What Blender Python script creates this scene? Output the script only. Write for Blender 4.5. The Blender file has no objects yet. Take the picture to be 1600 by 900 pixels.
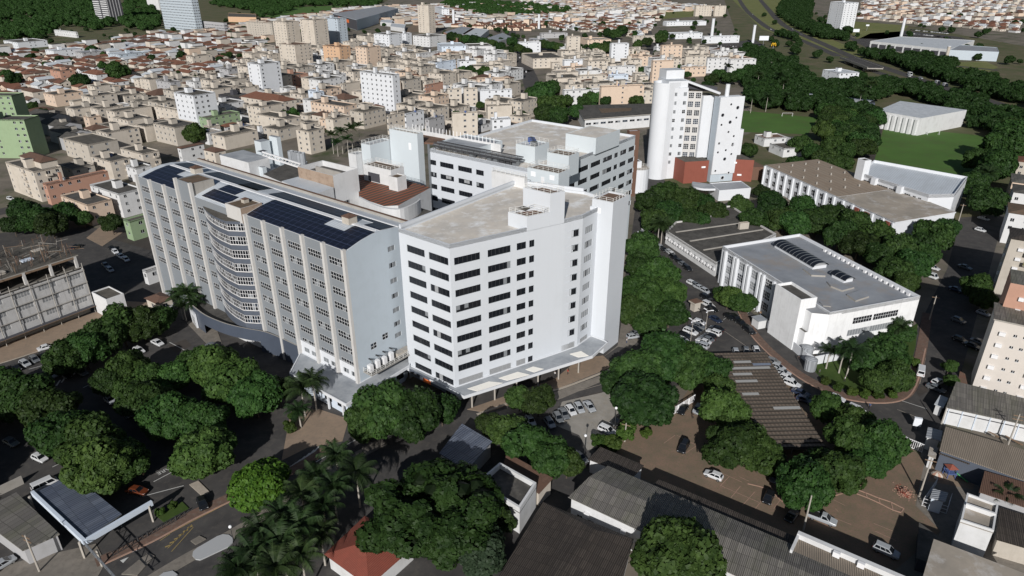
import bpy, bmesh, math, random
import numpy as np
from mathutils import Vector, Matrix
R = math.radians
scene = bpy.context.scene
COL = scene.collection
rng = random.Random(7)

# ---------------------------------------------------------------- camera, world, sun
H = 96.0                      # flying height of the camera above the ground, metres
PITCH = R(25.37)
FPX = 1067.0                  # focal length in pixels of the 1600 px wide photograph
cam = bpy.data.cameras.new('camera'); cam.sensor_width = 36; cam.lens = FPX / 1600 * 36
cam.clip_start = 1; cam.clip_end = 12000
camo = bpy.data.objects.new('camera', cam); COL.objects.link(camo)
camo.location = (0, 0, H); camo.rotation_euler = (math.pi / 2 - PITCH, 0, 0)
scene.camera = camo

SUN_AZ, SUN_EL = R(-99), R(27)
sv = Vector((math.cos(SUN_AZ) * math.cos(SUN_EL), math.sin(SUN_AZ) * math.cos(SUN_EL), math.sin(SUN_EL)))
w = bpy.data.worlds.new('World'); scene.world = w; w.use_nodes = True
nt = w.node_tree; bg = nt.nodes['Background']
sky = nt.nodes.new('ShaderNodeTexSky'); sky.sky_type = 'NISHITA'; sky.sun_disc = False
sky.sun_elevation = SUN_EL; sky.sun_rotation = math.atan2(sv.x, sv.y)
nt.links.new(sky.outputs[0], bg.inputs[0]); bg.inputs[1].default_value = 0.05
sl = bpy.data.lights.new('sun', 'SUN'); sl.energy = 5.0; sl.angle = R(0.5); sl.color = (1, 0.972, 0.94)
so = bpy.data.objects.new('sun', sl); COL.objects.link(so); so.location = (0, 0, 300)
so.rotation_euler = sv.to_track_quat('Z', 'Y').to_euler()
vs = scene.view_settings; vs.view_transform = 'Standard'; vs.look = 'None'; vs.exposure = -0.22; vs.gamma = 1
scene.cycles.max_bounces = 5; scene.cycles.diffuse_bounces = 2; scene.cycles.glossy_bounces = 2
scene.cycles.transparent_max_bounces = 4

# ---------------------------------------------------------------- surveying: photograph pixel + height -> place in the world
CP, SP = math.cos(PITCH), math.sin(PITCH)
def ray(u, v):
    x = (u - 800) / FPX; y = -(v - 450) / FPX
    return (x, CP + y * SP, -SP + y * CP)
def W(u, v, z=0.0):
    d = ray(u, v); t = (z - H) / d[2]
    return (d[0] * t, d[1] * t, z)
def W2(u, v, z=0.0): return W(u, v, z)[:2]
def PJ(x, y, z):
    dz = z - H; fw = y * CP - dz * SP
    return 800 + FPX * x / fw, 450 - FPX * (y * SP + dz * CP) / fw
def hz(v, xy):
    lo, hi = -5., 95.
    for _ in range(40):
        m = (lo + hi) / 2
        if PJ(xy[0], xy[1], m)[1] > v: lo = m
        else: hi = m
    return lo
def onwall(p, q, u, v):
    """where a sight line meets the vertical plane through p and q: (distance along p->q, height)"""
    d = ray(u, v); ex, ey = q[0] - p[0], q[1] - p[1]; L = math.hypot(ex, ey); ex /= L; ey /= L
    t = (p[0] * ey - p[1] * ex) / (d[0] * ey - d[1] * ex)
    return (d[0] * t - p[0]) * ex + (d[1] * t - p[1]) * ey, H + d[2] * t
def wdist(x, y, z=0): return math.sqrt(x * x + y * y + (H - z) ** 2)
def lerp(p, q, t): return tuple(a + (b - a) * t for a, b in zip(p, q))
def add(p, d, t): return (p[0] + d[0] * t, p[1] + d[1] * t)
def unit(p, q):
    dx, dy = q[0] - p[0], q[1] - p[1]; L = math.hypot(dx, dy); return (dx / L, dy / L)
def length(p, q): return math.hypot(q[0] - p[0], q[1] - p[1])
def smooth(ctrl, n):
    out = []
    for i in range(len(ctrl) - 1):
        p0 = ctrl[max(i - 1, 0)]; p1 = ctrl[i]; p2 = ctrl[i + 1]; p3 = ctrl[min(i + 2, len(ctrl) - 1)]
        for k in range(n):
            t = k / n
            out.append(tuple(.5 * (2 * b_ + (c - a) * t + (2 * a - 5 * b_ + 4 * c - d) * t * t + (3 * b_ - a - 3 * c + d) * t ** 3) for a, b_, c, d in zip(p0, p1, p2, p3)))
    out.append(ctrl[-1]); return out
def inpoly(x, y, P):
    c = False; j = len(P) - 1
    for i in range(len(P)):
        if (P[i][1] > y) != (P[j][1] > y) and x < (P[j][0] - P[i][0]) * (y - P[i][1]) / (P[j][1] - P[i][1]) + P[i][0]: c = not c
        j = i
    return c

# ---------------------------------------------------------------- materials (all procedural, real-world base colours)
MATS = {}
def _base(name):
    m = bpy.data.materials.new(name); m.use_nodes = True; n = m.node_tree; b = n.nodes['Principled BSDF']
    MATS[name] = m
    return m, n, b
def noise(n, scale, detail=5, rough=.6, vec=None):
    t = n.nodes.new('ShaderNodeTexNoise'); t.inputs['Scale'].default_value = scale; t.inputs['Detail'].default_value = detail
    t.inputs['Roughness'].default_value = rough
    if vec is not None: n.links.new(vec, t.inputs['Vector'])
    return t.outputs['Fac']
def ramp(n, fac, stops):
    r = n.nodes.new('ShaderNodeValToRGB'); e = r.color_ramp.elements
    while len(e) < len(stops): e.new(0.5)
    for k, (p, c) in enumerate(stops): e[k].position = p; e[k].color = (*c, 1)
    n.links.new(fac, r.inputs[0]); return r.outputs[0]
def mix(n, a, b, fac, mode='MIX'):
    x = n.nodes.new('ShaderNodeMix'); x.data_type = 'RGBA'; x.blend_type = mode
    for sock, val in ((x.inputs[0], fac), (x.inputs[6], a), (x.inputs[7], b)):
        if isinstance(val, (int, float)): sock.default_value = val
        elif isinstance(val, tuple): sock.default_value = (*val[:3], 1)
        else: n.links.new(val, sock)
    return x.outputs[2]
def mapped(n, ang=0, scale=(1, 1, 1)):
    g = n.nodes.new('ShaderNodeNewGeometry'); m = n.nodes.new('ShaderNodeMapping')
    r = n.nodes.new('ShaderNodeVectorRotate'); r.rotation_type = 'Z_AXIS'; r.inputs['Angle'].default_value = -ang
    n.links.new(g.outputs['Position'], r.inputs['Vector']); n.links.new(r.outputs[0], m.inputs['Vector'])
    m.inputs['Scale'].default_value = scale
    return m.outputs[0]
def bump(n, b, h, strength, dist=.1):
    u = n.nodes.new('ShaderNodeBump'); u.inputs['Strength'].default_value = strength; u.inputs['Distance'].default_value = dist
    n.links.new(h, u.inputs['Height']); n.links.new(u.outputs[0], b.inputs['Normal'])
def mul(c, k): return tuple(min(1, x * k) for x in c)
def paint(name, c, dirt=.25, rough=.75, sc=.35, dirtc=None, streak=.5):
    """painted wall: broad patches, fine grain and rain streaks of dirt"""
    m, n, b = _base(name)
    dc = dirtc or mul((c[0], c[1] * .97, c[2] * .9), .55)
    f1 = noise(n, sc, 6, .65, mapped(n))
    col = mix(n, c, dc, ramp_fac(n, f1, .48, .8, dirt))
    f2 = noise(n, 1.0, 4, .6, mapped(n, 0, (1.6, 1.6, .09)))
    col = mix(n, col, dc, ramp_fac(n, f2, .5, .85, dirt * streak))
    n.links.new(col, b.inputs['Base Color']); b.inputs['Roughness'].default_value = rough
    b.inputs['Specular IOR Level'].default_value = .25
    return m
def ramp_fac(n, fac, lo, hi, amt):
    r = n.nodes.new('ShaderNodeMapRange'); r.inputs[1].default_value = lo; r.inputs[2].default_value = hi
    r.inputs[3].default_value = 0; r.inputs[4].default_value = amt; n.links.new(fac, r.inputs[0]); return r.outputs[0]
def ground(name, c, c2, sc=.2, rough=.9, c3=None, sc3=1.5, amt3=.5, bmp=0, spec=.2):
    m, n, b = _base(name)
    v = mapped(n)
    col = ramp(n, noise(n, sc, 7, .65, v), [(.35, c), (.68, c2)])
    if c3: col = mix(n, col, c3, ramp_fac(n, noise(n, sc3, 6, .7, v), .5, .68, amt3))
    n.links.new(col, b.inputs['Base Color']); b.inputs['Roughness'].default_value = rough
    b.inputs['Specular IOR Level'].default_value = spec
    if bmp: bump(n, b, noise(n, 3, 5, .7, v), bmp, .15)
    return m
def sheet(name, c, c2, ang, period, rough=.7, stain=None, bmp=.6, panel=0, metal=0, cross=0, spec=.3):
    """corrugated or ribbed roofing: ribs run along direction ang, spaced by period"""
    m, n, b = _base(name)
    v = mapped(n, ang)
    wv = n.nodes.new('ShaderNodeTexWave'); wv.wave_type = 'BANDS'; wv.bands_direction = 'Y'; wv.inputs['Scale'].default_value = 1 / period * .314
    n.links.new(v, wv.inputs['Vector'])
    wv.inputs['Distortion'].default_value = .15
    col = mix(n, c, c2, ramp_fac(n, wv.outputs['Fac'], .3, .7, 1))
    st = stain or mul(c2, .6)
    col = mix(n, col, st, ramp_fac(n, noise(n, .22, 7, .7, mapped(n, ang, (.35, 1, 1))), .45, .75, .75))
    if panel:
        br = n.nodes.new('ShaderNodeTexBrick'); br.offset = 0.0
        br.inputs['Scale'].default_value = 1; br.inputs['Brick Width'].default_value = panel; br.inputs['Row Height'].default_value = cross or panel
        br.inputs['Mortar Size'].default_value = .05; br.inputs['Color1'].default_value = (1, 1, 1, 1); br.inputs['Color2'].default_value = (.72, .72, .74, 1)
        br.inputs['Mortar'].default_value = (.45, .45, .45, 1); n.links.new(v, br.inputs['Vector'])
        col = mix(n, col, br.outputs['Color'], 1.0, 'MULTIPLY')
    n.links.new(col, b.inputs['Base Color']); b.inputs['Roughness'].default_value = rough; b.inputs['Metallic'].default_value = metal
    b.inputs['Specular IOR Level'].default_value = spec
    if bmp: bump(n, b, wv.outputs['Fac'], bmp, .12)
    return m
def tiles(name, c, c2, c3):
    m, n, b = _base(name)
    v = mapped(n, R(-35))
    col = ramp(n, noise(n, .5, 7, .7, v), [(.3, c), (.55, c2), (.75, c3)])
    wv = n.nodes.new('ShaderNodeTexWave'); wv.bands_direction = 'X'; wv.inputs['Scale'].default_value = 1.1; n.links.new(v, wv.inputs['Vector'])
    col = mix(n, col, mul(c, .55), ramp_fac(n, wv.outputs['Fac'], .35, 1, .35))
    oi = n.nodes.new('ShaderNodeObjectInfo')
    col = mix(n, col, mul(c, .45), ramp_fac(n, oi.outputs['Random'], .45, 1, .55))
    n.links.new(col, b.inputs['Base Color']); b.inputs['Roughness'].default_value = .85; bump(n, b, wv.outputs['Fac'], .6, .1)
    return m
def plain(name, c, rough=.6, metal=0, spec=.4, coat=0, alpha=1):
    m, n, b = _base(name); b.inputs['Base Color'].default_value = (*c, 1); b.inputs['Roughness'].default_value = rough
    b.inputs['Metallic'].default_value = metal; b.inputs['Specular IOR Level'].default_value = spec; b.inputs['Coat Weight'].default_value = coat
    return m
def leafmat(name, c, c2, var=.42):
    m, n, b = _base(name)
    oi = n.nodes.new('ShaderNodeObjectInfo'); tc = n.nodes.new('ShaderNodeTexCoord')
    col = ramp(n, noise(n, 4.5, 3, .6, tc.outputs['Object']), [(.32, c), (.68, c2)])
    hs = n.nodes.new('ShaderNodeHueSaturation')
    mr = n.nodes.new('ShaderNodeMapRange'); mr.inputs[3].default_value = 1 - var; mr.inputs[4].default_value = 1 + var
    n.links.new(oi.outputs['Random'], mr.inputs[0]); n.links.new(mr.outputs[0], hs.inputs['Value'])
    mh = n.nodes.new('ShaderNodeMapRange'); mh.inputs[3].default_value = .485; mh.inputs[4].default_value = .525
    ml = n.nodes.new('ShaderNodeMath'); ml.operation = 'FRACT'; mm = n.nodes.new('ShaderNodeMath'); mm.operation = 'MULTIPLY'; mm.inputs[1].default_value = 7.3
    n.links.new(oi.outputs['Random'], mm.inputs[0]); n.links.new(mm.outputs[0], ml.inputs[0]); n.links.new(ml.outputs[0], mh.inputs[0]); n.links.new(mh.outputs[0], hs.inputs['Hue'])
    n.links.new(col, hs.inputs['Color'])
    n.links.new(hs.outputs[0], b.inputs['Base Color']); b.inputs['Roughness'].default_value = .6; b.inputs['Specular IOR Level'].default_value = .2
    tr = n.nodes.new('ShaderNodeBsdfTranslucent'); n.links.new(hs.outputs[0], tr.inputs[0]); ms = n.nodes.new('ShaderNodeMixShader'); ms.inputs[0].default_value = .22
    n.links.new(b.outputs[0], ms.inputs[1]); n.links.new(tr.outputs[0], ms.inputs[2]); n.links.new(ms.outputs[0], n.nodes['Material Output'].inputs[0])
    return m

AW = math.atan2(138.9 - 198.4, 112.0 - 36.5)          # the long direction of the grey wing
paint('white_paint', (.66, .68, .71), .14, sc=.15)
paint('hospital_white', (.595, .625, .665), .13, sc=.1, streak=.5)
paint('hospital_bluewhite', (.575, .625, .655), .08, sc=.1, streak=.5)
paint('grey_render', (.215, .236, .258), .3, sc=.3, dirtc=(.26, .25, .24))
paint('pilaster_cream', (.555, .545, .53), .3, sc=.5, dirtc=(.40, .35, .30))
paint('stained_white', (.80, .81, .82), .45, sc=.35, dirtc=(.50, .50, .50), streak=1.2)
paint('blue_grey_tile', (.075, .09, .12), .3, rough=.35, sc=.4)
paint('mid_blue_grey', (.10, .115, .145), .3, rough=.4)
paint('cream', (.57, .515, .445), .5, sc=.2); paint('peach', (.63, .50, .395), .3); paint('salmon', (.46, .27, .20), .35)
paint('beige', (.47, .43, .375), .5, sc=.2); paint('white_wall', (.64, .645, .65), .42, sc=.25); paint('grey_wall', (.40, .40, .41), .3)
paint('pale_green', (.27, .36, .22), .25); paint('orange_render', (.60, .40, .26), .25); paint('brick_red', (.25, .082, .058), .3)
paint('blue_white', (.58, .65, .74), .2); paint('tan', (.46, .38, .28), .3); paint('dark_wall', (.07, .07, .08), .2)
paint('pink_beige', (.60, .555, .51), .15); paint('rust_wall', (.34, .26, .20), .7, dirtc=(.16, .10, .07), sc=.8)
paint('concrete', (.36, .34, .31), .5, sc=.5); paint('brick_dark', (.15, .085, .06), .3)
paint('cool_grey', (.46, .52, .575), .15)
ground('roof_slab', (.135, .124, .106), (.07, .065, .056), .35, c3=(.055, .05, .045), sc3=.8)
ground('roof_dark', (.105, .10, .092), (.055, .052, .048), .3, c3=(.16, .15, .13), sc3=.9)
ground('roof_sand', (.40, .35, .29), (.27, .245, .21), .12, c3=(.62, .61, .60), sc3=.16, amt3=.75)
ground('roof_cream', (.66, .605, .53), (.50, .475, .44), .16, c3=(.84, .85, .85), sc3=.2, amt3=.9)
ground('roof_rust', (.19, .12, .085), (.11, .08, .06), .25, c3=(.25, .10, .07), sc3=.5)
ground('roof_moss', (.10, .085, .06), (.17, .12, .085), .6, c3=(.22, .10, .07), sc3=1.4)
ground('roof_grey', (.30, .318, .345), (.225, .24, .262), .13, c3=(.30, .26, .22), sc3=.12, amt3=.6, rough=.7)
ground('roof_white', (.52, .55, .58), (.42, .45, .48), .3, c3=(.30, .30, .30), sc3=.6, amt3=.35)
ground('canopy_slab', (.40, .42, .44), (.27, .29, .315), .18, c3=(.20, .22, .25), sc3=.3, amt3=.5)
ground('asphalt', (.080, .076, .073), (.050, .048, .048), .18, c3=(.115, .104, .092), sc3=.55, amt3=.55)
ground('asphalt_worn', (.072, .062, .055), (.05, .045, .042), .2, c3=(.10, .085, .07), sc3=.6, amt3=.4)
ground('city_ground', (.13, .115, .095), (.22, .19, .155), .05, c3=(.05, .07, .025), sc3=.035, amt3=.9)
ground('earth_green', (.14, .115, .075), (.07, .09, .035), .04, c3=(.065, .09, .03), sc3=.12, amt3=.7)
ground('brick_lot', (.23, .155, .115), (.165, .13, .095), .3, c3=(.12, .135, .07), sc3=2.8, amt3=.85)
ground('grass', (.050, .085, .018), (.036, .065, .014), .3, c3=(.075, .10, .03), sc3=1.5)
ground('pitch_grass', (.078, .155, .034), (.062, .125, .028), .06, c3=(.10, .12, .045), sc3=.12)
ground('dry_grass', (.17, .175, .065), (.12, .145, .045), .04, c3=(.24, .20, .12), sc3=.06)
ground('paving', (.24, .215, .185), (.17, .155, .135), .4, c3=(.12, .105, .09), sc3=1.0)
ground('sand_paving', (.30, .225, .165), (.24, .185, .14), .3, c3=(.20, .17, .13), sc3=1.2)
ground('concrete_lot', (.33, .31, .28), (.25, .235, .21), .3, c3=(.30, .26, .20), sc3=.9)
ground('red_brick_path', (.17, .105, .08), (.12, .085, .068), .8, c3=(.22, .2, .17), sc3=1.5)
ground('kerb_stone', (.42, .37, .31), (.34, .30, .25), 1.5)
ground('kerb_pink', (.40, .25, .19), (.32, .22, .17), 1.5)
sheet('solar', (.010, .012, .022), (.013, .017, .031), AW, 1.0, rough=.34, stain=(.011, .014, .026), bmp=0, panel=2.2, cross=1.7, spec=.25)
# thin pale frames of the solar modules
_n = MATS['solar'].node_tree
for _x in _n.nodes:
    if _x.type == 'TEX_BRICK':
        _x.inputs['Mortar'].default_value = (6, 6, 6, 1); _x.inputs['Mortar Size'].default_value = .035; _x.inputs['Color2'].default_value = (.9, .95, 1, 1)
sheet('roof_panel_white', (.58, .62, .66), (.50, .54, .58), AW + math.pi / 2, .9, rough=.5, stain=(.42, .44, .46), bmp=.2)
sheet('shed_corrugated', (.185, .145, .112), (.13, .103, .08), R(92), .9, stain=(.07, .055, .042))
sheet('fibre_cement', (.245, .228, .205), (.135, .127, .115), R(60), .30, stain=(.15, .155, .10), panel=2.2, cross=1.1)
sheet('fibre_cement_dark', (.095, .078, .066), (.044, .038, .033), R(62), .34, stain=(.055, .046, .037), panel=2.0, cross=1.0)
sheet('fibre_tan', (.30, .25, .20), (.15, .13, .105), R(68), .34, stain=(.15, .125, .10))
sheet('metal_grey', (.36, .38, .405), (.26, .275, .295), R(10), .5, rough=.45, stain=(.22, .23, .24))
sheet('metal_blue', (.135, .16, .21), (.085, .10, .14), R(50), .55, rough=.45, stain=(.20, .22, .26), panel=3.1, cross=1.6)
sheet('clay_ribs', (.30, .095, .05), (.07, .062, .048), R(53), 1.7, stain=(.16, .10, .07))
sheet('long_roof_tan', (.30, .24, .18), (.26, .21, .165), R(-76), 2.5, stain=(.23, .17, .12), bmp=.1)
tiles('terracotta', (.24, .10, .058), (.18, .078, .048), (.30, .16, .105)); tiles('brown_tile', (.16, .085, .055), (.12, .07, .05), (.22, .13, .09))
tiles('red_tile', (.27, .07, .045), (.22, .06, .04), (.31, .10, .065))
plain('glass', (.012, .014, .018), .12, spec=.5); plain('glass_pale', (.22, .235, .25), .4, spec=.4); plain('glass_blue', (.03, .042, .062), .25, spec=.35)
plain('alu', (.62, .63, .64), .5); plain('trough', (.045, .039, .033), .85); plain('dark_glazing', (.012, .015, .022), .4, spec=.25); plain('alu_dark', (.06, .06, .065), .5); plain('white_metal', (.75, .75, .76), .45)
plain('steel', (.33, .35, .37), .45, metal=.6); plain('rail', (.66, .66, .64), .5); plain('louvre', (.33, .34, .35), .6)
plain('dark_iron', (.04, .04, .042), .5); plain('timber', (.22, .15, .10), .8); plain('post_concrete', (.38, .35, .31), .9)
plain('bark', (.085, .065, .05), .95); plain('rubber', (.012, .012, .012), .8); plain('lampglass', (.85, .86, .88), .3)
plain('road_white', (.55, .55, .53), .8); plain('road_yellow', (.30, .22, .08), .8); plain('skylight', (.88, .85, .78), .5)
plain('skin', (.30, .18, .12), .6); plain('hair', (.02, .015, .012), .7); plain('red', (.55, .06, .03), .5); plain('green_plastic', (.08, .42, .15), .5)
plain('blue_plastic', (.08, .12, .28), .5); plain('orange_sign', (.75, .17, .04), .5); plain('yellow_sign', (.85, .50, .03), .4)
plain('billboard', (.72, .75, .80), .5); plain('smoke_grey', (.35, .37, .42), .9)
leafmat('leaf_dark', (.014, .033, .008), (.045, .086, .020)); leafmat('leaf_mid', (.020, .045, .010), (.058, .106, .024))
leafmat('leaf_lime', (.045, .088, .010), (.095, .155, .018), .12); leafmat('leaf_palm', (.012, .027, .008), (.034, .058, .018)); leafmat('leaf_hedge', (.035, .068, .012), (.07, .11, .02))
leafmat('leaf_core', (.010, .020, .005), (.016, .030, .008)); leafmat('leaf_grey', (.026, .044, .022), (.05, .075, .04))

# ---------------------------------------------------------------- mesh builder and scene records
class MB:
    def __init__(s): s.v = []; s.f = []; s.m = []
    def poly(s, pts, m):
        i = len(s.v); s.v += [tuple(p) for p in pts]; s.f.append(tuple(range(i, i + len(pts)))); s.m.append(m); return s
    def raw(s, v, f, m):
        i = len(s.v); s.v += [tuple(p) for p in v]; s.f += [tuple(k + i for k in q) for q in f]; s.m += [m] * len(f); return s
    def prism(s, pts, z0, z1, m, mt=None, bottom=False):
        n = len(pts); i = len(s.v)
        s.v += [(p[0], p[1], z0) for p in pts] + [(p[0], p[1], z1) for p in pts]
        for k in range(n):
            s.f.append((i + k, i + (k + 1) % n, i + n + (k + 1) % n, i + n + k)); s.m.append(m)
        s.f.append(tuple(range(i + n, i + 2 * n))); s.m.append(mt or m)
        if bottom: s.f.append(tuple(range(i + n - 1, i - 1, -1))); s.m.append(m)
        return s
    def obox(s, o, d, a0, a1, b0, b1, z0, z1, m, mt=None):
        """box in the frame with origin o, first axis d (unit), second axis d turned left"""
        e = (-d[1], d[0])
        P = [(o[0] + d[0] * a + e[0] * b, o[1] + d[1] * a + e[1] * b) for a, b in ((a0, b0), (a1, b0), (a1, b1), (a0, b1))]
        return s.prism(P, z0, z1, m, mt, True)
    def bar(s, a, b, w, m, n=4):
        a = Vector(a); b = Vector(b); d = (b - a).normalized()
        x = d.cross(Vector((0, 0, 1)));  x = x.normalized() if x.length > 1e-3 else Vector((1, 0, 0)); y = d.cross(x)
        r = w / 2 * (1.414 if n == 4 else 1); i = len(s.v)
        for p in (a, b):
            for k in range(n):
                t = (k + .5) * 2 * math.pi / n; s.v.append(tuple(p + x * math.cos(t) * r + y * math.sin(t) * r))
        for k in range(n): s.f.append((i + k, i + (k + 1) % n, i + n + (k + 1) % n, i + n + k)); s.m.append(m)
        s.f.append(tuple(range(i, i + n))); s.f.append(tuple(range(i + n, i + 2 * n))); s.m += [m, m]
        return s
    def tube(s, a, b, r0, r1, m, n=8):
        a = Vector(a); b = Vector(b); d = (b - a).normalized()
        x = d.cross(Vector((0, .3, 1))).normalized(); y = d.cross(x); i = len(s.v)
        for p, r in ((a, r0), (b, r1)):
            for k in range(n):
                t = k * 2 * math.pi / n; s.v.append(tuple(p + x * math.cos(t) * r + y * math.sin(t) * r))
        for k in range(n): s.f.append((i + k, i + (k + 1) % n, i + n + (k + 1) % n, i + n + k)); s.m.append(m)
        s.f.append(tuple(range(i + n, i + 2 * n))); s.m.append(m); return s
    def wall(s, p, q, z0, z1, holes, m, depth=.18, mr=None):
        """a wall from p to q (outside on the right) with real openings (s0,s1,za,zb) and their reveals"""
        L = length(p, q); d = unit(p, q); nx, ny = -d[1], d[0]      # inward
        xs = sorted({0., L} | {min(max(h[k], 0), L) for h in holes for k in (0, 1)}); zs = sorted({z0, z1} | {min(max(h[k], z0), z1) for h in holes for k in (2, 3)})
        pt = lambda a, z, t=0: (p[0] + d[0] * a + nx * t, p[1] + d[1] * a + ny * t, z)
        for j in range(len(zs) - 1):
            zc = (zs[j] + zs[j + 1]) / 2; st = None
            act = [h for h in holes if h[2] < zc < h[3]]
            for i in range(len(xs) - 1):
                xc = (xs[i] + xs[i + 1]) / 2; ishole = any(h[0] < xc < h[1] for h in act)
                if not ishole and st is None: st = xs[i]
                if st is not None and (ishole or i == len(xs) - 2):
                    en = xs[i] if ishole else xs[i + 1]
                    s.poly([pt(st, zs[j]), pt(en, zs[j]), pt(en, zs[j + 1]), pt(st, zs[j + 1])], m); st = None
        mr = mr or m
        for a, b, za, zb in holes:
            s.poly([pt(a, za), pt(b, za), pt(b, za, depth), pt(a, za, depth)], mr); s.poly([pt(a, zb), pt(b, zb), pt(b, zb, depth), pt(a, zb, depth)], mr)
            s.poly([pt(a, za), pt(a, zb), pt(a, zb, depth), pt(a, za, depth)], mr); s.poly([pt(b, za), pt(b, zb), pt(b, zb, depth), pt(b, za, depth)], mr)
        return s
    def parapet(s, pts, z0, z1, t, m, mt=None):
        n = len(pts); inn = inset(pts, t); i = len(s.v)
        s.v += [(p[0], p[1], z) for q, z in ((pts, z0), (pts, z1), (inn, z1), (inn, z0)) for p in q]
        for k in range(n):
            l = (k + 1) % n
            for j in range(3): s.f.append((i + j * n + k, i + j * n + l, i + (j + 1) * n + l, i + (j + 1) * n + k)); s.m.append((mt or m) if j == 1 else m)
        return s
    def mesh(s, name, loc=(0, 0, 0)):
        me = bpy.data.meshes.new(name)
        v = [(a - loc[0], b - loc[1], c - loc[2]) for a, b, c in s.v]
        me.from_pydata(v, [], s.f)
        names = sorted(set(s.m))
        for k in names: me.materials.append(MATS[k])
        ix = {k: i for i, k in enumerate(names)}
        if s.m: me.polygons.foreach_set('material_index', [ix[k] for k in s.m])
        me.update(); return me
    def obj(s, name, parent=None, loc=None, mesh_only=False):
        l = tuple(parent.location) if parent is not None else (loc or (0, 0, 0))
        if parent is not None and parent.parent is not None: l = tuple(parent['_w']) if '_w' in parent else tuple(Vector(parent.location) + Vector(parent.parent.location))
        o = bpy.data.objects.new(name, s.mesh(name, l)); COL.objects.link(o)
        if parent is not None: o.parent = parent
        elif loc: o.location = loc
        return o
def inset(pts, t):
    n = len(pts); out = []
    area = sum(pts[i][0] * pts[(i + 1) % n][1] - pts[(i + 1) % n][0] * pts[i][1] for i in range(n)); sg = 1 if area > 0 else -1
    for i in range(n):
        a, b, c = pts[i - 1], pts[i], pts[(i + 1) % n]
        d1 = unit(a, b); d2 = unit(b, c)
        n1 = (-d1[1] * sg, d1[0] * sg); n2 = (-d2[1] * sg, d2[0] * sg)
        k = 1 + n1[0] * n2[0] + n1[1] * n2[1]; k = max(k, .3)
        out.append((b[0] + (n1[0] + n2[0]) / k * t, b[1] + (n1[1] + n2[1]) / k * t))
    return out
def cen(pts): return (sum(p[0] for p in pts) / len(pts), sum(p[1] for p in pts) / len(pts))
def tag(o, label=None, cat=None, group=None, kind=None):
    if label: o['label'] = label
    if cat: o['category'] = cat
    if group: o['group'] = group
    if kind: o['kind'] = kind
    return o
def thing(name, label, cat, loc, group=None, rz=0):
    o = bpy.data.objects.new(name, None); COL.objects.link(o); o.location = (loc[0], loc[1], loc[2] if len(loc) > 2 else 0); o.rotation_euler = (0, 0, rz)
    o.empty_display_size = .5
    return tag(o, label, cat, group)
def inst(name, me, parent, loc=(0, 0, 0), rz=0, sc=None):
    o = bpy.data.objects.new(name, me); COL.objects.link(o); o.parent = parent; o.location = loc; o.rotation_euler = (0, 0, rz)
    if sc: o.scale = sc
    return o
def structure(name, mb):
    o = mb.obj(name); o['kind'] = 'structure'; return o

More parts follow.
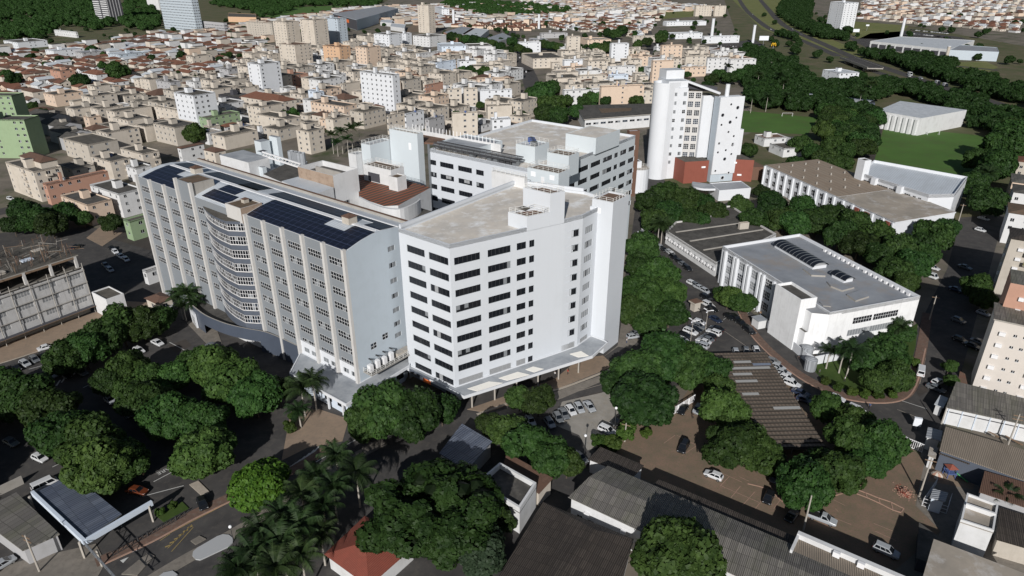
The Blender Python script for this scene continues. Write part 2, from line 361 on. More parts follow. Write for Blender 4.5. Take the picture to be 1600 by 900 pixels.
# ---------------------------------------------------------------- windows (one object each, shared meshes)
WIN = {}
def winmesh(kind, w, h, var=0):
    w = round(w * 5) / 5; h = round(h * 5) / 5; key = (kind, w, h, var)
    if key in WIN: return WIN[key]
    b = MB(); D = .14; r = random.Random(hash(key[1:]) % 1000 + var)
    def q(x0, x1, z0, z1, y, m): b.poly([(x0, y, z0), (x1, y, z0), (x1, y, z1), (x0, y, z1)], m)
    def fr(x0, x1, z0, z1, m, y0=.11, y1=D):
        b.obox((0, 0), (1, 0), x0, x1, y0, y1, z0, z1, m)
    if kind == 'band':                       # ribbon window: dark sliding sashes, a blind here and there
        n = max(2, round(w / 1.1)); 
        for k in range(n):
            x0, x1 = w * k / n, w * (k + 1) / n; t = r.random()
            q(x0, x1, 0, h, D + .02 * (k % 2), 'glass')
            if var and t < .16: q(x0 + .05, x1 - .05, h * r.choice([0, 0, .3]), h, D - .01, 'glass_pale' if t < .09 else 'louvre')
            fr(x1 - .03, x1 + .03, 0, h, 'alu_dark')
        fr(0, w, 0, .06, 'alu_dark'); fr(0, w, h - .06, h, 'alu_dark')
    elif kind == 'pale':
        n = max(2, round(w / .9)); q(0, w, 0, h, D, 'glass_pale')
        for k in range(n + 1): fr(w * k / n - .03, w * k / n + .03, 0, h, 'alu')
        if var: q(w * .25, w * .5, .1, h, D - .02, 'glass')
    elif kind == 'grid':                     # steel lattice of 2 rows x n panes in white frames
        n = max(2, round(w / .9)); q(0, w, 0, h, .05, 'glass')
        for k in range(n):
            for j in range(2):
                if r.random() < .05 + .06 * var: q(w * k / n + .05, w * (k + 1) / n - .05, h * j / 2 + .06, h * (j + 1) / 2 - .05, .045, r.choice(['glass_pale', 'glass_blue', 'glass_blue']))
        for k in range(n + 1): fr(w * k / n - .04, w * k / n + .04, 0, h, 'alu', .02, .05)
        for j in range(3): fr(0, w, h * j / 2 - .05, h * j / 2 + .05, 'alu', .02, .05)
    elif kind == 'louvre':
        q(0, w, 0, h, D, 'alu_dark'); n = int(h / .22)
        for k in range(n): fr(0, w, h * k / n, h * k / n + .13, 'louvre', .02)
        m_ = max(1, round(w / 1.2))
        for k in range(m_ + 1): fr(w * k / m_ - .03, w * k / m_ + .03, 0, h, 'louvre', 0)
    elif kind == 'tall':
        n = max(2, round(w / .8)); mm = max(2, round(h / .8)); q(0, w, 0, h, D, 'glass_blue' if var == 1 else 'glass_pale' if var == 2 else 'glass')
        for k in range(n + 1): fr(w * k / n - .06, w * k / n + .06, 0, h, 'alu')
        for j in range(mm + 1): fr(0, w, h * j / mm - .06, h * j / mm + .06, 'alu')
    else:                                    # plain house window with frame and sill
        q(0, w, 0, h, D, 'glass_blue' if var == 2 else 'glass')
        if var == 1: q(w * .5, w, 0, h, D - .02, 'glass_pale')
        fr(w / 2 - .05, w / 2 + .05, 0, h, 'alu'); fr(0, w, h - .08, h, 'alu'); fr(-.1, w + .1, -.1, 0, 'alu', -.08, D)
    WIN[key] = b.mesh('window'); return WIN[key]
def window(parent, p, q, hole, kind='plain', var=0, name='window'):
    d = unit(p, q); a, b_, z0, z1 = hole; L = parent.location
    return inst(name, winmesh(kind, b_ - a, z1 - z0, var), parent, (p[0] + d[0] * a - L[0], p[1] + d[1] * a - L[1], z0 - L[2]), math.atan2(d[1], d[0]))
def railing(name, parent, pts, z, h=1.1, step=1.8, m='rail', closed=True):
    b = MB(); n = len(pts)
    for i in range(n if closed else n - 1):
        p, q = pts[i], pts[(i + 1) % n]; L = length(p, q); k = max(1, round(L / step))
        for zz in (h, h * .55, .12): b.bar((*p, z + zz), (*q, z + zz), .07, m)
        for j in range(k): t = lerp(p, q, j / k); b.bar((*t, z), (*t, z + h), .08, m)
    return b.obj(name, parent)
# ================================================================ GROUND, ROADS, LAWNS
def sheetp(name, px, z, m, z0=None):
    P = [W2(u, v, 0) for u, v in px]; mb = MB()
    if z0 is None: mb.poly([(*p, z) for p in P], m)
    else: mb.prism(P, z0, z, m)
    return structure(name, mb)
def roadp(name, px, width, z, m, world=False, thick=None):
    c = [W2(*q, 0) for q in px] if not world else px; c = smooth(c, 5) if len(c) > 2 else c; mb = MB(); l, r_ = [], []
    for i, p in enumerate(c):
        d = unit(c[max(0, i - 1)], c[min(len(c) - 1, i + 1)]); l.append(add(p, (-d[1], d[0]), width / 2)); r_.append(add(p, (d[1], -d[0]), width / 2))
    for k in range(len(c) - 1):
        mb.poly([(*l[k], z), (*r_[k], z), (*r_[k + 1], z), (*l[k + 1], z)], m)
        if thick:
            mb.poly([(*l[k], 0), (*l[k + 1], 0), (*l[k + 1], z), (*l[k], z)], m); mb.poly([(*r_[k], 0), (*r_[k + 1], 0), (*r_[k + 1], z), (*r_[k], z)], m)
    return structure(name, mb)
mb = MB(); mb.poly([(-7000, -500, 0), (7000, -500, 0), (7000, 9000, 0), (-7000, 9000, 0)], 'city_ground'); structure('ground', mb)
sheetp('woodland_floor', [(1000, 330), (1008, 270), (1180, 205), (1160, 80), (1130, -5), (1230, -10), (1330, 60), (1420, 40), (1700, 90), (1700, 330), (1540, 330), (1500, 380), (1190, 290)], .01, 'earth_green')
sheetp('wooded_ground', [(-200, 75), (-200, -8), (620, -8), (560, 28), (420, 52), (240, 52), (60, 78)], .01, 'earth_green')
sheetp('car_park', [(-600, 950), (-500, 430), (110, 350), (240, 372), (330, 470), (560, 640), (960, 540), (985, 380), (1000, 270), (1035, 275), (1110, 420), (1150, 470), (1270, 560), (1430, 520), (1480, 420), (1500, 340), (1570, 335), (1530, 480), (1500, 590), (1470, 690), (1390, 700), (1290, 660), (1110, 570), (1000, 640), (950, 720), (760, 950)], .02, 'asphalt')
sheetp('car_park_floor', [(940, 740), (1000, 640), (1060, 632), (1110, 560), (1200, 560), (1310, 690), (1400, 676), (1445, 720), (1430, 790), (1470, 830), (1400, 890), (1330, 900), (1140, 820), (1000, 745)], .035, 'brick_lot')
sheetp('yard', [(1440, 690), (1640, 760), (1640, 960), (1430, 900), (1470, 830), (1432, 790)], .03, 'paving')
sheetp('play_yard', [(1455, 725), (1475, 715), (1530, 735), (1520, 765), (1450, 752)], .05, 'sand_paving')
sheetp('lawn', [(1262, 568), (1290, 599), (1345, 615), (1398, 614), (1416, 598), (1431, 540), (1434, 505), (1410, 520), (1330, 556)], .08, 'grass', 0)
roadp('footpath', [(1150, 465), (1177, 520), (1228, 570), (1288, 606), (1345, 623), (1402, 622), (1426, 600), (1440, 545), (1449, 490)], 2.6, .13, 'red_brick_path', thick=1)
roadp('kerb', [(1146, 470), (1172, 522), (1224, 573), (1285, 611), (1344, 628), (1405, 627), (1431, 603), (1446, 545)], .35, .15, 'kerb_pink', thick=1)
sheetp('parking_bay', [(866, 664), (878, 628), (956, 610), (972, 640), (960, 690), (918, 704), (905, 680)], .04, 'concrete_lot')
sheetp('forecourt', [(730, 640), (868, 592), (906, 560), (942, 556), (960, 572), (880, 604), (760, 645)], .13, 'sand_paving', 0)
roadp('kerb', [(745, 648), (820, 622), (880, 606), (958, 576)], .6, .15, 'kerb_stone', thick=1)
sheetp('verge', [(760, 650), (880, 608), (950, 583), (950, 592), (880, 622), (770, 660)], .05, 'paving')
sheetp('forecourt', [(940, 560), (966, 542), (985, 545), (1010, 520), (1000, 480), (975, 480), (965, 540)], .06, 'paving')
sheetp('plaza', [(455, 640), (500, 640), (545, 655), (535, 690), (480, 700), (440, 720)], .06, 'sand_paving')
sheetp('pavement', [(-60, 585), (-60, 560), (150, 488), (185, 470), (260, 475), (270, 482), (160, 510), (60, 550)], .12, 'sand_paving', 0)
roadp('kerb', [(-40, 580), (60, 549), (160, 508), (205, 495)], .3, .14, 'kerb_stone', thick=1)
sheetp('pavement', [(292, 505), (318, 486), (335, 505), (350, 545), (332, 547)], .12, 'paving', 0)
sheetp('pavement', [(190, 350), (262, 355), (300, 392), (250, 396), (170, 372)], .06, 'asphalt_worn')
sheetp('pavement', [(135, 372), (160, 352), (200, 358), (160, 385)], .1, 'sand_paving', 0)
roadp('pavement', [(150, 880), (232, 842), (300, 805), (380, 768), (455, 736), (520, 695)], 2.4, .12, 'red_brick_path', thick=1)
roadp('kerb', [(158, 884), (240, 846), (306, 810), (384, 773), (458, 741)], .3, .16, 'kerb_pink', thick=1)
roadp('pavement', [(150, 960), (280, 880), (345, 845), (420, 800), (500, 745), (600, 690)], 2.6, .12, 'paving', thick=1)
sheetp('pavement', [(-80, 900), (20, 880), (150, 850), (165, 880), (120, 960), (-80, 980)], .1, 'paving', 0)
plain('island_top', (.40, .41, .42), .7)
for px in ([(306, 875), (301, 870), (302, 863), (309, 857), (340, 839), (349, 836), (358, 837), (364, 842), (364, 849), (358, 855), (322, 872), (313, 876)], [(235, 912), (256, 896), (270, 893), (278, 899), (262, 916)]): sheetp('traffic_island', px, .25, 'island_top', 0)
sheetp('traffic_island', [(298, 846), (312, 838), (322, 843), (306, 852)], .2, 'paving', 0)
sheetp('traffic_island', [(190, 898), (232, 864), (242, 870), (215, 900)], .2, 'paving', 0)
sheetp('planter', [(296, 758), (310, 752), (328, 770), (316, 776)], .2, 'kerb_stone', 0); sheetp('planter', [(246, 808), (285, 785), (295, 795), (258, 818)], .2, 'grass', 0)
# painted marks
def line(name, a, b_, w_, m='road_white', z=.045):
    p, q = W2(*a), W2(*b_); d = unit(p, q); e = (-d[1] * w_ / 2, d[0] * w_ / 2); mb = MB(); mb.poly([(p[0] + e[0], p[1] + e[1], z), (p[0] - e[0], p[1] - e[1], z), (q[0] - e[0], q[1] - e[1], z), (q[0] + e[0], q[1] + e[1], z)], m); structure(name, mb)
for a, b_ in (((240, 753), (295, 724)), ((222, 776), (287, 759)), ((188, 868), (215, 860)), ((56, 590), (80, 576)), ((45, 577), (72, 570)), ((265, 535), (288, 547)), ((130, 606), (150, 596)), ((82, 730), (110, 716)), ((92, 740), (112, 730)), ((490, 724), (560, 685)), ((1396, 622), (1448, 639))): line('road_marking', a, b_, .18)
for a, b_ in (((256, 838), (368, 780)), ((368, 780), (470, 728)), ((250, 845), (266, 834)), ((262, 857), (300, 820)), ((268, 862), (302, 824))): line('road_marking', a, b_, .14, 'road_yellow')
for k in range(6): line('road_marking', (258 + 7 * k, 855 - 6 * k), (266 + 7 * k, 852 - 6 * k), .3, 'road_yellow')
for k in range(7): line('crossing', (442 + 7 * k, 738 - 4 * k), (456 + 7 * k, 728 - 5 * k), .35)
for k in range(4): line('road_marking', (88 + 8 * k, 603 - 5 * k), (94 + 8 * k, 594 - 4 * k), .4)
mb = MB(); p = W2(190, 878); d = unit(p, W2(214, 862)); e = (-d[1], d[0]); mb.poly([(*add(p, e, .5), .045), (*add(p, e, -.5), .045), (*add(p, d, 1.3), .045)], 'road_white'); structure('road_marking', mb)
cu = bpy.data.curves.new('road_lettering', 'FONT'); cu.body = 'PARE'; cu.size = 1.5; cu.align_x = 'CENTER'; cu.extrude = .002; cu.materials.append(MATS['road_white']); lo = bpy.data.objects.new('road_lettering', cu); COL.objects.link(lo); lo['kind'] = 'structure'
q0, q1 = W2(265, 729), W2(249, 737); lo.location = (*lerp(q0, q1, .5), .05); lo.rotation_euler = (0, 0, math.atan2(q1[1] - q0[1], q1[0] - q0[0]))
for a, b_ in (((1037, 693), (1055, 680)), ((1057, 680), (1088, 696)), ((1066, 712), (1088, 697)), ((1020, 655), (1035, 662)), ((1115, 740), (1128, 752)), ((1140, 744), (1125, 760)), ((1125, 738), (1160, 754)), ((1155, 745), (1170, 752)), ((1142, 778), (1157, 760)), ((1160, 790), (1180, 768)), ((1180, 795), (1192, 780)), ((1209, 795), (1220, 780)), ((1126, 759), (1190, 787)), ((1262, 808), (1300, 824)), ((1305, 810), (1330, 820)), ((1365, 818), (1395, 830)), ((1367, 830), (1400, 845)), ((1360, 835), (1375, 845)), ((1300, 780), (1320, 790)), ((1305, 795), (1310, 800))): line('bay_line', a, b_, .12, 'kerb_pink', .05)
roadp('kerb', [(1168, 756), (1200, 765), (1240, 790), (1320, 770)], .25, .12, 'kerb_pink', thick=1)
lad = [[(1330, 762), (1352, 770), (1372, 778), (1392, 785), (1412, 795)], [(1334, 770), (1355, 778), (1375, 787), (1395, 797), (1408, 801)]]
for q in lad: roadp('kerb', q, .22, .14, 'kerb_pink', thick=1)
for a, b_ in zip(*lad): roadp('kerb', [a, b_], .2, .13, 'kerb_pink', thick=1)
for k in range(5): line('bay_line', (1130 + 12 * k, 500 - 3 * k), (1138 + 12 * k, 494 - 3 * k), .12)
for k, q in enumerate(([(1297, 604), (1304, 603), (1312, 609), (1303, 612)], [(1060, 498), (1078, 500), (1072, 508), (1056, 505)], [(1200, 548), (1215, 552), (1222, 562), (1205, 556)], [(900, 622), (940, 612), (942, 616), (903, 627)], [(380, 790), (420, 770), (430, 778), (392, 797)], [(1430, 610), (1446, 600), (1450, 612), (1436, 620)], [(262, 540), (290, 530), (300, 540), (275, 552)], [(1080, 555), (1100, 548), (1110, 556), (1090, 562)])): sheetp('asphalt_patch', q, .031, 'asphalt_worn' if k else 'concrete_lot')
for a, b_ in (((1128, 515), (1176, 548)), ((1176, 548), (1240, 600)), ((1000, 505), (1040, 478)), ((1402, 640), (1440, 655)), ((1437, 600), (1446, 560)), ((310, 520), (326, 512)), ((880, 618), (950, 598))): line('road_marking', a, b_, .12, 'kerb_stone')
# streets of the city and the highway
for q, w_ in (([(795, 40), (806, 72), (826, 118), (848, 175), (880, 230), (940, 262)], 15), ([(1013, 128), (1019, 85), (1010, 40), (1003, 5)], 12), ([(-60, 150), (60, 182), (150, 222), (215, 262)], 9), ([(-60, 345), (60, 325), (150, 380), (235, 395)], 10), ([(420, 70), (520, 96), (640, 130), (760, 120), (830, 110)], 9), ([(300, 125), (420, 165), (500, 215)], 9), ([(800, 70), (900, 76), (1010, 78), (1110, 75)], 10), ([(590, 60), (650, 110), (700, 200)], 9), ([(700, 40), (680, 55), (660, 90)], 10)): roadp('street', q, w_, .03, 'asphalt')
sheetp('car_park', [(1100, 72), (1140, 66), (1180, 62), (1215, 85), (1262, 104), (1250, 118), (1210, 110), (1150, 90)], .03, 'asphalt')
sheetp('car_park', [(1330, 66), (1360, 52), (1420, 48), (1500, 58), (1520, 64), (1480, 84), (1360, 72)], .03, 'asphalt')
sheetp('verge', [(1140, -5), (1215, -8), (1245, 30), (1300, 62), (1385, 96), (1340, 92), (1250, 66), (1190, 45)], .03, 'dry_grass')
sheetp('verge', [(1290, 30), (1420, 40), (1400, 62), (1340, 60)], .03, 'dry_grass'); sheetp('verge', [(1470, 98), (1540, 96), (1560, 105), (1530, 118)], .03, 'dry_grass')
sheetp('bare_lot', [(1010, 10), (1086, 8), (1084, 26), (1030, 30)], .03, 'dry_grass'); sheetp('bare_lot', [(400, 32), (440, 12), (540, 8), (520, 18), (430, 36)], .03, 'pitch_grass'); sheetp('bare_lot', [(630, 50), (650, 36), (690, 36), (680, 50)], .03, 'brick_lot')
for q, w_ in (([(1152, -6), (1163, 12), (1178, 27), (1205, 46), (1250, 62), (1310, 88)], 11), ([(1183, -6), (1200, 14), (1216, 32), (1236, 46), (1285, 68), (1330, 88), (1400, 112), (1480, 138), (1620, 180)], 12), ([(1320, 96), (1380, 116), (1450, 136), (1560, 172), (1640, 195)], 10), ([(1260, 30), (1330, 60), (1400, 90), (1560, 110)], 8)): roadp('highway', q, w_, .05, 'asphalt')
bd = thing('overpass', 'low concrete road overpass with dark opening between the tree belts', 'overpass', (*W2(1345, 100), 0)); a, b_ = W2(1322, 97), W2(1366, 114); d = unit(a, b_); L = length(a, b_); mb = MB(); mb.obox(a, d, 0, L, -7, 7, 3.6, 4.6, 'concrete', 'asphalt'); mb.obj('deck', bd); mb = MB(); mb.obox(a, d, 0, L, -7.4, -7.02, 3.4, 5.6, 'concrete'); mb.obox(a, d, 0, L, 7.02, 7.4, 3.4, 5.6, 'concrete'); mb.obj('parapet', bd)
for k in range(3): MB().obox(add(a, d, L * (k + .5) / 3), d, -.5, .5, -6, 6, 0, 3.6, 'concrete').obj('pier', bd)
sheetp('football_field', [(1365, 255), (1382, 197), (1535, 212), (1565, 236), (1530, 285)], .04, 'pitch_grass'); sheetp('football_field', [(1152, 206), (1162, 173), (1278, 184), (1262, 210)], .04, 'pitch_grass')
sheetp('path', [(1348, 250), (1362, 205), (1373, 195), (1380, 198), (1366, 252)], .05, 'asphalt_worn')
for (u, v), lb_ in (((1458, 211), 'white goal frame at the far end of the large football field'), ((1230, 182), 'white goal frame on the smaller football field beside the palms')):
    c = W2(u, v); t = thing('goal', lb_, 'goal', (*c, 0)); mb = MB()
    for a, b_ in (((-3.6, 0, 0), (-3.6, 0, 2.4)), ((3.6, 0, 0), (3.6, 0, 2.4)), ((-3.6, 0, 2.4), (3.6, 0, 2.4)), ((-3.6, 0, 2.4), (-3.6, 1.4, 0)), ((3.6, 0, 2.4), (3.6, 1.4, 0))): mb.bar((c[0] + a[0], c[1] + a[1], a[2]), (c[0] + b_[0], c[1] + b_[1], b_[2]), .14, 'white_metal')
    mb.obj('frame', t)
# ================================================================ THE HOSPITAL
# ---- grey wing with solar roof
GL, GR = (-112.0, 198.4), (-36.5, 138.9)
gd = unit(GL, GR); gn = (-gd[1], gd[0])                    # along the facade, into the building
def gw(t, s): return (GL[0] + gd[0] * t + gn[0] * s, GL[1] + gd[1] * t + gn[1] * s)
grey = thing('hospital_wing', 'long grey hospital wing with cream pilasters, curved glazed bay and dark solar roof', 'hospital', (*gw(48, 9), 0))
PIL = [0.4, 8.4, 16.7, 24.6, 32.4, 57.6, 65.3, 73.0, 80.8, 88.5, 95.7]
bays = [(PIL[i] + .9, PIL[i + 1] - .9) for i in range(4)] + [(33.4, 36.6)] + [(PIL[i] + .9, PIL[i + 1] - .9) for i in range(5, 10)]
rows = [36.4 - 3.8 * k for k in range(8)]
holes = []
for bi, (a, b_) in enumerate(bays):
    for z in rows:
        if bi < 4 and z < 12: continue
        w_ = (b_ - a)
        holes.append((a + w_ * .06, b_ - w_ * .04, z - 1.75, z + .1))
holes2 = [(a + .8 + k * 3, a + 2.7 + k * 3, 5.9, 7.0) for a, b_ in bays[-3:] for k in range(2)]
Ltot = length(GL, GR)
mb = MB(); mb.wall(GL, GR, 0, 39, holes, 'grey_render', .07)
o = mb.obj('wall', grey)
for k, h in enumerate(holes): window(grey, GL, GR, h, 'grid', (k * 7) % 3)
mb = MB(); mb.obox((*GL,), gd, 72.6, Ltot + .05, -.03, .05, 4.8, 8.7, 'white_paint')
pl = mb.obj('plinth', grey)
for h in holes2: inst('window', winmesh('pale', 1.9, 1.1, h[0] > 85), pl, tuple(Vector((*add(add(GL, gd, h[0]), gn, -.19), h[2])) - grey.location), math.atan2(gd[1], gd[0]))
for t in PIL:
    top = 42.8 if t in (24.6, 32.4) else 39.4
    MB().obox(GL, gd, t - .42, t + .42, -.75, .1, 0, top, 'pilaster_cream').obj('pilaster', grey)
# end wall (seen), with a shallow arched top, and the hidden sides
e0, e1 = GR, gw(Ltot, 20)
prof = [(0, 39), (2, 39.55), (4.5, 40.2), (8, 40.75), (11, 40.75), (14.5, 40.3), (17, 39.9), (20, 39.5)]
eh = []
for k, z in enumerate((36.2, 32.0, 27.9, 23.9, 20.0, 16.2, 13.0)):
    eh.append((12.0, 14.2, z - 1.3, z))
eh += [(4.2, 6.0, 12.0, 13.6), (8.0, 9.8, 13.0, 14.6)]
mb = MB(); mb.wall(e0, e1, 0, 39, eh, 'cool_grey', .2)
mb.poly([(*gw(Ltot, s), z) for s, z in prof] + [(*gw(Ltot, 20), 39), (*gw(Ltot, 0), 39)], 'cool_grey')
mb.poly([(*gw(0, 0), 0), (*gw(0, 20), 0)] + [(*gw(0, s), z) for s, z in prof[::-1]], 'white_paint')
mb.poly([(*gw(0, 20), 0), (*gw(Ltot, 20), 0), (*gw(Ltot, 20), 39.5), (*gw(0, 20), 39.5)], 'white_paint')
mb.obj('end_wall', grey)
for k, h in enumerate(eh): window(grey, e0, e1, h, 'grid' if k > 6 else 'pale', k % 2)
def rz(s):
    for (a, za), (b_, zb) in zip(prof, prof[1:]):
        if a <= s <= b_: return za + (zb - za) * (s - a) / (b_ - a)
    return prof[-1][1] if s > 10 else prof[0][1]
mb = MB()
for (a, za), (b_, zb) in zip(prof, prof[1:]):
    mb.poly([(*gw(0, a), za), (*gw(Ltot, a), za), (*gw(Ltot, b_), zb), (*gw(0, b_), zb)], 'roof_panel_white')
rf = mb.obj('roof', grey)
mb = MB(); mb.obox(GL, gd, 0, Ltot, 19.2, 20.1, 39, 40.3, 'concrete', 'roof_rust'); mb.obox(GL, gd, 0, Ltot, 15.6, 16.0, 40, 40.25, 'white_metal')
mb.obj('roof_gutter', grey)
MB().obox(GL, gd, 3, Ltot - 1, 9.1, 9.9, 40.72, 40.9, 'white_metal').obj('ridge_cap', grey)
def panels(t0, t1, s0, s1):
    mb = MB(); ss = sorted({s0, s1} | {s for s, _ in prof if s0 < s < s1}); off = .12
    for a, b_ in zip(ss, ss[1:]):
        P = [(*gw(t0, a), rz(a) + off), (*gw(t1, a), rz(a) + off), (*gw(t1, b_), rz(b_) + off), (*gw(t0, b_), rz(b_) + off)]
        mb.poly(P, 'solar')
    for s in (s0, s1): mb.bar((*gw(t0, s), rz(s) + .06), (*gw(t1, s), rz(s) + .06), .08, 'alu')
    for t in (t0, t1): mb.bar((*gw(t, s0), rz(s0) + .06), (*gw(t, s1), rz(s1) + .06), .08, 'alu')
    mb.obj('solar_array', grey)
for q in ((3, 13.3, 0, 8.8), (13.3, 23, 0, 5.6), (34.8, 47, 1.0, 5), (36, 44.5, 5.2, 8.8), (57.4, 81.5, .02, 8.9), (81.5, 89.0, .02, 5.6), (89.0, 95.9, .02, 8.9),
          (3, 12.6, 10.3, 15.4), (20, 47, 10.3, 15.3), (38, 47, 10.3, 15.3), (52, 82, 10.3, 15.2), (90.2, 95.8, 10.3, 15.2), (82, 90.2, 13.4, 15.2)): panels(*q)
def cap(parent, c, z, s, h):
    d = gd; mb = MB(); mb.obox(c, d, -s, s, -s, s, z, z + h, 'beige')
    q = [add(add(c, d, a * s * 1.2), (-d[1], d[0]), b_ * s * 1.2) for a, b_ in ((-1, -1), (1, -1), (1, 1), (-1, 1))]
    for k in range(4): mb.poly([(*q[k], z + h), (*q[(k + 1) % 4], z + h), (*c, z + h + s * .55)], 'brown_tile')
    return mb.obj('vent_shaft', parent)
cap(grey, gw(17.3, 9.8), 40.5, 1.25, 1.9); cap(grey, gw(86.2, 9.6), 40.5, 1.25, 2.0)
def block(parent, name, t0, t1, s0, s1, z0, z1, m, top, par=.25, m2=None):
    P = [gw(t0, s0), gw(t1, s0), gw(t1, s1), gw(t0, s1)]
    mb = MB(); mb.prism(P, z0, z1 - par, m, top); mb.parapet(P, z1 - par, z1, .22, m)
    if m2: mb.poly([(*gw(t1 + .01, s0), z0), (*gw(t1 + .01, s1), z0), (*gw(t1 + .01, s1), z1), (*gw(t1 + .01, s0), z1)], m2)
    return mb.obj(name, parent)
block(grey, 'penthouse', 24.6, 32.4, -.04, 6.5, 38.9, 42.5, 'grey_render', 'roof_moss', .2, 'concrete')
block(grey, 'penthouse', 50.0, 57.0, -.9, 5.2, 36.9, 40.9, 'pilaster_cream', 'roof_moss', .2, 'rust_wall')
cap(grey, gw(53, 3.0), 40.7, .7, 1.0)
# the curved glazed bay
bowp = [(36.9, -.02), (39, .75), (41.5, 1.5), (44.5, 2.15), (48, 2.6), (52.6, 2.75), (55.6, .9), (56.6, -.02)]
bow_curve = smooth(bowp[:6], 3) + bowp[6:]
bw = [gw(t, -o_) for t, o_ in bow_curve]
bay = thing('x', None, None, (*grey.location[:2], 0)); bay.name = 'glazed_bay'; bay.parent = grey; bay.location = (0, 0, 0); bay['_w'] = tuple(grey.location)
mb = MB()
for k in range(8):
    zt = 36.9 - 3.8 * k; z0, z1 = zt - 3.8, zt - 2.35
    mb.prism(bw[::1], zt - 3.75, zt - 2.3, 'mid_blue_grey', 'concrete', True)
    mb.prism([gw(t, -(o_ + .05)) for t, o_ in bow_curve], zt - 2.42, zt - 2.29, 'pilaster_cream', 'pilaster_cream', True)
mb.prism(bw, 36.4, 37.1, 'mid_blue_grey', 'roof_slab', True); mb.prism([gw(t, -(o_ + .25)) for t, o_ in bow_curve], 36.9, 37.2, 'mid_blue_grey', 'roof_slab', True)
mb.prism(bw, 5.5, 6.6, 'mid_blue_grey', 'concrete', True)
mb.obj('spandrel', bay)
for k in range(8):                                                    # each storey's ribbon of glazing
    z1 = 36.9 - 3.8 * k - .05; z0 = z1 - 2.25; mb = MB(); cur = [(t, o_ - .04) for t, o_ in bow_curve]; r = random.Random(k)
    dist = 0
    for (ta, oa), (tb, ob) in zip(cur, cur[1:]):
        A, B = gw(ta, -oa), gw(tb, -ob); L = length(A, B); n = max(1, round(L / .74))
        for j in range(n):
            p, q = lerp(A, B, j / n), lerp(A, B, (j + 1) / n)
            for zz0, zz1 in ((z0, (z0 + z1) / 2), ((z0 + z1) / 2, z1)):
                mb.poly([(*p, zz0), (*q, zz0), (*q, zz1), (*p, zz1)], r.choice(['glass', 'glass', 'glass', 'glass_blue', 'glass_pale'] if r.random() < .45 else ['glass']))
            mb.obox(p, unit(A, B), -.045, .045, -.03, -.004, z0, z1, 'white_metal')
        for zz in (z0 + .05, (z0 + z1) / 2, z1 - .05): mb.obox(A, unit(A, B), 0, L, -.03, -.004, zz - .05, zz + .05, 'white_metal')
    mb.obj('ribbon_window', bay)
# the low curved blue-grey front
pc = smooth([(20.5, .1), (22.5, 2.6), (27, 4.7), (32, 5.6), (38, 6.0), (46, 5.2), (53, 3.3), (60, 1.0), (72.4, .3)], 5)
po = [gw(t, -o_) for t, o_ in pc]; pi_ = [gw(t, -(o_ - .35) if o_ > .4 else .05) for t, o_ in pc]
mb = MB()
for k in range(len(po) - 1):
    a, b_, c, d = po[k], po[k + 1], pi_[k + 1], pi_[k]
    low = 3.0 if .42 < k / len(po) < .8 else 0
    mb.poly([(*a, low), (*b_, low), (*b_, 6.5), (*a, 6.5)], 'blue_grey_tile'); mb.poly([(*a, 6.5), (*b_, 6.5), (*c, 6.5), (*d, 6.5)], 'concrete')
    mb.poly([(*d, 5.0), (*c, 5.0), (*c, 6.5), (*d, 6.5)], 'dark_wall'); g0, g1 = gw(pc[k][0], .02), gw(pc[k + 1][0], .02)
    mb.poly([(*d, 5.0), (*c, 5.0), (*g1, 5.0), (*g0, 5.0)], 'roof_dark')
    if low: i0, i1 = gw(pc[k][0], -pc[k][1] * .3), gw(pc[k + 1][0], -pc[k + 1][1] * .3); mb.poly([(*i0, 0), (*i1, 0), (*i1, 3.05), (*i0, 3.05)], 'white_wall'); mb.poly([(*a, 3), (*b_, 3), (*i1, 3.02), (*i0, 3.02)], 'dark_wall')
front = mb.obj('podium', grey)
a, b_ = gw(25.2, -4.25), gw(30.6, -5.65); dd = unit(a, b_); 
mb = MB(); mb.obox(a, dd, 0, 5.6, -.35, .1, 0, 4.6, 'white_paint'); en = mb.obj('entrance_panel', grey)
inst('door', winmesh('tall', 3.2, 3.2, 0), en, tuple(Vector((*add(add(a, dd, 1.7), (dd[1], -dd[0]), .5), .1)) - grey.location), math.atan2(dd[1], dd[0]))
# canopy at the corner
cp = [W2(452, 584, 4.8), W2(541, 633, 4.8), W2(640, 572, 4.8), W2(636, 553, 4.8), (-36.5, 138.9), W2(497, 560, 4.8), W2(488, 561, 4.8)]
cp = [cp[0], cp[1], cp[2], gw(Ltot, 17.5), gw(Ltot - .1, 0), gw(72.6, 0)]
mb = MB(); mb.prism(cp, 4.25, 4.85, 'white_paint', 'canopy_slab', True); mb.parapet(cp, 4.85, 5.05, .25, 'white_paint')
gi = inset(cp, 1.6); mb.prism(gi, 0, 4.25, 'blue_white')
cn = mb.obj('corner_canopy', grey)
p, q = gi[0], gi[1]; L = length(p, q)
for k in range(4): window(grey, lerp(p, q, 0), q, (1.0 + k * L / 4, 1.0 + k * L / 4 + 2.6, 1.6, 3.4), 'band', 0).location += Vector((unit(p, q)[1] * .2, -unit(p, q)[0] * .2, 0))
p, q = gi[1], gi[2]; L = length(p, q)
for k in range(5): window(grey, p, q, (1.0 + k * L / 5, 1.0 + k * L / 5 + 2.4, 1.4, 3.4), 'band', 0).location += Vector((unit(p, q)[1] * .2, -unit(p, q)[0] * .2, 0))
for k in range(4):
    c = lerp(cp[0], cp[1], (k + .5) / 4); c = add(c, unit(cp[0], gi[0]), .8); MB().obox(c, gd, -.2, .2, -.2, .2, 0, 4.3, 'white_paint').obj('pillar', grey)
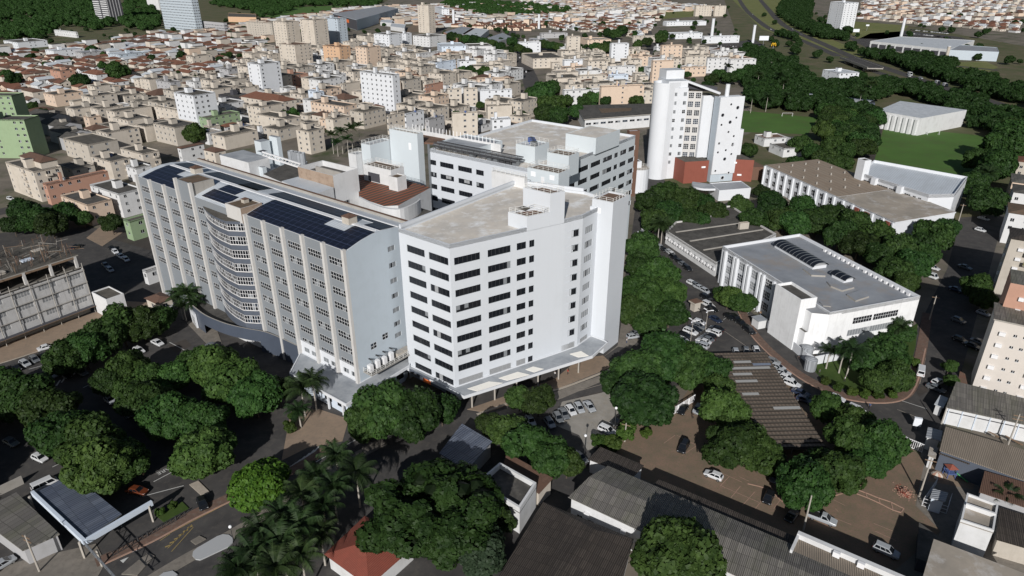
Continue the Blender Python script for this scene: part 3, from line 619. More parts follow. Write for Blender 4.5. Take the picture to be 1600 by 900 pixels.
# balcony with plant room machines on the end wall
ed = unit(e0, e1); en_ = (-ed[1], ed[0])
mb = MB(); mb.obox(e0, ed, 1.2, 17.6, -3.0, 0, 7.2, 7.45, 'concrete', 'roof_slab'); bal = mb.obj('balcony', grey)
railing('railing', grey, [add(add(e0, ed, 1.3), en_, -.02), add(add(e0, ed, 1.3), en_, -2.9), add(add(e0, ed, 17.5), en_, -2.9), add(add(e0, ed, 17.5), en_, -.02)], 7.45, 1.1, 1.5, closed=False)
r = random.Random(3)
for k in range(7):
    s = 1.9 + k * 2.2; mb = MB()
    if k in (4, 5): mb.obox(e0, ed, s, s + 2.0, -2.0, -.4, 7.45, 8.5, 'beige', 'concrete')
    else:
        mb.obox(e0, ed, s, s + 1.0, -1.9, -.7, 7.5, 9.0 + r.random(), 'white_metal'); mb.tube((*add(add(e0, ed, s + 1.3), en_, -1.2), 7.5), (*add(add(e0, ed, s + 1.3), en_, -1.2), 10.2), .22, .22, 'steel')
        mb.bar((*add(add(e0, ed, s + 1.3), en_, -1.2), 10.1), (*add(add(e0, ed, s + 1.3), en_, 0), 10.1), .25, 'dark_iron')
    mb.obj('plant_unit', grey)

# ---- white wing
wa, wb, wc, wd, we = (-26.2, 148.2), (-13.6, 138.0), (12.7, 154.4), (17.3, 157.6), (21.8, 163.4)
t2 = [(20.1, 164.0), (24.9, 160.6), (29.8, 167.0), (25.0, 170.4)]
wback, wbk2 = (1.0, 184.5), (19.5, 176.5)
white = thing('hospital_wing', 'bright white ten-storey hospital wing with ribbon windows, pointed front corner and flat sandy roof', 'hospital', (0, 160, 0))
WR = [37.6 - 3.95 * k for k in range(9)]
def cols(p, q, us, v): return [tuple(onwall(p, q, u, v)[0] for u in c) for c in us]
CA = cols(wa, wb, [(636, 663), (669.5, 699.5)], 390)
CB = cols(wb, wc, [(709, 750), (762, 798), (807.5, 822), (827, 835), (882.5, 903.5)], 390)
CC = cols(wd, we, [(914.5, 926)], 365)
faces = []
mb = MB()
hA = [(a, b_, z - 1.75, z) for a, b_ in CA for z in WR]; mb.wall(wa, wb, 3.9, 41, hA, 'hospital_white', .22, 'hospital_bluewhite')
hB = [(a, b_, z - 1.75, z) for a, b_ in CB for z in WR if not (b_ - a > 2.2 and a > 20 and z > 39)]
mb.wall(wb, wc, 0, 41, hB, 'hospital_white', .22, 'hospital_bluewhite')
mb.wall(wc, wd, 0, 41, [], 'hospital_white')
hC = [(max(.3, a), b_, z - 1.9, z) for a, b_ in CC for z in [x - .3 for x in WR]]; mb.wall(wd, we, 0, 41, hC, 'hospital_white', .22)
mb.wall(we, t2[0], 0, 41, [], 'hospital_white')
mb.poly([(*wa, 0), (*wa, 41), (*wback, 41), (*wback, 0)], 'hospital_white'); mb.poly([(*wback, 0), (*wbk2, 0), (*wbk2, 41), (*wback, 41)], 'hospital_white'); mb.poly([(*wbk2, 0), (*t2[3], 0), (*t2[3], 41), (*wbk2, 41)], 'hospital_white')
# recessed ground storey under the left face, with its big corner pier
ra, rb = add(wa, unit(wa, wback), 5), add(add(wb, unit(wb, wc), 6), unit(wa, wback), 3)
mb.poly([(*ra, 0), (*rb, 0), (*rb, 4), (*ra, 4)], 'grey_wall'); mb.poly([(*wa, 3.9), (*wb, 3.9), (*add(wb, unit(wb, wc), 7), 3.9), (*rb, 3.9), (*ra, 3.9)], 'grey_wall')
mb.obj('wall', white)
for k, h in enumerate(hA): window(white, wa, wb, h, 'band', (k * 5) % 3)
for k, h in enumerate(hB): window(white, wb, wc, h, 'louvre' if h[2] < 5 and h[1] - h[0] > 1.9 else 'band', (k * 3) % 4 if h[2] > 30 else (k * 3) % 5 // 3)
for k, h in enumerate(hC): window(white, wd, we, h, 'louvre' if h[2] < 5 else 'pale', k % 2)
roofp = [wa, wb, wc, wd, we, t2[0], t2[3], wbk2, wback]
MB().prism(inset(roofp, .3), 39.6, 40.2, 'hospital_white', 'roof_cream').obj('roof', white)
mb = MB(); mb.parapet(roofp, 40.0, 41.02, .3, 'hospital_white'); 
for p, q in ((wback, wa), (wbk2, wback)):
    d = unit(p, q); mb.obox(p, d, .2, length(p, q) - .2, .02, .55, 41, 41.9, 'hospital_white')
mb.obj('parapet', white)
MB().prism([add(add(wb, unit(wb, wc), .2), (0, 1), .2), add(wb, unit(wb, wc), 3.2), add(add(wb, unit(wb, wc), 2.2), (-.5, .86), 2.6), add(add(wa, unit(wa, wb), 13.8), (.6, .8), .6)], 0, 3.88, 'mid_blue_grey').obj('corner_pier', white)
# stair towers above the roof
fd = unit(wb, wc); fnn = (-fd[1], fd[0])
def fw(s, n): return (wb[0] + fd[0] * s + fnn[0] * n, wb[1] + fd[1] * s + fnn[1] * n)
s_lo2 = onwall(wb, wc, 823.3, 343)[0]; s_u2 = onwall(wb, wc, 860, 303)[0]; s_u3 = onwall(wb, wc, 883, 299)[0]
def tower(name, P, z0, z1, m='hospital_white', top='roof_rust', rail=True, win=None):
    mb = MB(); mb.prism(P, z0, z1 - .35, m, top); mb.parapet(P, z1 - .35, z1, .25, m); o_ = mb.obj(name, white)
    if rail: railing('railing', white, inset(P, .15), z1, 1.05, 1.7)
    return o_
nl = unit(wb, wa)
P_lo = [fw(s_lo2, -.03), fw(s_u2 - .05, -.03), add(fw(s_u2 - .05, 0), nl, 4.4), add(fw(s_lo2, 0), nl, 5.6)]
tower('stair_tower', P_lo, 40.1, 43.6)
P_up = [fw(s_u2, -.03), fw(s_u3, -.03), add(fw(s_u3, 0), nl, 6.6), add(fw(s_u2, 0), nl, 8.0)]
tower('stair_tower', P_up, 40.1, 48.0)
mb = MB(); c = add(fw(s_u2, 0), nl, 5.5); mb.obox(c, nl, -.5, .6, -.06, .0, 40.2, 42.5, 'white_metal'); mb.obj('door', white)
mb = MB(); c = add(fw(s_u2 - 2.5, 0), nl, 4.9); mb.obox(c, nl, -1.0, 1.2, -.9, 1.2, 43.9, 44.05, 'roof_slab'); mb.bar((*c, 43.3), (*c, 44), .12, 'steel'); mb.obj('roof_hatch', white)
mb = MB(); mb.prism(t2, 0, 42.6, 'hospital_white', 'roof_rust'); mb.parapet(t2, 42.6, 43.0, .25, 'hospital_white'); mb.obj('stair_tower', white)
railing('railing', white, inset(t2, .15), 43.0, 1.05, 1.7)
MB().obox(t2[0], unit(t2[0], t2[1]), .8, 2.6, -.05, 0, 39.6, 41.0, 'lampglass').obj('light_panel', white)
# entrance canopy with pale skylights
k2 = [W2(725, 621, 4.2), W2(926, 557.5, 4.2), W2(950, 536, 4.2), W2(931, 526, 4.2), W2(904, 543, 4.2), W2(709, 603, 4.2), W2(640, 575, 4.2), W2(641, 582, 4.2)]
k2 = [k2[0], k2[1], k2[2], (24.9, 160.3), t2[0], we, wd, add(wc, fnn, -.02), add(wb, fnn, -.02), add(wa, unit(wb, wa), 0), add(add(wa, (-gd[0] * 0 - .62, -.785), 1.6), (0, 0), 0)]
mb = MB(); mb.prism(k2, 3.75, 4.25, 'white_paint', 'canopy_slab', True); mb.parapet(k2[:3] + k2[3:], 4.25, 4.5, .25, 'white_paint'); can2 = mb.obj('entrance_canopy', white)
for q in ([(735, 715), (960, 640), (1105, 655), (850, 745)], [(1060, 605), (1260, 540), (1385, 570), (1150, 630)], [(1340, 515), (1420, 485), (1530, 510), (1430, 545)]):
    P = [W2(620 + x / 6.667, 500 + y / 6.667, 4.3) for x, y in q]; mb = MB(); mb.prism(P, 4.2, 4.33, 'skylight'); mb.obj('skylight', white)
P = [W2(800 + x / 6.667, 460 + y / 6.667, 4.3) for x, y in ((600, 620), (720, 590), (800, 640), (690, 655))]; MB().prism(P, 4.2, 4.33, 'skylight').obj('skylight', white)
for k in range(6):
    c = add(lerp(k2[0], k2[1], (k + .4) / 6), fnn, .8); MB().tube((*c, 0), (*c, 3.8), .22, .22, 'post_concrete').obj('pillar', white)
# sign band over the drive-in entrance
d = unit(wa, wb); c0 = add(wa, (d[1], -d[0]), 1.6)
mb = MB(); mb.obox(c0, d, 2.0, 14.6, -.12, 0, 2.95, 4.6, 'mid_blue_grey'); sb = mb.obj('sign_band', white)
mb = MB(); mb.obox(c0, d, 7.0, 9.6, -.2, -.13, 3.0, 4.0, 'orange_sign'); mb.obox(c0, d, 5.9, 6.9, -.2, -.13, 3.2, 4.1, 'billboard'); mb.obj('sign', white)
mb = MB(); r = random.Random(9); x = 2.4
while x < 5.7:
    wl = .25 + r.random() * .2; mb.obox(c0, d, x, x + wl, -.2, -.13, 3.5, 4.1, 'dark_iron'); x += wl + .12
mb.obj('sign_lettering', white)

# ---- generic helpers for blocks given by their near roof corner in the photograph
def solve_len(p, d, z, ut):
    fw0 = p[1] * CP - (z - H) * SP; k = (ut - 800) / FPX
    den = d[0] - k * d[1] * CP
    return (k * fw0 - p[0]) / den if abs(den) > 1e-6 else 10
def quad(u, v, uL, uR, z, beta):
    """footprint (near, right, far, left) of a block whose near roof corner is seen at (u,v) and whose left and right roof corners sit at columns uL and uR"""
    b_ = (math.cos(R(beta)), math.sin(R(beta))); a = (-b_[1], b_[0]); p = W2(u, v, z)
    tb = solve_len(p, b_, z, uR); ta = solve_len(p, a, z, uL)
    tb = min(max(tb, 1.2), 200); ta = min(max(ta, 1.2), 200)
    r_ = add(p, b_, tb); l_ = add(p, a, ta); return [p, r_, add(r_, a, ta), l_]
def rbox(parent, name, u, v, uL, uR, z0, z1, m, top, beta=53.3, par=.3, rail=0, m2=None):
    P = quad(u, v, uL, uR, z1, beta); mb = MB(); mb.prism(P, z0, z1 - par, m, top)
    if par: mb.parapet(P, z1 - par, z1, .22, m)
    if m2: mb.poly([(*add(p, (math.cos(R(beta + 90)), math.sin(R(beta + 90))), 0), z) for p, z in ()] or [(P[3][0] - .01 * math.cos(R(beta)), P[3][1] - .01 * math.sin(R(beta)), z0), (P[0][0] - .01 * math.cos(R(beta)), P[0][1] - .01 * math.sin(R(beta)), z0), (P[0][0] - .01 * math.cos(R(beta)), P[0][1] - .01 * math.sin(R(beta)), z1), (P[3][0] - .01 * math.cos(R(beta)), P[3][1] - .01 * math.sin(R(beta)), z1)], m2)
    o_ = mb.obj(name, parent)
    if rail: railing('railing', parent, inset(P, .12), z1, rail, 1.7)
    return P

# ---- rear white block round the courtyard
uD, uK, uA = (-27.8, 227.2), (8.9, 199.1), (44.7, 247.1); uF = (uD[0] + uA[0] - uK[0], uD[1] + uA[1] - uK[1])
rear = thing('hospital_wing', 'white rear hospital block with dark ribbon windows, roof pipes and rooftop rooms behind the courtyard', 'hospital', (8, 237, 0))
UR = [36.4 - 4.2 * k for k in range(6)]
c1 = cols(uD, uK, [(671.5, 681.5), (687.5, 708.5), (715.5, 737), (743.5, 755.5)], 258); c2 = cols(uK, uA, [(858, 868), (870, 886.5), (890, 908), (904.5, 920), (923.5, 938.5), (942, 956.5), (959.5, 965), (968.5, 978), (981, 990.5)], 250)
c2 = cols(uK, uA, [(884, 900), (904.5, 920), (923.5, 938.5), (942, 956.5), (959.5, 965), (968.5, 978), (981, 990.5)], 252)
mb = MB(); h1 = [(max(.1, a), b_, z - 1.7, z) for a, b_ in c1 for z in UR]; h2 = [(a, b_, z - 1.7, z) for a, b_ in c2 for z in UR]
mb.wall(uD, uK, 0, 40, h1, 'hospital_white', .22, 'hospital_bluewhite'); mb.wall(uK, uA, 0, 40, h2, 'hospital_bluewhite', .22); mb.wall(uA, uF, 0, 40, [], 'hospital_white'); mb.wall(uF, uD, 0, 40, [], 'hospital_white')
mb.obj('wall', rear)
for k, h in enumerate(h1): window(rear, uD, uK, h, 'band', k % 3)
for k, h in enumerate(h2): window(rear, uK, uA, h, 'band', k % 4 // 2)
U4 = [uD, uK, uA, uF]
MB().prism(inset(U4, .3), 38.6, 39.2, 'hospital_white', 'roof_cream').obj('roof', rear)
MB().parapet(U4, 39.0, 40.05, .3, 'hospital_white').obj('parapet', rear)
rbox(rear, 'penthouse', 931.5, 216, 884, 969, 39.2, 44.6, 'hospital_bluewhite', 'roof_cream', par=.15)
P = rbox(rear, 'rooftop_room', 836, 230, 806, 858, 39.2, 44.6, 'hospital_bluewhite', 'roof_white', rail=1.1)
for k in range(3):
    c = lerp(P[0], P[2], .25 + k * .25); MB().obox(c, gd, -.8, .8, -.8, .8, 44.4, 45.9, 'blue_plastic' if k else 'steel', 'alu_dark').obj('cooling_unit', rear)
rbox(rear, 'rooftop_room', 889, 244, 855, 905, 37.5, 44.0, 'hospital_bluewhite', 'roof_moss', rail=1.1)
P = rbox(rear, 'rooftop_room', 873, 271.5, 824, 890, 34, 43.4, 'hospital_bluewhite', 'roof_moss', rail=1.1)
e = unit(P[3], P[0]); L = length(P[3], P[0]); mb = MB()
for a in (.12, .72): mb.obox(P[3], e, L * a, L * a + 1.6, -.06, 0, 41.2, 42.6, 'lampglass')
mb.obj('light_panel', rear); MB().obox(P[3], e, L * .45, L * .45 + 1.1, -.07, 0, 39.4, 41.6, 'white_metal').obj('door', rear)
rbox(rear, 'roof_wall', 819.5, 278.5, 768, 824, 38.6, 43.2, 'white_wall', 'roof_sand', rail=1.0)
rbox(rear, 'rooftop_room', 748, 231, 690, 785, 39.2, 42.0, 'hospital_bluewhite', 'canopy_slab')
mb = MB()                                                                  # pipe rack along the courtyard edge
ud = unit(uD, uK); ui = (-ud[1], ud[0]); r = random.Random(5)
for k in range(9): mb.bar((*add(add(uD, ud, 1), ui, .5 + .5 * k), 41.2 + .35 * (k % 3)), (*add(add(uD, ud, 36), ui, .5 + .5 * k), 41.2 + .35 * (k % 3)), .3, 'steel' if k % 2 else 'alu_dark')
for k in range(14):
    a = 1.5 + 2.5 * k; mb.bar((*add(add(uD, ud, a), ui, .6), 39.3), (*add(add(uD, ud, a), ui, .6), 41.9), .16, 'alu_dark'); mb.bar((*add(add(uD, ud, a), ui, 4.2), 39.3), (*add(add(uD, ud, a), ui, 4.2), 41.9), .16, 'alu_dark'); mb.bar((*add(add(uD, ud, a), ui, .6), 41.6), (*add(add(uD, ud, a), ui, 4.2), 41.6), .16, 'steel')
    if r.random() < .6: mb.obox(add(add(uD, ud, a), ui, 2.2), ud, 0, 1.4, -.8, .9, 39.3, 40.6 + r.random(), r.choice(['steel', 'alu_dark', 'beige']))
mb.obj('pipe_rack', rear)
MB().obox(uD, ud, -.3, .45, -.5, .02, 0, 41.6, 'steel').obj('service_riser', rear)
# long white fence wall at the back of the roof
fp, fq = W2(645, 199, 43), W2(782, 223, 43); d = unit(fp, fq); mb = MB(); mb.obox(fp, d, 0, length(fp, fq), 0, .4, 39, 42.4, 'white_wall')
for k in range(int(length(fp, fq) / 1.6)): mb.bar((*add(fp, d, k * 1.6), 42.3), (*add(fp, d, k * 1.6), 44.2), .2, 'white_metal')
mb.obj('roof_screen', rear)
MB().prism([W2(654, 204, 41), W2(700, 211, 41), W2(690, 224, 41), W2(656, 222, 41)], 40.4, 41, 'brick_dark', 'roof_rust').obj('roof_deck', rear)

# ---- blue-white stair block, left of the rear block
stair = thing('hospital_stair_block', 'pale blue windowless hospital stair block with railed roofs beside the courtyard windows', 'stair block', (*W2(640, 260, 0), 0))
rbox(stair, 'tower', 651.7, 209.5, 608, 661, 0, 44.5, 'hospital_bluewhite', 'roof_sand', rail=1.1)
rbox(stair, 'tower', 578, 227, 564, 612, 0, 40.5, 'hospital_bluewhite', 'canopy_slab', rail=1.1)
rbox(stair, 'wing', 556, 242, 544, 572, 0, 37, 'white_wall', 'canopy_slab', rail=1.0)
P = quad(651.7, 209.5, 608, 661, 44.5, 53.3); e = unit(P[3], P[0]); MB().obox(P[3], e, 9, 10.2, -.06, 0, 38.6, 41, 'lampglass').obj('light_panel', stair)

# ---- block between the wings: ribbed clay roof with a curved white parapet, and rooftop rooms
mid = thing('hospital_wing', 'lower hospital block with ribbed red-brown roof and curved white parapet behind the grey wing', 'hospital', (*W2(615, 320, 20), 0))
mp = [W2(u, v, 36.5) for u, v in ((561, 308), (600, 321), (622, 320), (673, 292), (603, 272), (558, 272))]
mb = MB(); mb.prism(mp, 0, 36.3, 'white_wall', 'clay_ribs'); mb.obj('wall', mid)
cv = smooth([W2(u, v, 36.9) for u, v in ((560, 308), (580, 318), (600, 325), (625, 327), (648, 318), (657, 311))], 4)
mb = MB(); pv = [lerp(c, (-33, 205), .03) for c in cv]
for k in range(len(cv) - 1):
    a, b_, c, d = cv[k], cv[k + 1], pv[k + 1], pv[k]
    mb.poly([(*a, 0), (*b_, 0), (*b_, 36.9), (*a, 36.9)], 'white_wall'); mb.poly([(*a, 36.9), (*b_, 36.9), (*c, 36.9), (*d, 36.9)], 'white_wall'); mb.poly([(*d, 35), (*c, 35), (*c, 36.9), (*d, 36.9)], 'white_wall')
mb.obj('curved_parapet', mid)
rbox(mid, 'rooftop_room', 620.5, 278, 606.5, 634.5, 36, 40.4, 'white_wall', 'roof_moss')
P = rbox(mid, 'rooftop_room', 610.5, 266.5, 567, 631, 35, 41.2, 'white_wall', 'roof_moss', rail=1.0)
e = unit(P[3], P[0]); mb = MB(); mb.obox(P[3], e, 2, 7, -.05, 0, 36.5, 39.2, 'dark_wall'); mb.obj('opening', mid)
MB().prism([W2(u, v, 33) for u, v in ((621, 336), (658, 325), (684, 333), (640, 349))], 0, 33, 'white_wall', 'roof_dark').obj('terrace', mid)
tnk = thing('hospital_plant_room', 'tall rooftop plant room with rust-stained parapet and plain white side wall behind the solar roof', 'plant room', (*W2(520, 300, 20), 0))
P = quad(520, 274.5, 465, 559, 43, 53.3)
mb = MB(); mb.prism(P, 0, 41.4, 'white_wall', 'roof_dark'); mb.parapet(P, 41.4, 43, .3, 'white_wall'); mb.obj('wall', tnk)
b3 = math.cos(R(53.3)), math.sin(R(53.3)); mb = MB(); mb.poly([(P[3][0] - b3[0] * .02, P[3][1] - b3[1] * .02, 38.5), (P[0][0] - b3[0] * .02, P[0][1] - b3[1] * .02, 38.5), (P[0][0] - b3[0] * .02, P[0][1] - b3[1] * .02, 43.01), (P[3][0] - b3[0] * .02, P[3][1] - b3[1] * .02, 43.01)], 'rust_wall'); mb.obj('stained_face', tnk)
mb = MB(); m_ = lerp(P[3], P[2], .45); e = unit(P[3], P[0]); mb.obox(m_, e, 3, 14, -.2, .2, 41.4, 42.8, 'concrete'); mb.obj('partition', tnk)
inst('window', winmesh('grid', 2, 2, 0), tnk, tuple(Vector((*add(add(P[0], b3, 2.5), (b3[1], -b3[0]), .2), 33)) - tnk.location), R(53.3))
for nm, q, z, m, top in (('roof', ((440, 283), (466, 276), (521, 293), (489, 304.5)), 39.8, 'white_wall', 'roof_panel_white'), ('roof', ((411, 272), (446, 256), (466, 262), (466, 277), (441, 285)), 39.4, 'white_wall', 'roof_dark'), ('service_building', ((343, 242), (388, 254), (420, 246), (380, 234)), 41, 'white_wall', 'canopy_slab')):
    MB().prism([W2(u, v, z) for u, v in q], 0, z, m, top).obj(nm, tnk)
plant = thing('cooling_plant', 'row of pale cooling towers, tanks and silver ducts behind the grey wing', 'cooling plant', (*W2(420, 262, 30), 0))
P = [W2(u, v, 30) for u, v in ((385, 280), (470, 270), (480, 252), (395, 250))]
MB().prism(P, 0, 30, 'white_wall', 'roof_white').obj('base', plant)
for u, v, uL, uR, z1 in ((407, 222, 397, 421, 40), (432, 215, 420, 438, 41), (410, 262, 402, 416, 39)): rbox(plant, 'cooling_tower', u, v, uL, uR, 28, z1, 'hospital_bluewhite', 'metal_grey', par=0)
for k in range(4):
    a = W2(453 + 6 * k, 231 + k, 40); b_ = W2(453 + 6 * k, 250 + k, 34); MB().tube((*a, 39), (*a, 29), 1.1, 1.1, 'metal_grey', 10).obj('duct', plant)
mb = MB(); p, q = (*W2(411, 243, 41), 41), (*W2(470, 262, 41), 41)
mb.bar(p, q, .5, 'white_metal'); mb.bar((p[0], p[1], 42.2), (q[0], q[1], 42.2), .4, 'white_metal')
for k in range(12): a = lerp(p, q, k / 12); b_ = lerp(p, q, (k + 1) / 12); mb.bar(a, (b_[0], b_[1], 42.2), .2, 'rail')
mb.obj('pipe_bridge', plant)
MB().obox(W2(412, 250, 38), gd, -1.2, 1.2, -1.2, 1.2, 28, 41, 'hospital_bluewhite', 'dark_wall').obj('tower_post', plant)
# ================================================================ OTHER LANDMARK BUILDINGS
def wins(parent, p, q, us, v, zs, hgt, kind, mb=None, m='white_wall', z0=0, z1=10, var=1, depth=.2):
    """a wall with a grid of real openings: columns read off the photograph, storeys by height"""
    L = length(p, q)
    C = [tuple(onwall(p, q, u, v)[0] for u in c) for c in us]
    hs = [(max(.15, a), min(L - .15, b_), z - hgt, z) for a, b_ in C for z in zs if b_ > .5 and a < L - .5]
    mb.wall(p, q, z0, z1, hs, m, depth)
    return hs
def addwins(parent, p, q, hs, kind, nvar=2):
    for k, h in enumerate(hs): window(parent, p, q, h, kind, (k * 7 + 3) % nvar)
def rowholes(L, n, w_, m0, m1, zs, hgt):
    return [(m0 + (L - m0 - m1 - w_) * k / max(1, n - 1), m0 + (L - m0 - m1 - w_) * k / max(1, n - 1) + w_, z - hgt, z) for k in range(n) for z in zs]

# ---- white tower with a round corner and a perforated slab
tw = thing('white_tower', 'tall white tower with rounded end, red brick base and slab dotted with small round holes', 'tower', (88, 325, 0))
TH = 46.0
ccx, ccy, cr = 72.0, 332.0, 5.2
cyl = [(ccx + cr * math.cos(a), ccy + cr * math.sin(a)) for a in np.linspace(R(85), R(285), 28)]
cyl += [add(cyl[-1], (math.cos(R(30)), math.sin(R(30))), 7), (ccx + 6, ccy + 9)]
mb = MB(); mb.prism(cyl, 0, TH - 1.2, 'white_paint', 'roof_white'); mb.parapet(cyl, TH - 1.2, TH, .3, 'white_paint'); mb.obj('round_shaft', tw)
ff = cyl[27]; b15 = (math.cos(R(13)), math.sin(R(13))); n15 = (-b15[1], b15[0])
def tf(a, n): return (ff[0] + b15[0] * a + n15[0] * n, ff[1] + b15[1] * a + n15[1] * n)
wfr = 10.2
mb = MB(); zz = [41.5 - 4.05 * k for k in range(9)]
hL = [(1.2, 2.5, z - 1.7, z) for z in zz]
hh = [(3.2, 4.7, z - 1.6, z) for z in zz] + [(8.0, 9.6, z - 1.7, z) for z in zz]
mb.wall(tf(0, 1), tf(wfr, 1), 0, 43.4, hL + hh, 'white_paint', .2)
mb.prism([tf(0, 1.02), tf(wfr, 1.02), tf(wfr, 14), tf(0, 14)], 43.3, 43.6, 'white_paint', 'roof_white')
mb.prism([tf(.3, 2.0), tf(wfr, 2.0), tf(wfr, 14), tf(.3, 14)], 43.3, 46.6, 'white_paint', 'roof_white')
mb.prism([tf(2, 9), tf(wfr + 1, 9), tf(wfr + 1, 17), tf(2, 17)], 0, 50.5, 'white_paint', 'roof_white')
mb.poly([(*tf(wfr, 1), 0), (*tf(wfr, 14), 0), (*tf(wfr, 14), 43.4), (*tf(wfr, 1), 43.4)], 'white_paint')
mb.obj('wall', tw)
for k, h in enumerate(hL + hh): window(tw, tf(0, 1), tf(wfr, 1), h, 'pale' if k % 4 else 'grid', k % 2)
# slab
sl0, sl1 = (96.2, 322.4), (108.3, 325.6); sd = unit(sl0, sl1); sn = (-sd[1], sd[0])
slabP = [sl0, sl1, add(sl1, sn, 5.0), add(sl0, sn, 5.0)]; sh = hz(151, sl1)
holesP = [(1012, 486), (1080, 520), (923, 598), (1065, 624), (1000, 671), (910, 699), (983, 773), (1038, 816), (886, 892), (1027, 898)]
hp = [(990 + x / 6.667, 90 + y / 6.667) for x, y in holesP] + [(980 + x / 6.667, 200 + y / 6.667) for x, y in ((952, 158), (1092, 171), (1022, 229), (940, 252), (1079, 269), (1010, 321), (913, 445), (1051, 463), (987, 516))]
mb = MB(); hs = []
for k, (u, v) in enumerate(hp):
    s, z = onwall(sl0, sl1, u, v); w_ = .95 if k in (1, 2, 4, 11, 15, 18) else .6; hs.append((s - w_, s + w_, z - w_, z + w_))
mb.prism(slabP, 0, sh, 'cool_grey', 'white_paint'); mb.obj('slab_core', tw)  # slab sides greyer than the white front: their shade is put into the colour
f0, f1 = add(sl0, sn, -.5), add(sl1, sn, -.5)
mb = MB(); mb.wall(f0, f1, 4, sh + .3, hs, 'white_paint', .45)
for p, q in ((f1, sl1), (sl0, f0)): mb.poly([(*p, 4), (*q, 4), (*q, sh + .3), (*p, sh + .3)], 'white_paint')
mb.poly([(*f0, sh + .3), (*f1, sh + .3), (*sl1, sh + .3), (*sl0, sh + .3)], 'white_paint')
mb.obj('perforated_slab', tw)
for s0, s1, z0, z1 in hs:                       # each porthole: a round-cornered surround closing the square reveal
    mb = MB(); c = ((s0 + s1) / 2, (z0 + z1) / 2); rr = (s1 - s0) / 2; N = 16
    P3 = lambda a, z, o: (f0[0] + sd[0] * a + sn[0] * o, f0[1] + sd[1] * a + sn[1] * o, z)
    for k in range(N):
        t0, t1 = 2 * math.pi * k / N, 2 * math.pi * (k + 1) / N; sq = lambda t: max(abs(math.cos(t)), abs(math.sin(t)))
        i0 = (c[0] + math.cos(t0) * rr * .86, c[1] + math.sin(t0) * rr * .86); i1 = (c[0] + math.cos(t1) * rr * .86, c[1] + math.sin(t1) * rr * .86)
        o0 = (c[0] + math.cos(t0) / sq(t0) * rr, c[1] + math.sin(t0) / sq(t0) * rr); o1 = (c[0] + math.cos(t1) / sq(t1) * rr, c[1] + math.sin(t1) / sq(t1) * rr)
        mb.poly([P3(*i0, .01), P3(*i1, .01), P3(*o1, .01), P3(*o0, .01)], 'white_paint'); mb.poly([P3(*i0, .01), P3(*i1, .01), P3(*i1, .4), P3(*i0, .4)], 'grey_wall')
    mb.poly([P3(s0, z0, .44), P3(s1, z0, .44), P3(s1, z1, .44), P3(s0, z1, .44)], 'glass'); mb.obj('porthole', tw)
# glazed stair strips and the blank pier between wall and slab, topped by an open pergola
g0, g1, g2, g3 = tf(wfr + .2, 1.6), tf(wfr + 6.4, -.6), tf(wfr + 6.5, -2.2), tf(wfr + 12.0, -2.4)
def strip(p, q, n, z0, z1):
    L = length(p, q); mb = MB(); hs = []
    for k in range(n):
        for z in zz[:8]: hs.append((.5 + (L / n) * k, (L / n) * (k + 1) - .4, z - 2.9, z - .3))
    mb.wall(p, q, z0, z1, hs, 'pilaster_cream', .3); mb.obj('stair_wall', tw)
    for k, h in enumerate(hs): window(tw, p, q, h, 'tall', k % 2)
strip(g0, g1, 2, 10.5, 42)
mb = MB(); mb.prism([g2, g3, add(g3, n15, 6), add(g2, n15, 6)], 10.5, 40.2, 'white_paint', 'roof_slab'); mb.prism([g0, g1, add(g1, n15, 9), add(g0, n15, 9)], 41.8, 42, 'concrete', 'roof_slab'); mb.obj('pier', tw)
mb = MB(); p, q = tf(wfr - .3, 4), add(sl0, sn, .6); za, zb_ = hz(126, p), hz(147, q) + .3
for n_ in (0, 3): mb.bar((*add(p, n15, n_), za), (*add(q, n15, n_), zb_), .9, 'white_paint')
for k in range(7):
    t = k / 6; a = lerp(p, q, t); z = za + (zb_ - za) * t; mb.bar((*a, z), (*add(a, n15, 3), z), .45, 'white_paint')
mb.prism([add(p, n15, 3.2), add(q, n15, 3.2), add(q, n15, 7), add(p, n15, 7)], 42.4, 44.6, 'dark_wall', 'roof_dark'); mb.obj('pergola', tw)
MB().tube((*add(lerp(sl0, sl1, .4), sn, 3), sh), (*add(lerp(sl0, sl1, .4), sn, 3), sh + 5.5), 1.0, 1.0, 'white_paint', 12).obj('chimney', tw)
bk = [W2(1067, 287), W2(1104, 284.5), (98, 336), W2(1048, 263)]
mb = MB(); mb.prism([bk[0], bk[1], add(bk[1], n15, 9), W2(1043, 240, 10.6)], 0, 10.7, 'brick_red', 'roof_slab'); mb.obj('brick_base', tw); mb = MB()
r0, r1 = W2(1144, 282.5), W2(1173.5, 284); mb.prism([r0, r1, add(r1, n15, 15), add(r0, n15, 15)], 0, 10.7, 'brick_red', 'roof_slab')
mb.prism([add(r1, n15, 3), add(add(r1, n15, 1), b15, 8), add(add(r1, n15, 12), b15, 8), add(r1, n15, 14)], 0, 6.5, 'brick_dark', 'roof_rust'); mb.obj('brick_base', tw)
mb = MB()
for u, v in ((1099, 261), (1148, 254), (1155, 273)):
    p, q = (bk[0], bk[1]) if u < 1110 else (r0, r1); s, z = onwall(p, q, u, v); d = unit(p, q); mb.obox(p, d, s - 1, s + 1, -.3, -.01, z - .4, z + .4, 'lampglass')
mb.obj('louvre', tw)
mb = MB(); sbp = add(sl1, n15, 7.0); mb.prism([sbp, add(sbp, b15, 6.5), add(add(sbp, b15, 6.5), n15, 8), add(sbp, n15, 8)], 0, hz(203, sbp), 'white_paint', 'roof_white'); mb.obj('side_block', tw)
ent = thing('entrance_building', 'low white entrance building with ribbed grey roof at the foot of the white tower', 'building', (*W2(1140, 300), 0))
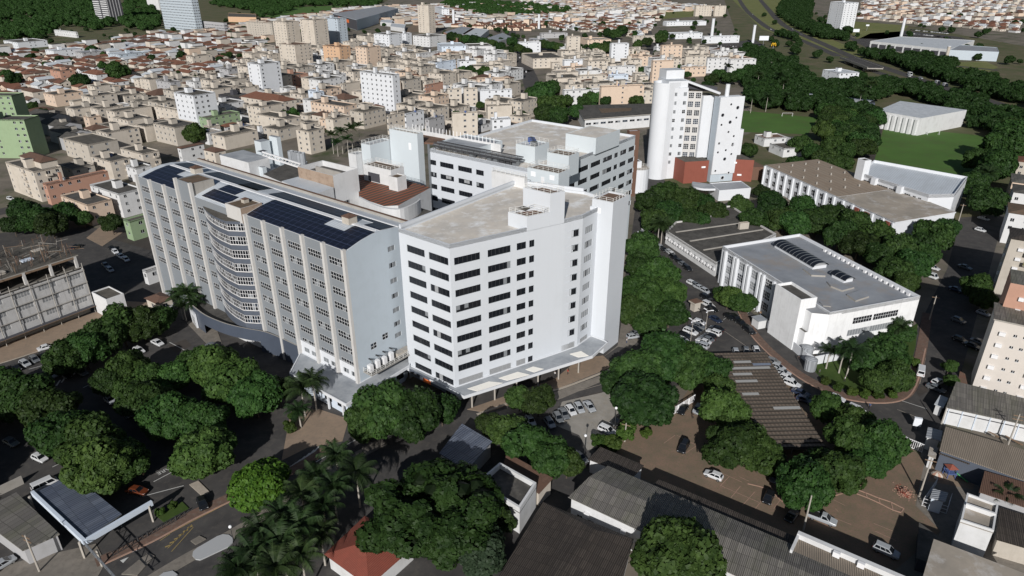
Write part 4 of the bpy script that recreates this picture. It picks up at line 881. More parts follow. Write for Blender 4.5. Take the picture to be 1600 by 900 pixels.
mb = MB(); q = [W2(u, v, 5) for u, v in ((1124, 297.5), (1173.5, 293.5), (1158, 282.5), (1109, 286))]; mb.prism(q, 0, 4.7, 'white_paint', 'metal_grey'); mb.parapet(q, 4.7, 5.0, .25, 'white_paint'); mb.obj('wall', ent)
cv = smooth([W2(u, v, 5) for u, v in ((1081, 287), (1086, 292), (1100, 295), (1118, 295))], 4); bk_ = [W2(1112, 288, 5), W2(1082, 284, 5)]
MB().prism(cv + bk_, 4.2, 5.1, 'white_paint', 'canopy_slab', True).obj('canopy', ent)
wc_ = thing('rooftop_water_building', 'narrow dark brick hospital block beside the round white tower', 'building', (*W2(1000, 260), 0))
rbox(wc_, 'wall', 984, 205, 980, 1000, 0, 30, 'brick_dark', 'roof_white', beta=15)
sd_ = thing('round_white_building', 'round white two-storey annexe with railed roof between rear hospital block and tower', 'building', (*W2(998, 290), 0))
c = W2(997, 285, 4); rp = [(c[0] + 4.6 * math.cos(t), c[1] + 4.6 * math.sin(t)) for t in np.linspace(0, 2 * math.pi, 20, False)]
mb = MB(); mb.prism(rp, 0, 11, 'white_paint', 'roof_sand'); mb.obj('wall', sd_); railing('railing', sd_, inset(rp, .2), 11, 1.1, 1.6)
rbox(sd_, 'stair', 990, 253, 984, 1003, 0, 14, 'white_paint', 'roof_slab', beta=15)

# ---- annexe with grey roof and barrel skylights
A0, A1, A2, A3 = W2(1129.5, 381.75, 13.6), W2(1297, 488.5, 13.0), W2(1437.5, 464.5, 12.6), W2(1250, 364, 13.3)
an = thing('annexe_building', 'white stained annexe with flat grey roof, two barrel skylights and deep window bays', 'annexe', (*cen([A0, A1, A2, A3]), 0))
ad = unit(A0, A1); an_ = (-ad[1], ad[0]); Lw = length(A0, A1)
us = [(1134, 1145), (1153.5, 1165.5), (1175, 1188), (1199, 1213)]
mb = MB(); hs = wins(an, A0, A1, us, 420, [11.4, 7.6, 3.9], 2.6, 'tall', mb, 'white_paint', 0, 13, depth=.55); 
fdA = unit(A1, A2)
hf = [tuple(onwall(A1, A2, u, v)[0] for u, v in ((a, v_), (b_, v_))) for a, b_, v_ in ((1332.5, 1360.5, 503), (1365, 1401.5, 494))]
hs2 = [(a, b_, 8.0, 9.9) for a, b_ in hf] + [(a - 1, b_, 4.4, 6.3) for a, b_ in hf]
mb.wall(A1, A2, 0, 13, hs2, 'stained_white', .25); mb.wall(A2, A3, 0, 13, [], 'white_paint'); mb.wall(A3, A0, 0, 13, [], 'white_paint'); mb.obj('wall', an)
for k, h in enumerate(hs): window(an, A0, A1, h, 'tall', 0 if k > 8 else 2 if k % 4 else 1)
for k, h in enumerate(hs2): window(an, A1, A2, h, 'grid' if k < 2 else 'pale', 0)
for a, b_ in sorted({(h[0], h[1]) for h in hs}):
    for s in (a - 1.0, b_ + .25): MB().obox(A0, ad, s, s + .75, -.8, .05, 0, 12.3, 'white_paint').obj('fin', an)
P = [A0, A1, A2, A3]
MB().prism(inset(P, .3), 11.8, 12.1, 'white_paint', 'roof_grey').obj('roof', an)
MB().parapet(P, 11.9, 13.06, .3, 'white_paint').obj('parapet', an)
def barrel(px, z, wd, name='skylight'):
    p, q = W2(*px[0], z), W2(*px[1], z); d = unit(p, q); e = (-d[1], d[0]); L = length(p, q); mb = MB(); N = 8
    mb.obox(p, d, 0, L, -wd, wd, z - 1.0, z, 'white_paint'); sk = mb.obj(name, an); mb = MB()
    pr = [(wd * 1.12 * math.cos(t), z + .02 + wd * .5 * math.sin(t)) for t in np.linspace(math.pi, 0, N + 1)]
    for (a, za), (b_, zb) in zip(pr, pr[1:]):
        mb.poly([(*add(add(p, e, a), d, -.7), za), (*add(add(p, e, b_), d, -.7), zb), (*add(add(q, e, b_), d, .7), zb), (*add(add(q, e, a), d, .7), za)], 'dark_glazing')
    n = max(3, int(L / 1.5))
    for k in range(n + 1):
        for (a, za), (b_, zb) in zip(pr, pr[1:]):
            c = add(p, d, -.7 + (L + 1.4) * k / n); mb.bar((*add(c, e, a), za + .04), (*add(c, e, b_), zb + .04), .1, 'steel')
    o_ = mb.obj('glazing', an); o_.parent = sk
barrel(((1221, 381), (1281, 415)), 13.2, 2.5); barrel(((1307, 427), (1326, 436.5)), 13.0, 1.7)
for q in (((1255, 420), (1286, 424), (1290, 431), (1268, 430)), ((1292, 440), (1335, 449), (1316, 454), (1298, 447)), ((1323, 460), (1345, 453), (1358, 463), (1337, 470)), ((1281, 472), (1300, 471), (1298, 479), (1286, 478))):
    MB().prism([W2(u, v, 12.5) for u, v in q], 12.05, 12.6, 'concrete', 'roof_grey').obj('roof_kerb', an)
rd = unit(A3, A2)
for k in range(17):
    c = add(add(A3, rd, 14 + k * 2.05 + (k > 7) * 1.0), (-rd[1], rd[0]), -1.3); MB().obox(c, rd, -.45, .45, -.3, .3, 12.1, 12.9, 'white_metal').obj('air_conditioner', an)
# tower block and lean-to at its corner
tb = quad(1212, 449, 1100, 1267, 15.5, 17.5)
cT = W2(1211, 444, 15.4), W2(1252, 468, 15.4)
T0, T1 = W2(1212.5, 443.5, 15.4), W2(1252, 468.5, 15.4); td = unit(T0, T1)
TP = [T0, T1, add(T1, (td[1] * -1, td[0]), 5.2), add(T0, (td[1] * -1, td[0]), 5.2)]
mb = MB(); mb.prism(TP, 0, 14.6, 'stained_white', 'roof_dark'); mb.parapet(TP, 14.6, 15.4, .25, 'stained_white'); mb.obj('corner_tower', an)
S0, S1 = add(T1, (td[1] * -1, td[0]), 5.2), A1; mb = MB()
mb.prism([add(T1, (td[1] * -1, td[0]), 2.0), add(add(T1, (td[1] * -1, td[0]), 2.0), td, 2.5), A1, add(A1, an_, 4), add(T0, (td[1] * -1, td[0]), 6)], 0, 12.4, 'stained_white', 'roof_grey'); mb.obj('stair_wall', an)
p = add(T1, (td[1] * -1, td[0]), 1.2)
MB().prism([p, add(p, fdA, 3.4), add(add(p, fdA, 3.4), ad, 2.4), add(p, ad, 2.4)], 0, 6.6, 'stained_white', 'roof_dark').obj('lean_to', an)
MB().obox(add(p, ad, 2.42), fdA, 1.3, 3.0, -.04, .0, 4.9, 6.0, 'glass').obj('window', an)
q0, q1 = W2(1196, 511), W2(1222, 532); mb = MB(); mb.prism([q0, q1, add(q1, (td[1] * -1, td[0]), 3.0), add(q0, (td[1] * -1, td[0]), 3.0)], 0, 2.6, 'white_paint', 'roof_rust'); mb.obj('lean_to', an)
yw = thing('yard_wall', 'white yard wall with curved end and two water tanks beside the annexe lawn', 'wall', (*W2(1275, 555), 0))
wp = [W2(u, v) for u, v in ((1222, 533), (1258, 565), (1270, 571), (1315, 562), (1330, 556))]
mb = MB()
for p, q in zip(wp, wp[1:]): mb.obox(p, unit(p, q), 0, length(p, q), 0, .25, 0, 2.6, 'white_paint')
mb.obj('wall', yw)
for u, v in ((1262, 543), (1268, 562)): c = W2(u, v, 3); mb = MB(); mb.tube((*c, 0), (*c, 3.2), 1.5, 1.6, 'metal_grey', 14); mb.tube((*c, 3.2), (*c, 3.7), 1.6, .5, 'metal_grey', 14); mb.obj('water_tank', yw)
gh = thing('guard_hut', 'small pale flat-roofed guard hut beside the annexe and parked black cars', 'hut', (*W2(1185, 510), 0))
rbox(gh, 'wall', 1186, 502, 1176, 1198, 0, 2.7, 'white_wall', 'canopy_slab', beta=20, par=0); MB().prism(inset(quad(1186, 502, 1176, 1198, 2.75, 20), -.25), 2.7, 2.85, 'canopy_slab').obj('roof', gh)

# ---- low clinic with dark roof and air conditioners
C = [W2(u, v, 5.0) for u, v in ((1041, 361), (1119, 411), (1213, 365), (1190, 352), (1143, 321), (1128, 322), (1126, 330), (1112, 334), (1108, 339), (1056, 346))]
cl = thing('clinic_building', 'low clinic with dark flat roof and a row of wall air conditioners beside parked cars', 'clinic', (*cen(C), 0))
cd = unit(C[0], C[1]); L = length(C[0], C[1]); N = 9; hs = [(L * k / N + .7, L * (k + 1) / N - .9, 1.6, 3.2) for k in range(N)]
mb = MB(); mb.wall(C[0], C[1], 0, 5, hs, 'white_wall', .2)
for a, b_ in zip(C[1:], C[2:] + C[:1]): mb.wall(a, b_, 0, 5, [], 'white_wall')
mb.obj('wall', cl); addwins(cl, C[0], C[1], hs, 'pale', 2)
MB().prism(inset(C, .25), 4.2, 4.45, 'white_wall', 'roof_dark').obj('roof', cl); MB().parapet(C, 4.3, 5.05, .45, 'pilaster_cream').obj('parapet', cl)
for a, b_ in (((1056, 363), (1156, 349)), ((1078, 377), (1192, 359)), ((1099, 391), (1140, 384))):
    p, q = W2(*a, 4.5), W2(*b_, 4.5); MB().obox(p, unit(p, q), 0, length(p, q), -.25, .25, 4.4, 4.75, 'concrete').obj('roof_beam', cl)
for k in range(N):
    for j in (0, 1): MB().obox(C[0], cd, L * k / N + .6 + j * 2.0, L * k / N + 1.5 + j * 2.0, -.55, -.02, 2.2, 3.0, 'white_metal').obj('air_conditioner', cl)
rbox(cl, 'water_tank', 1157, 349, 1154, 1171, 4.4, 7.0, 'beige', 'roof_rust', beta=15, par=.2)
gp = thing('gate_booth', 'beige toll booth with long reddish roof at the car park entrance', 'booth', (*W2(1088, 475), 0))
P = quad(1086, 475.5, 1076, 1099, 3.0, 28); mb = MB(); mb.prism(inset(P, .5), 0, 2.7, 'beige'); mb.prism(P, 2.7, 3.15, 'beige', 'roof_rust', True); mb.obj('wall', gp)

# ---- long building with tan roof and the white wedge behind it
B0, B1, B2, B3 = W2(1196, 258, 10), W2(1371, 356, 8), W2(1494, 331, 7), W2(1278, 249, 10)
B0, B1, B2, B3 = W2(1196, 258, 10), W2(1398, 347, 10), W2(1493, 331, 10), W2(1278, 249, 10)
lb = thing('long_building', 'long two-storey white building with tan ribbed roof and dark window bays behind the trees', 'building', (*cen([B0, B1, B2, B3]), 0))
ld = unit(B0, B1); L = length(B0, B1); N = 15; hs = [(L * k / N + 1.8, L * (k + 1) / N - 1.0, z - 2.4, z) for k in range(N) for z in (8.4, 4.3)]
mb = MB(); mb.wall(B0, B1, 0, 10, hs, 'white_paint', .5)
p, q = B1, B2; L2 = length(p, q); hs2 = rowholes(L2, 7, 1.0, 8, 4, [7.5], 1.0); mb.wall(p, q, 0, 10, hs2, 'white_paint', .2)
mb.wall(B2, B3, 0, 10, [], 'white_paint'); mb.wall(B3, B0, 0, 10, [], 'white_paint'); mb.obj('wall', lb); addwins(lb, B0, B1, hs, 'grid', 2); addwins(lb, p, q, hs2, 'plain', 2)
for k in range(N + 1): MB().obox(B0, ld, L * k / N - .5 + .5 * (k == 0), L * k / N + .5 - .5 * (k == N), -.7, .03, 0, 9.7, 'white_paint').obj('fin', lb)
for k in (11, 12, 14): MB().obox(B0, ld, L * k / N + 1.4, L * k / N + 3.6, -.5, -.01, 0, 9.2, 'brick_red').obj('brick_panel', lb)
mB = [lerp(B0, B1, .62), lerp(B3, B2, .62)]
mb = MB(); mb.prism([B0, mB[0], mB[1], B3], 9.6, 10.1, 'white_paint', 'long_roof_tan', True); mb.prism([add(mB[0], ld, .02), add(B1, ld, .3), add(B2, ld, .3), add(mB[1], ld, .02)], 9.6, 10.05, 'white_paint', 'roof_sand', True); mb.obj('roof', lb)
for j in range(4):
    for k in range(5):
        c = lerp(lerp(B0, mB[0], (k + .7) / 5.6), lerp(B3, mB[1], (k + .7) / 5.6), (j + .4) / 4); MB().tube((*c, 10.05), (*c, 11.1), .35, .3, 'concrete', 6).obj('roof_vent', lb)
V = [W2(u, v, 13) for u, v in ((1339, 268), (1452, 304), (1492, 303), (1512, 276), (1366, 250))]
wd_ = thing('wedge_building', 'white wedge-shaped building with sloping pale metal roof next to the football field', 'building', (*cen(V), 0))
L = length(V[0], V[1]); hs = [(L * a, L * b_, 8.4, 10.6) for a, b_ in ((.05, .08), (.12, .21), (.29, .47), (.49, .58), (.70, .78), (.81, .85), (.88, .92))]
mb = MB(); mb.wall(V[0], V[1], 0, 13, hs, 'white_paint', .25)
for a, b_ in zip(V[1:], V[2:] + V[:1]): mb.wall(a, b_, 0, 13, [], 'white_paint')
mb.obj('wall', wd_); addwins(wd_, V[0], V[1], hs, 'grid', 2)
MB().prism(inset(V, .4), 11.4, 11.8, 'white_paint', 'roof_panel_white').obj('roof', wd_); MB().parapet(V, 11.6, 13.03, .35, 'white_paint').obj('parapet', wd_)
vd = unit(V[0], V[1])
for t in (.26, .62): MB().obox(V[0], vd, L * t, L * t + 2.2, -1.6, .05, 0, 13.0, 'white_paint').obj('buttress', wd_)
rbox(wd_, 'tower', 1352, 251, 1341, 1362, 0, 19, 'white_paint', 'roof_slab', beta=15)

# ---- dark-roofed school hall behind the rear block
S = [W2(u, v, 8) for u, v in ((914, 187), (1016, 179), (1020, 163), (902, 166))]
sc = thing('school_building', 'long low building with dark weathered roof and small windows behind the rear block', 'building', (*cen(S), 0))
L = length(S[0], S[1]); hs = [(L * k / 9 + .8, L * (k + 1) / 9 - .8, 4.6, 5.8) for k in range(9)]
mb = MB(); mb.wall(S[0], S[1], 0, 8, hs, 'white_wall', .2)
for a, b_ in zip(S[1:], S[2:] + S[:1]): mb.wall(a, b_, 0, 8, [], 'white_wall')
mb.obj('wall', sc); addwins(sc, S[0], S[1], hs, 'plain', 3); MB().prism(inset(S, -.8), 8, 8.5, 'concrete', 'roof_dark', True).obj('roof', sc)
i4 = inset(S, 13); MB().prism(i4, 8.5, 8.56, 'roof_dark', 'roof_moss').obj('courtyard', sc)

# ---- scaffolded building, left edge
K0 = (-127.2, 185.6); kd = (math.cos(R(57.5)), math.sin(R(57.5))); kn = (-kd[1], kd[0])
def ks(a, n): return (K0[0] - kd[0] * a + kn[0] * n, K0[1] - kd[1] * a + kn[1] * n)
sf = thing('building_site', 'unfinished concrete building wrapped in pale netting with scaffold poles and bare columns on top', 'building site', (*ks(25, 10), 0))
mb = MB(); F = 60
for z in (3.4, 7.2, 11.0, 14.8, 18.6): mb.prism([ks(0, .9), ks(0, 24), ks(F, 24), ks(F, .9)][::-1], z - .3, z, 'concrete', 'roof_slab', True)
mb.prism([ks(.9, 1.3), ks(.9, 23), ks(F, 23), ks(F, 1.3)][::-1], 0, 14.4, 'concrete'); mb.obj('floor_slab', sf)
for j in range(9):
    for n in (1.2, 9, 17, 23):
        c = ks(1.0 + 7 * j, n); MB().obox(c, kd, -.35, .35, -.35, .35, 14.8, 18.3 if n > 2 else 18.3, 'pilaster_cream').obj('column', sf)
        if j < 8 and n in (1.2, 23):
            c2 = ks(1.0 + 7 * (j + 1), n); MB().bar((*c, 18.0), (*c2, 18.0), .55, 'timber').obj('beam', sf)
p, q = ks(F, 0), ks(0, 0); L = F
hs = [(L - 7 * (j + 1) + 1.2, L - 7 * j - 1.2, z - 1.5, z) for j in range(8) for z in (5.9, 9.9, 13.6)]
paint('netting', (.50, .50, .50), .45, sc=.6, dirtc=(.24, .23, .22), streak=1.2); paint('net_window', (.23, .24, .25), .4, sc=1)
mb = MB(); mb.wall(p, q, 2.6, 14.4, hs, 'netting', .12)
mb.wall(q, ks(0, 24), 2.6, 14.4, [], 'netting'); mb.obj('netting', sf)
for h in hs:
    mb = MB(); n_ = 6
    for k in range(n_):
        for j in range(2):
            a, b_ = h[0] + (h[1] - h[0]) * k / n_, h[0] + (h[1] - h[0]) * (k + 1) / n_ - .25; z0, z1 = h[2] + .75 * j, h[2] + .75 * (j + 1) - .12
            mb.poly([(*add(add(p, kd, s), kn, .08), z) for s, z in ((a, z0), (b_, z0), (b_, z1), (a, z1))], 'net_window')
    mb.poly([(*add(add(p, kd, s), kn, .11), z) for s, z in ((h[0], h[2]), (h[1], h[2]), (h[1], h[3]), (h[0], h[3]))], 'netting')
    mb.obj('window', sf)
for k in range(13):
    mb = MB(); s = .3 + 4.9 * k; mb.bar((*ks(s, -.35), 0), (*ks(s, -.35), 16.4), .16, 'concrete'); mb.obj('scaffold_post', sf)
mb = MB()
for z in (2.5, 6.3, 10.2, 14.0): mb.bar((*ks(0, -.35), z), (*ks(F, -.35), z), .13, 'concrete')
mb.prism([ks(0, -1.6), ks(0, 1.2), ks(F, 1.2), ks(F, -1.6)][::-1], 2.45, 2.6, 'timber', 'dark_wall', True); mb.obj('scaffold_deck', sf)
r = random.Random(11)
for k in range(95):                                       # poles, rebar and formwork on the top deck
    a, n = r.uniform(0, 34), r.uniform(1, 23); mb = MB(); h = r.uniform(1.2, 4.2)
    p0 = (*ks(a, n), 18.6 - 3.8 * (r.random() < .25)); 
    for j in range(3):
        dx, dy = r.uniform(-.9, .9), r.uniform(-.9, .9); mb.bar((p0[0] + dx, p0[1] + dy, p0[2]), (p0[0] + dx + r.uniform(-.5, .5), p0[1] + dy + r.uniform(-.5, .5), p0[2] + h), .075, r.choice(['timber', 'dark_iron', 'bark', 'concrete', 'brick_dark']))
    a2, n2 = a + r.uniform(-5, 5), n + r.uniform(-4, 4); mb.bar((*ks(a, n), p0[2] + h * .8), (*ks(a2, n2), p0[2] + h * r.uniform(.5, .9)), .075, r.choice(['timber', 'bark', 'concrete']))
    mb.obj('scaffold_pole', sf)
for k in range(10):
    a, n = r.uniform(2, 44), r.uniform(2, 21); MB().obox(ks(a, n), kd, -1.5, 1.5, -1, 1, 18.62, 18.8 + r.random() * .5, r.choice(['beige', 'blue_white', 'timber', 'dark_wall'])).obj('formwork', sf)
sb = thing('white_annexe', 'small white flat-roofed building beside the scaffolded building site', 'building', (*W2(180, 480), 0))
P = quad(165.5, 468, 143, 193, 7, 54); mb = MB(); mb.prism(P, 0, 6.6, 'white_wall', 'roof_slab'); mb.parapet(P, 6.6, 7, .2, 'white_wall'); mb.obj('wall', sb)
inst('window', winmesh('plain', 1, 1.2, 0), sb, tuple(Vector((*add(P[0], unit(P[0], P[1]), 2), 1.6)) - sb.location), math.atan2(unit(P[0], P[1])[1], unit(P[0], P[1])[0]))
# ================================================================ THE CITY BEHIND
WM = dict(c='cream', p='peach', s='salmon', b='beige', w='white_wall', g='grey_wall', G='pale_green', o='orange_render', r='brick_red', u='blue_white', t='tan', k='dark_wall', W='white_paint', q='pink_beige', h='cool_grey')
RM = dict(f='roof_slab', d='roof_dark', w='roof_white', m='metal_grey', t='terracotta', T='brown_tile', r='roof_rust', s='roof_sand')
FOOT = []                                            # rectangles already built on
def sat(P, Q):
    for A in (P, Q):
        for i in range(4):
            ax = (-(A[(i + 1) % 4][1] - A[i][1]), A[(i + 1) % 4][0] - A[i][0])
            a = [p[0] * ax[0] + p[1] * ax[1] for p in P]; b_ = [p[0] * ax[0] + p[1] * ax[1] for p in Q]
            if max(a) < min(b_) or max(b_) < min(a): return False
    return True
def hiproof(mb, P, z, h, m, over=.5, wm=None):
    Q = inset(P, -over); L1, L2 = length(Q[0], Q[1]), length(Q[1], Q[2])
    if L1 >= L2:
        a, b_ = lerp(Q[0], Q[3], .5), lerp(Q[1], Q[2], .5); k = min(.45, .5 * L2 / L1); r0, r1 = lerp(a, b_, k), lerp(a, b_, 1 - k)
        F = [(Q[0], Q[1], r1, r0), (Q[1], Q[2], r1), (Q[2], Q[3], r0, r1), (Q[3], Q[0], r0)]
    else:
        a, b_ = lerp(Q[0], Q[1], .5), lerp(Q[3], Q[2], .5); k = min(.45, .5 * L1 / L2); r0, r1 = lerp(a, b_, k), lerp(a, b_, 1 - k)
        F = [(Q[0], Q[1], r0), (Q[1], Q[2], r1, r0), (Q[2], Q[3], r1), (Q[3], Q[0], r0, r1)]
    for f in F: mb.poly([(*p, z + h if p in (r0, r1) else z) for p in f], m)
    mb.poly([(*p, z - .02) for p in Q][::-1], m)
def block_building(P, h, style, label, roof='f', group=None, tank=1, balc=0, seed=None, cat='apartment block', name='apartment_block', floors=None, winkind=None, wear=0):
    FOOT.append(P); c = cen(P); t = thing(name, label, cat, (*c, 0), group)
    r = random.Random(seed if seed is not None else int(abs(c[0] * 13 + c[1] * 7)))
    m = WM[style]; far = wdist(*c, 0)
    nf = floors or max(1, int((h - .6) / 3.0)); fh = (h - .9) / nf
    mb = MB(); allw = []
    for fi, (p, q) in enumerate(((P[3], P[0]), (P[0], P[1]))):
        L = length(p, q); sp = r.choice([3.4, 3.9, 4.4]) if far < 520 else (4.6 if far < 800 else 5.4); n = max(1, int((L - .8) / sp)); hs = []
        bcol = n // 2 if (balc & (fi + 1)) and n > 1 else -1
        for k in range(n):
            ww = r.choice([1.0, 1.2, 1.3]) if fi == 0 else r.choice([1.2, 1.4, 1.5]); x = L * (k + .5) / n
            if r.random() < (.30 if fi else .16) and n > 2: continue
            for f in range(nf):
                z1 = .5 + fh * f + fh * .82
                if k == bcol or (balc & 4 and k % 3 == 1): hs.append((x - .9, x + .9, z1 - 2.0, z1, 'b'))
                else: hs.append((x - ww / 2, x + ww / 2, z1 - 1.15, z1, 'w'))
        mb.wall(p, q, 0, h, [x[:4] for x in hs], m, .2); allw += [(p, q, x) for x in hs]
    mb.wall(P[1], P[2], 0, h, [], m); mb.wall(P[2], P[3], 0, h, [], m)
    if roof in 'tT': 
        mb.poly([(*p, h - .1) for p in P], m); mb.obj('wall', t); rb = MB(); hiproof(rb, P, h, min(length(P[0], P[1]), length(P[1], P[2])) * .22, RM[roof]); rb.obj('roof', t)
    else:
        mb.parapet(P, h - .7, h + .004, .22, m); mb.obj('wall', t)
        MB().prism(inset(P, .2), h - .75, h - .55, m, RM[roof]).obj('roof', t)
    for k, (p, q, x) in enumerate(allw):
        if x[4] == 'w': window(t, p, q, x[:4], winkind or 'plain', r.choice([0, 0, 0, 1, 2]))
        else:
            d = unit(p, q); L_ = Vector(t.location); key = ('balcony', m)
            if key not in WIN:
                b = MB(); b.poly([(0, .2, 0), (1.8, .2, 0), (1.8, .2, 2), (0, .2, 2)], 'glass'); b.obox((0, 0), (1, 0), -.3, 2.1, -1.0, .0, -.15, 0, m); b.obox((0, 0), (1, 0), -.3, 2.1, -1.0, -.9, 0, .85, m)
                b.obox((0, 0), (1, 0), -.3, -.2, -.9, 0, 0, .85, m); b.obox((0, 0), (1, 0), 2.0, 2.1, -.9, 0, 0, .85, m); b.obox((0, 0), (1, 0), .85, .95, .1, .2, 0, 2, 'alu'); WIN[key] = b.mesh('balcony')
            inst('balcony', WIN[key], t, tuple(Vector((p[0] + d[0] * x[0], p[1] + d[1] * x[0], x[2])) - L_), math.atan2(d[1], d[0]))
    if tank and roof not in 'tT':
        d = unit(P[0], P[1]); L1, L2 = length(P[0], P[1]), length(P[1], P[2]); s = min(L1, L2, 12) * .30
        for k in range(tank):
            a, b_ = (r.uniform(.25, .7), r.uniform(.35, .75)) if tank == 1 else ((k + .5) / tank, .5)
            cc = lerp(lerp(P[0], P[1], a), lerp(P[3], P[2], a), b_); hh = r.uniform(2.2, 3.6); tk = MB(); tk.obox(cc, d, -s * .5, s * .5, -s * .5, s * .5, h - .55, h + hh, r.choice([m, m, m, 'beige' if style in 'cpb' else m]), RM['d']); tk.obj('water_tank_room', t)
            if r.random() < .5 and far < 700: MB().tube((*add(cc, d, s * .9), h - .55), (*add(cc, d, s * .9), h + .7), .75, .75, r.choice(['blue_plastic', 'metal_grey', 'beige']), 10).obj('water_tank', t)
    return t
def beta_of(u): return 55 if u < 640 else (75 - (u - 640) * .12 if u < 800 else 14)
def city(u, v, uL, uR, h, style, label, roof='f', beta=None, **k):
    return block_building(quad(u, v, uL, uR, h, beta if beta is not None else (55 if u < 690 else 14)), h, style, label, roof, **k)

# --- nearest blocks, left
city(52, 268, 8, 95, 14, 'c', 'cream four-storey block with stacked balconies and a tiled rooftop flat', 'd', balc=4)
P = quad(62, 252, 30, 88, 17, 55); o_ = thing('rooftop_flat', 'small rooftop flat under red tiles on top of the cream balcony block', 'flat', (*cen(P), 13.3)); MB().prism(P, 13.3, 16.4, 'cream').obj('wall', o_); mb = MB(); hiproof(mb, P, 16.4, 1.8, 'brown_tile'); mb.obj('roof', o_)
city(72, 288, 66, 168, 9.5, 's', 'long brick-red block with dark roof beside the cream balcony block', 'd')
city(136, 320, 94, 174, 9, 'p', 'peach three-storey block with L-shaped dark roof above the round street trees', 'd')
city(185, 303, 140, 222, 10.5, 'w', 'white block with tan middle stripe and pale roof tank next to the grey wing', 'd')
city(172, 252, 141, 204, 10, 'c', 'cream block with two-tone front just behind the white striped block', 'd', balc=2)
city(112, 264, 90, 147, 9, 'b', 'beige block with dark sunken roof behind the long brick-red block', 'd')
city(212, 263, 196, 236, 7.5, 'w', 'low white L-shaped building touching the far end of the grey wing', 'f')
city(222, 240, 187, 248, 9, 'c', 'cream block with open dark loggia behind the low white L-shaped building', 'f', balc=2)
city(136, 226, 98, 183, 10, 'b', 'beige gabled block with grey-brown roof at the end of the shadowed townhouses', 'f', tank=0)
city(282, 232, 277, 318, 8, 'w', 'small white house with many windows behind the far end of the grey wing', 'T', tank=0)
city(335, 238, 318, 352, 8, 'c', 'cream house with brown tiled roof behind the grey wing', 'T', tank=0)
city(202, 346, 192, 234, 8, 'G', 'narrow green and white house at the foot of the grey wing', 'f', tank=0)
city(228, 424, 222, 252, 5, 'w', 'small white house against the base of the grey wing', 'f', tank=0)
city(246, 474, 228, 268, 4, 'c', 'small beige house with pointed tiled roof by the street corner', 'T', tank=0, cat='house', name='house')
P = [W2(37, 186, 22), W2(-60, 190, 22)]
g0 = W2(37, 187, 21); gP = quad(37, 187, -130, 44, 21, 55)
def face_run(u0, u1, v, z, D): p, q = W2(u0, v, z), W2(u1, v + 1, z); d = unit(p, q); return [p, q, add(q, (-d[1], d[0]), D), add(p, (-d[1], d[0]), D)]
t = block_building(face_run(-70, 37, 186, 21, 12)[:1] * 0 + [face_run(-70, 37, 186, 21, 12)[k] for k in (0, 1, 2, 3)], 21, 'G', 'tall light green block with cream stripe at the left edge', 'd', tank=1)
t = block_building(face_run(-70, 17, 148, 28, 10), 28, 'G', 'taller light green block stepping up behind the green block with the cream stripe', 'd', tank=1)
for k, (u, v) in enumerate(((74, 182), (92, 196), (108, 208), (122, 219))):
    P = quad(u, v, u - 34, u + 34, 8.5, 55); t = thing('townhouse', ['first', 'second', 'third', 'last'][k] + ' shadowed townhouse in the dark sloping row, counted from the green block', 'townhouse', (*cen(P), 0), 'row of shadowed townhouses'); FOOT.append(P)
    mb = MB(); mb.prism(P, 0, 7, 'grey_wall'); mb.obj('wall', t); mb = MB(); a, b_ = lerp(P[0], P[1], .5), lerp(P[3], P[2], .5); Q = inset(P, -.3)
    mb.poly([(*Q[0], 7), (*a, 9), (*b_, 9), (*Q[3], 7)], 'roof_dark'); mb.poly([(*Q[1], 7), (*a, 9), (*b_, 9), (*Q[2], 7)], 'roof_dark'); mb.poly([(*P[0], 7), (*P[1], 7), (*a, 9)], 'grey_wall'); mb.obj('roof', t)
    MB().obox(lerp(a, b_, .3), unit(P[0], P[1]), -1.4, 1.4, -1.4, 1.4, 7.5, 10.4, 'beige', 'roof_dark').obj('water_tank_room', t)
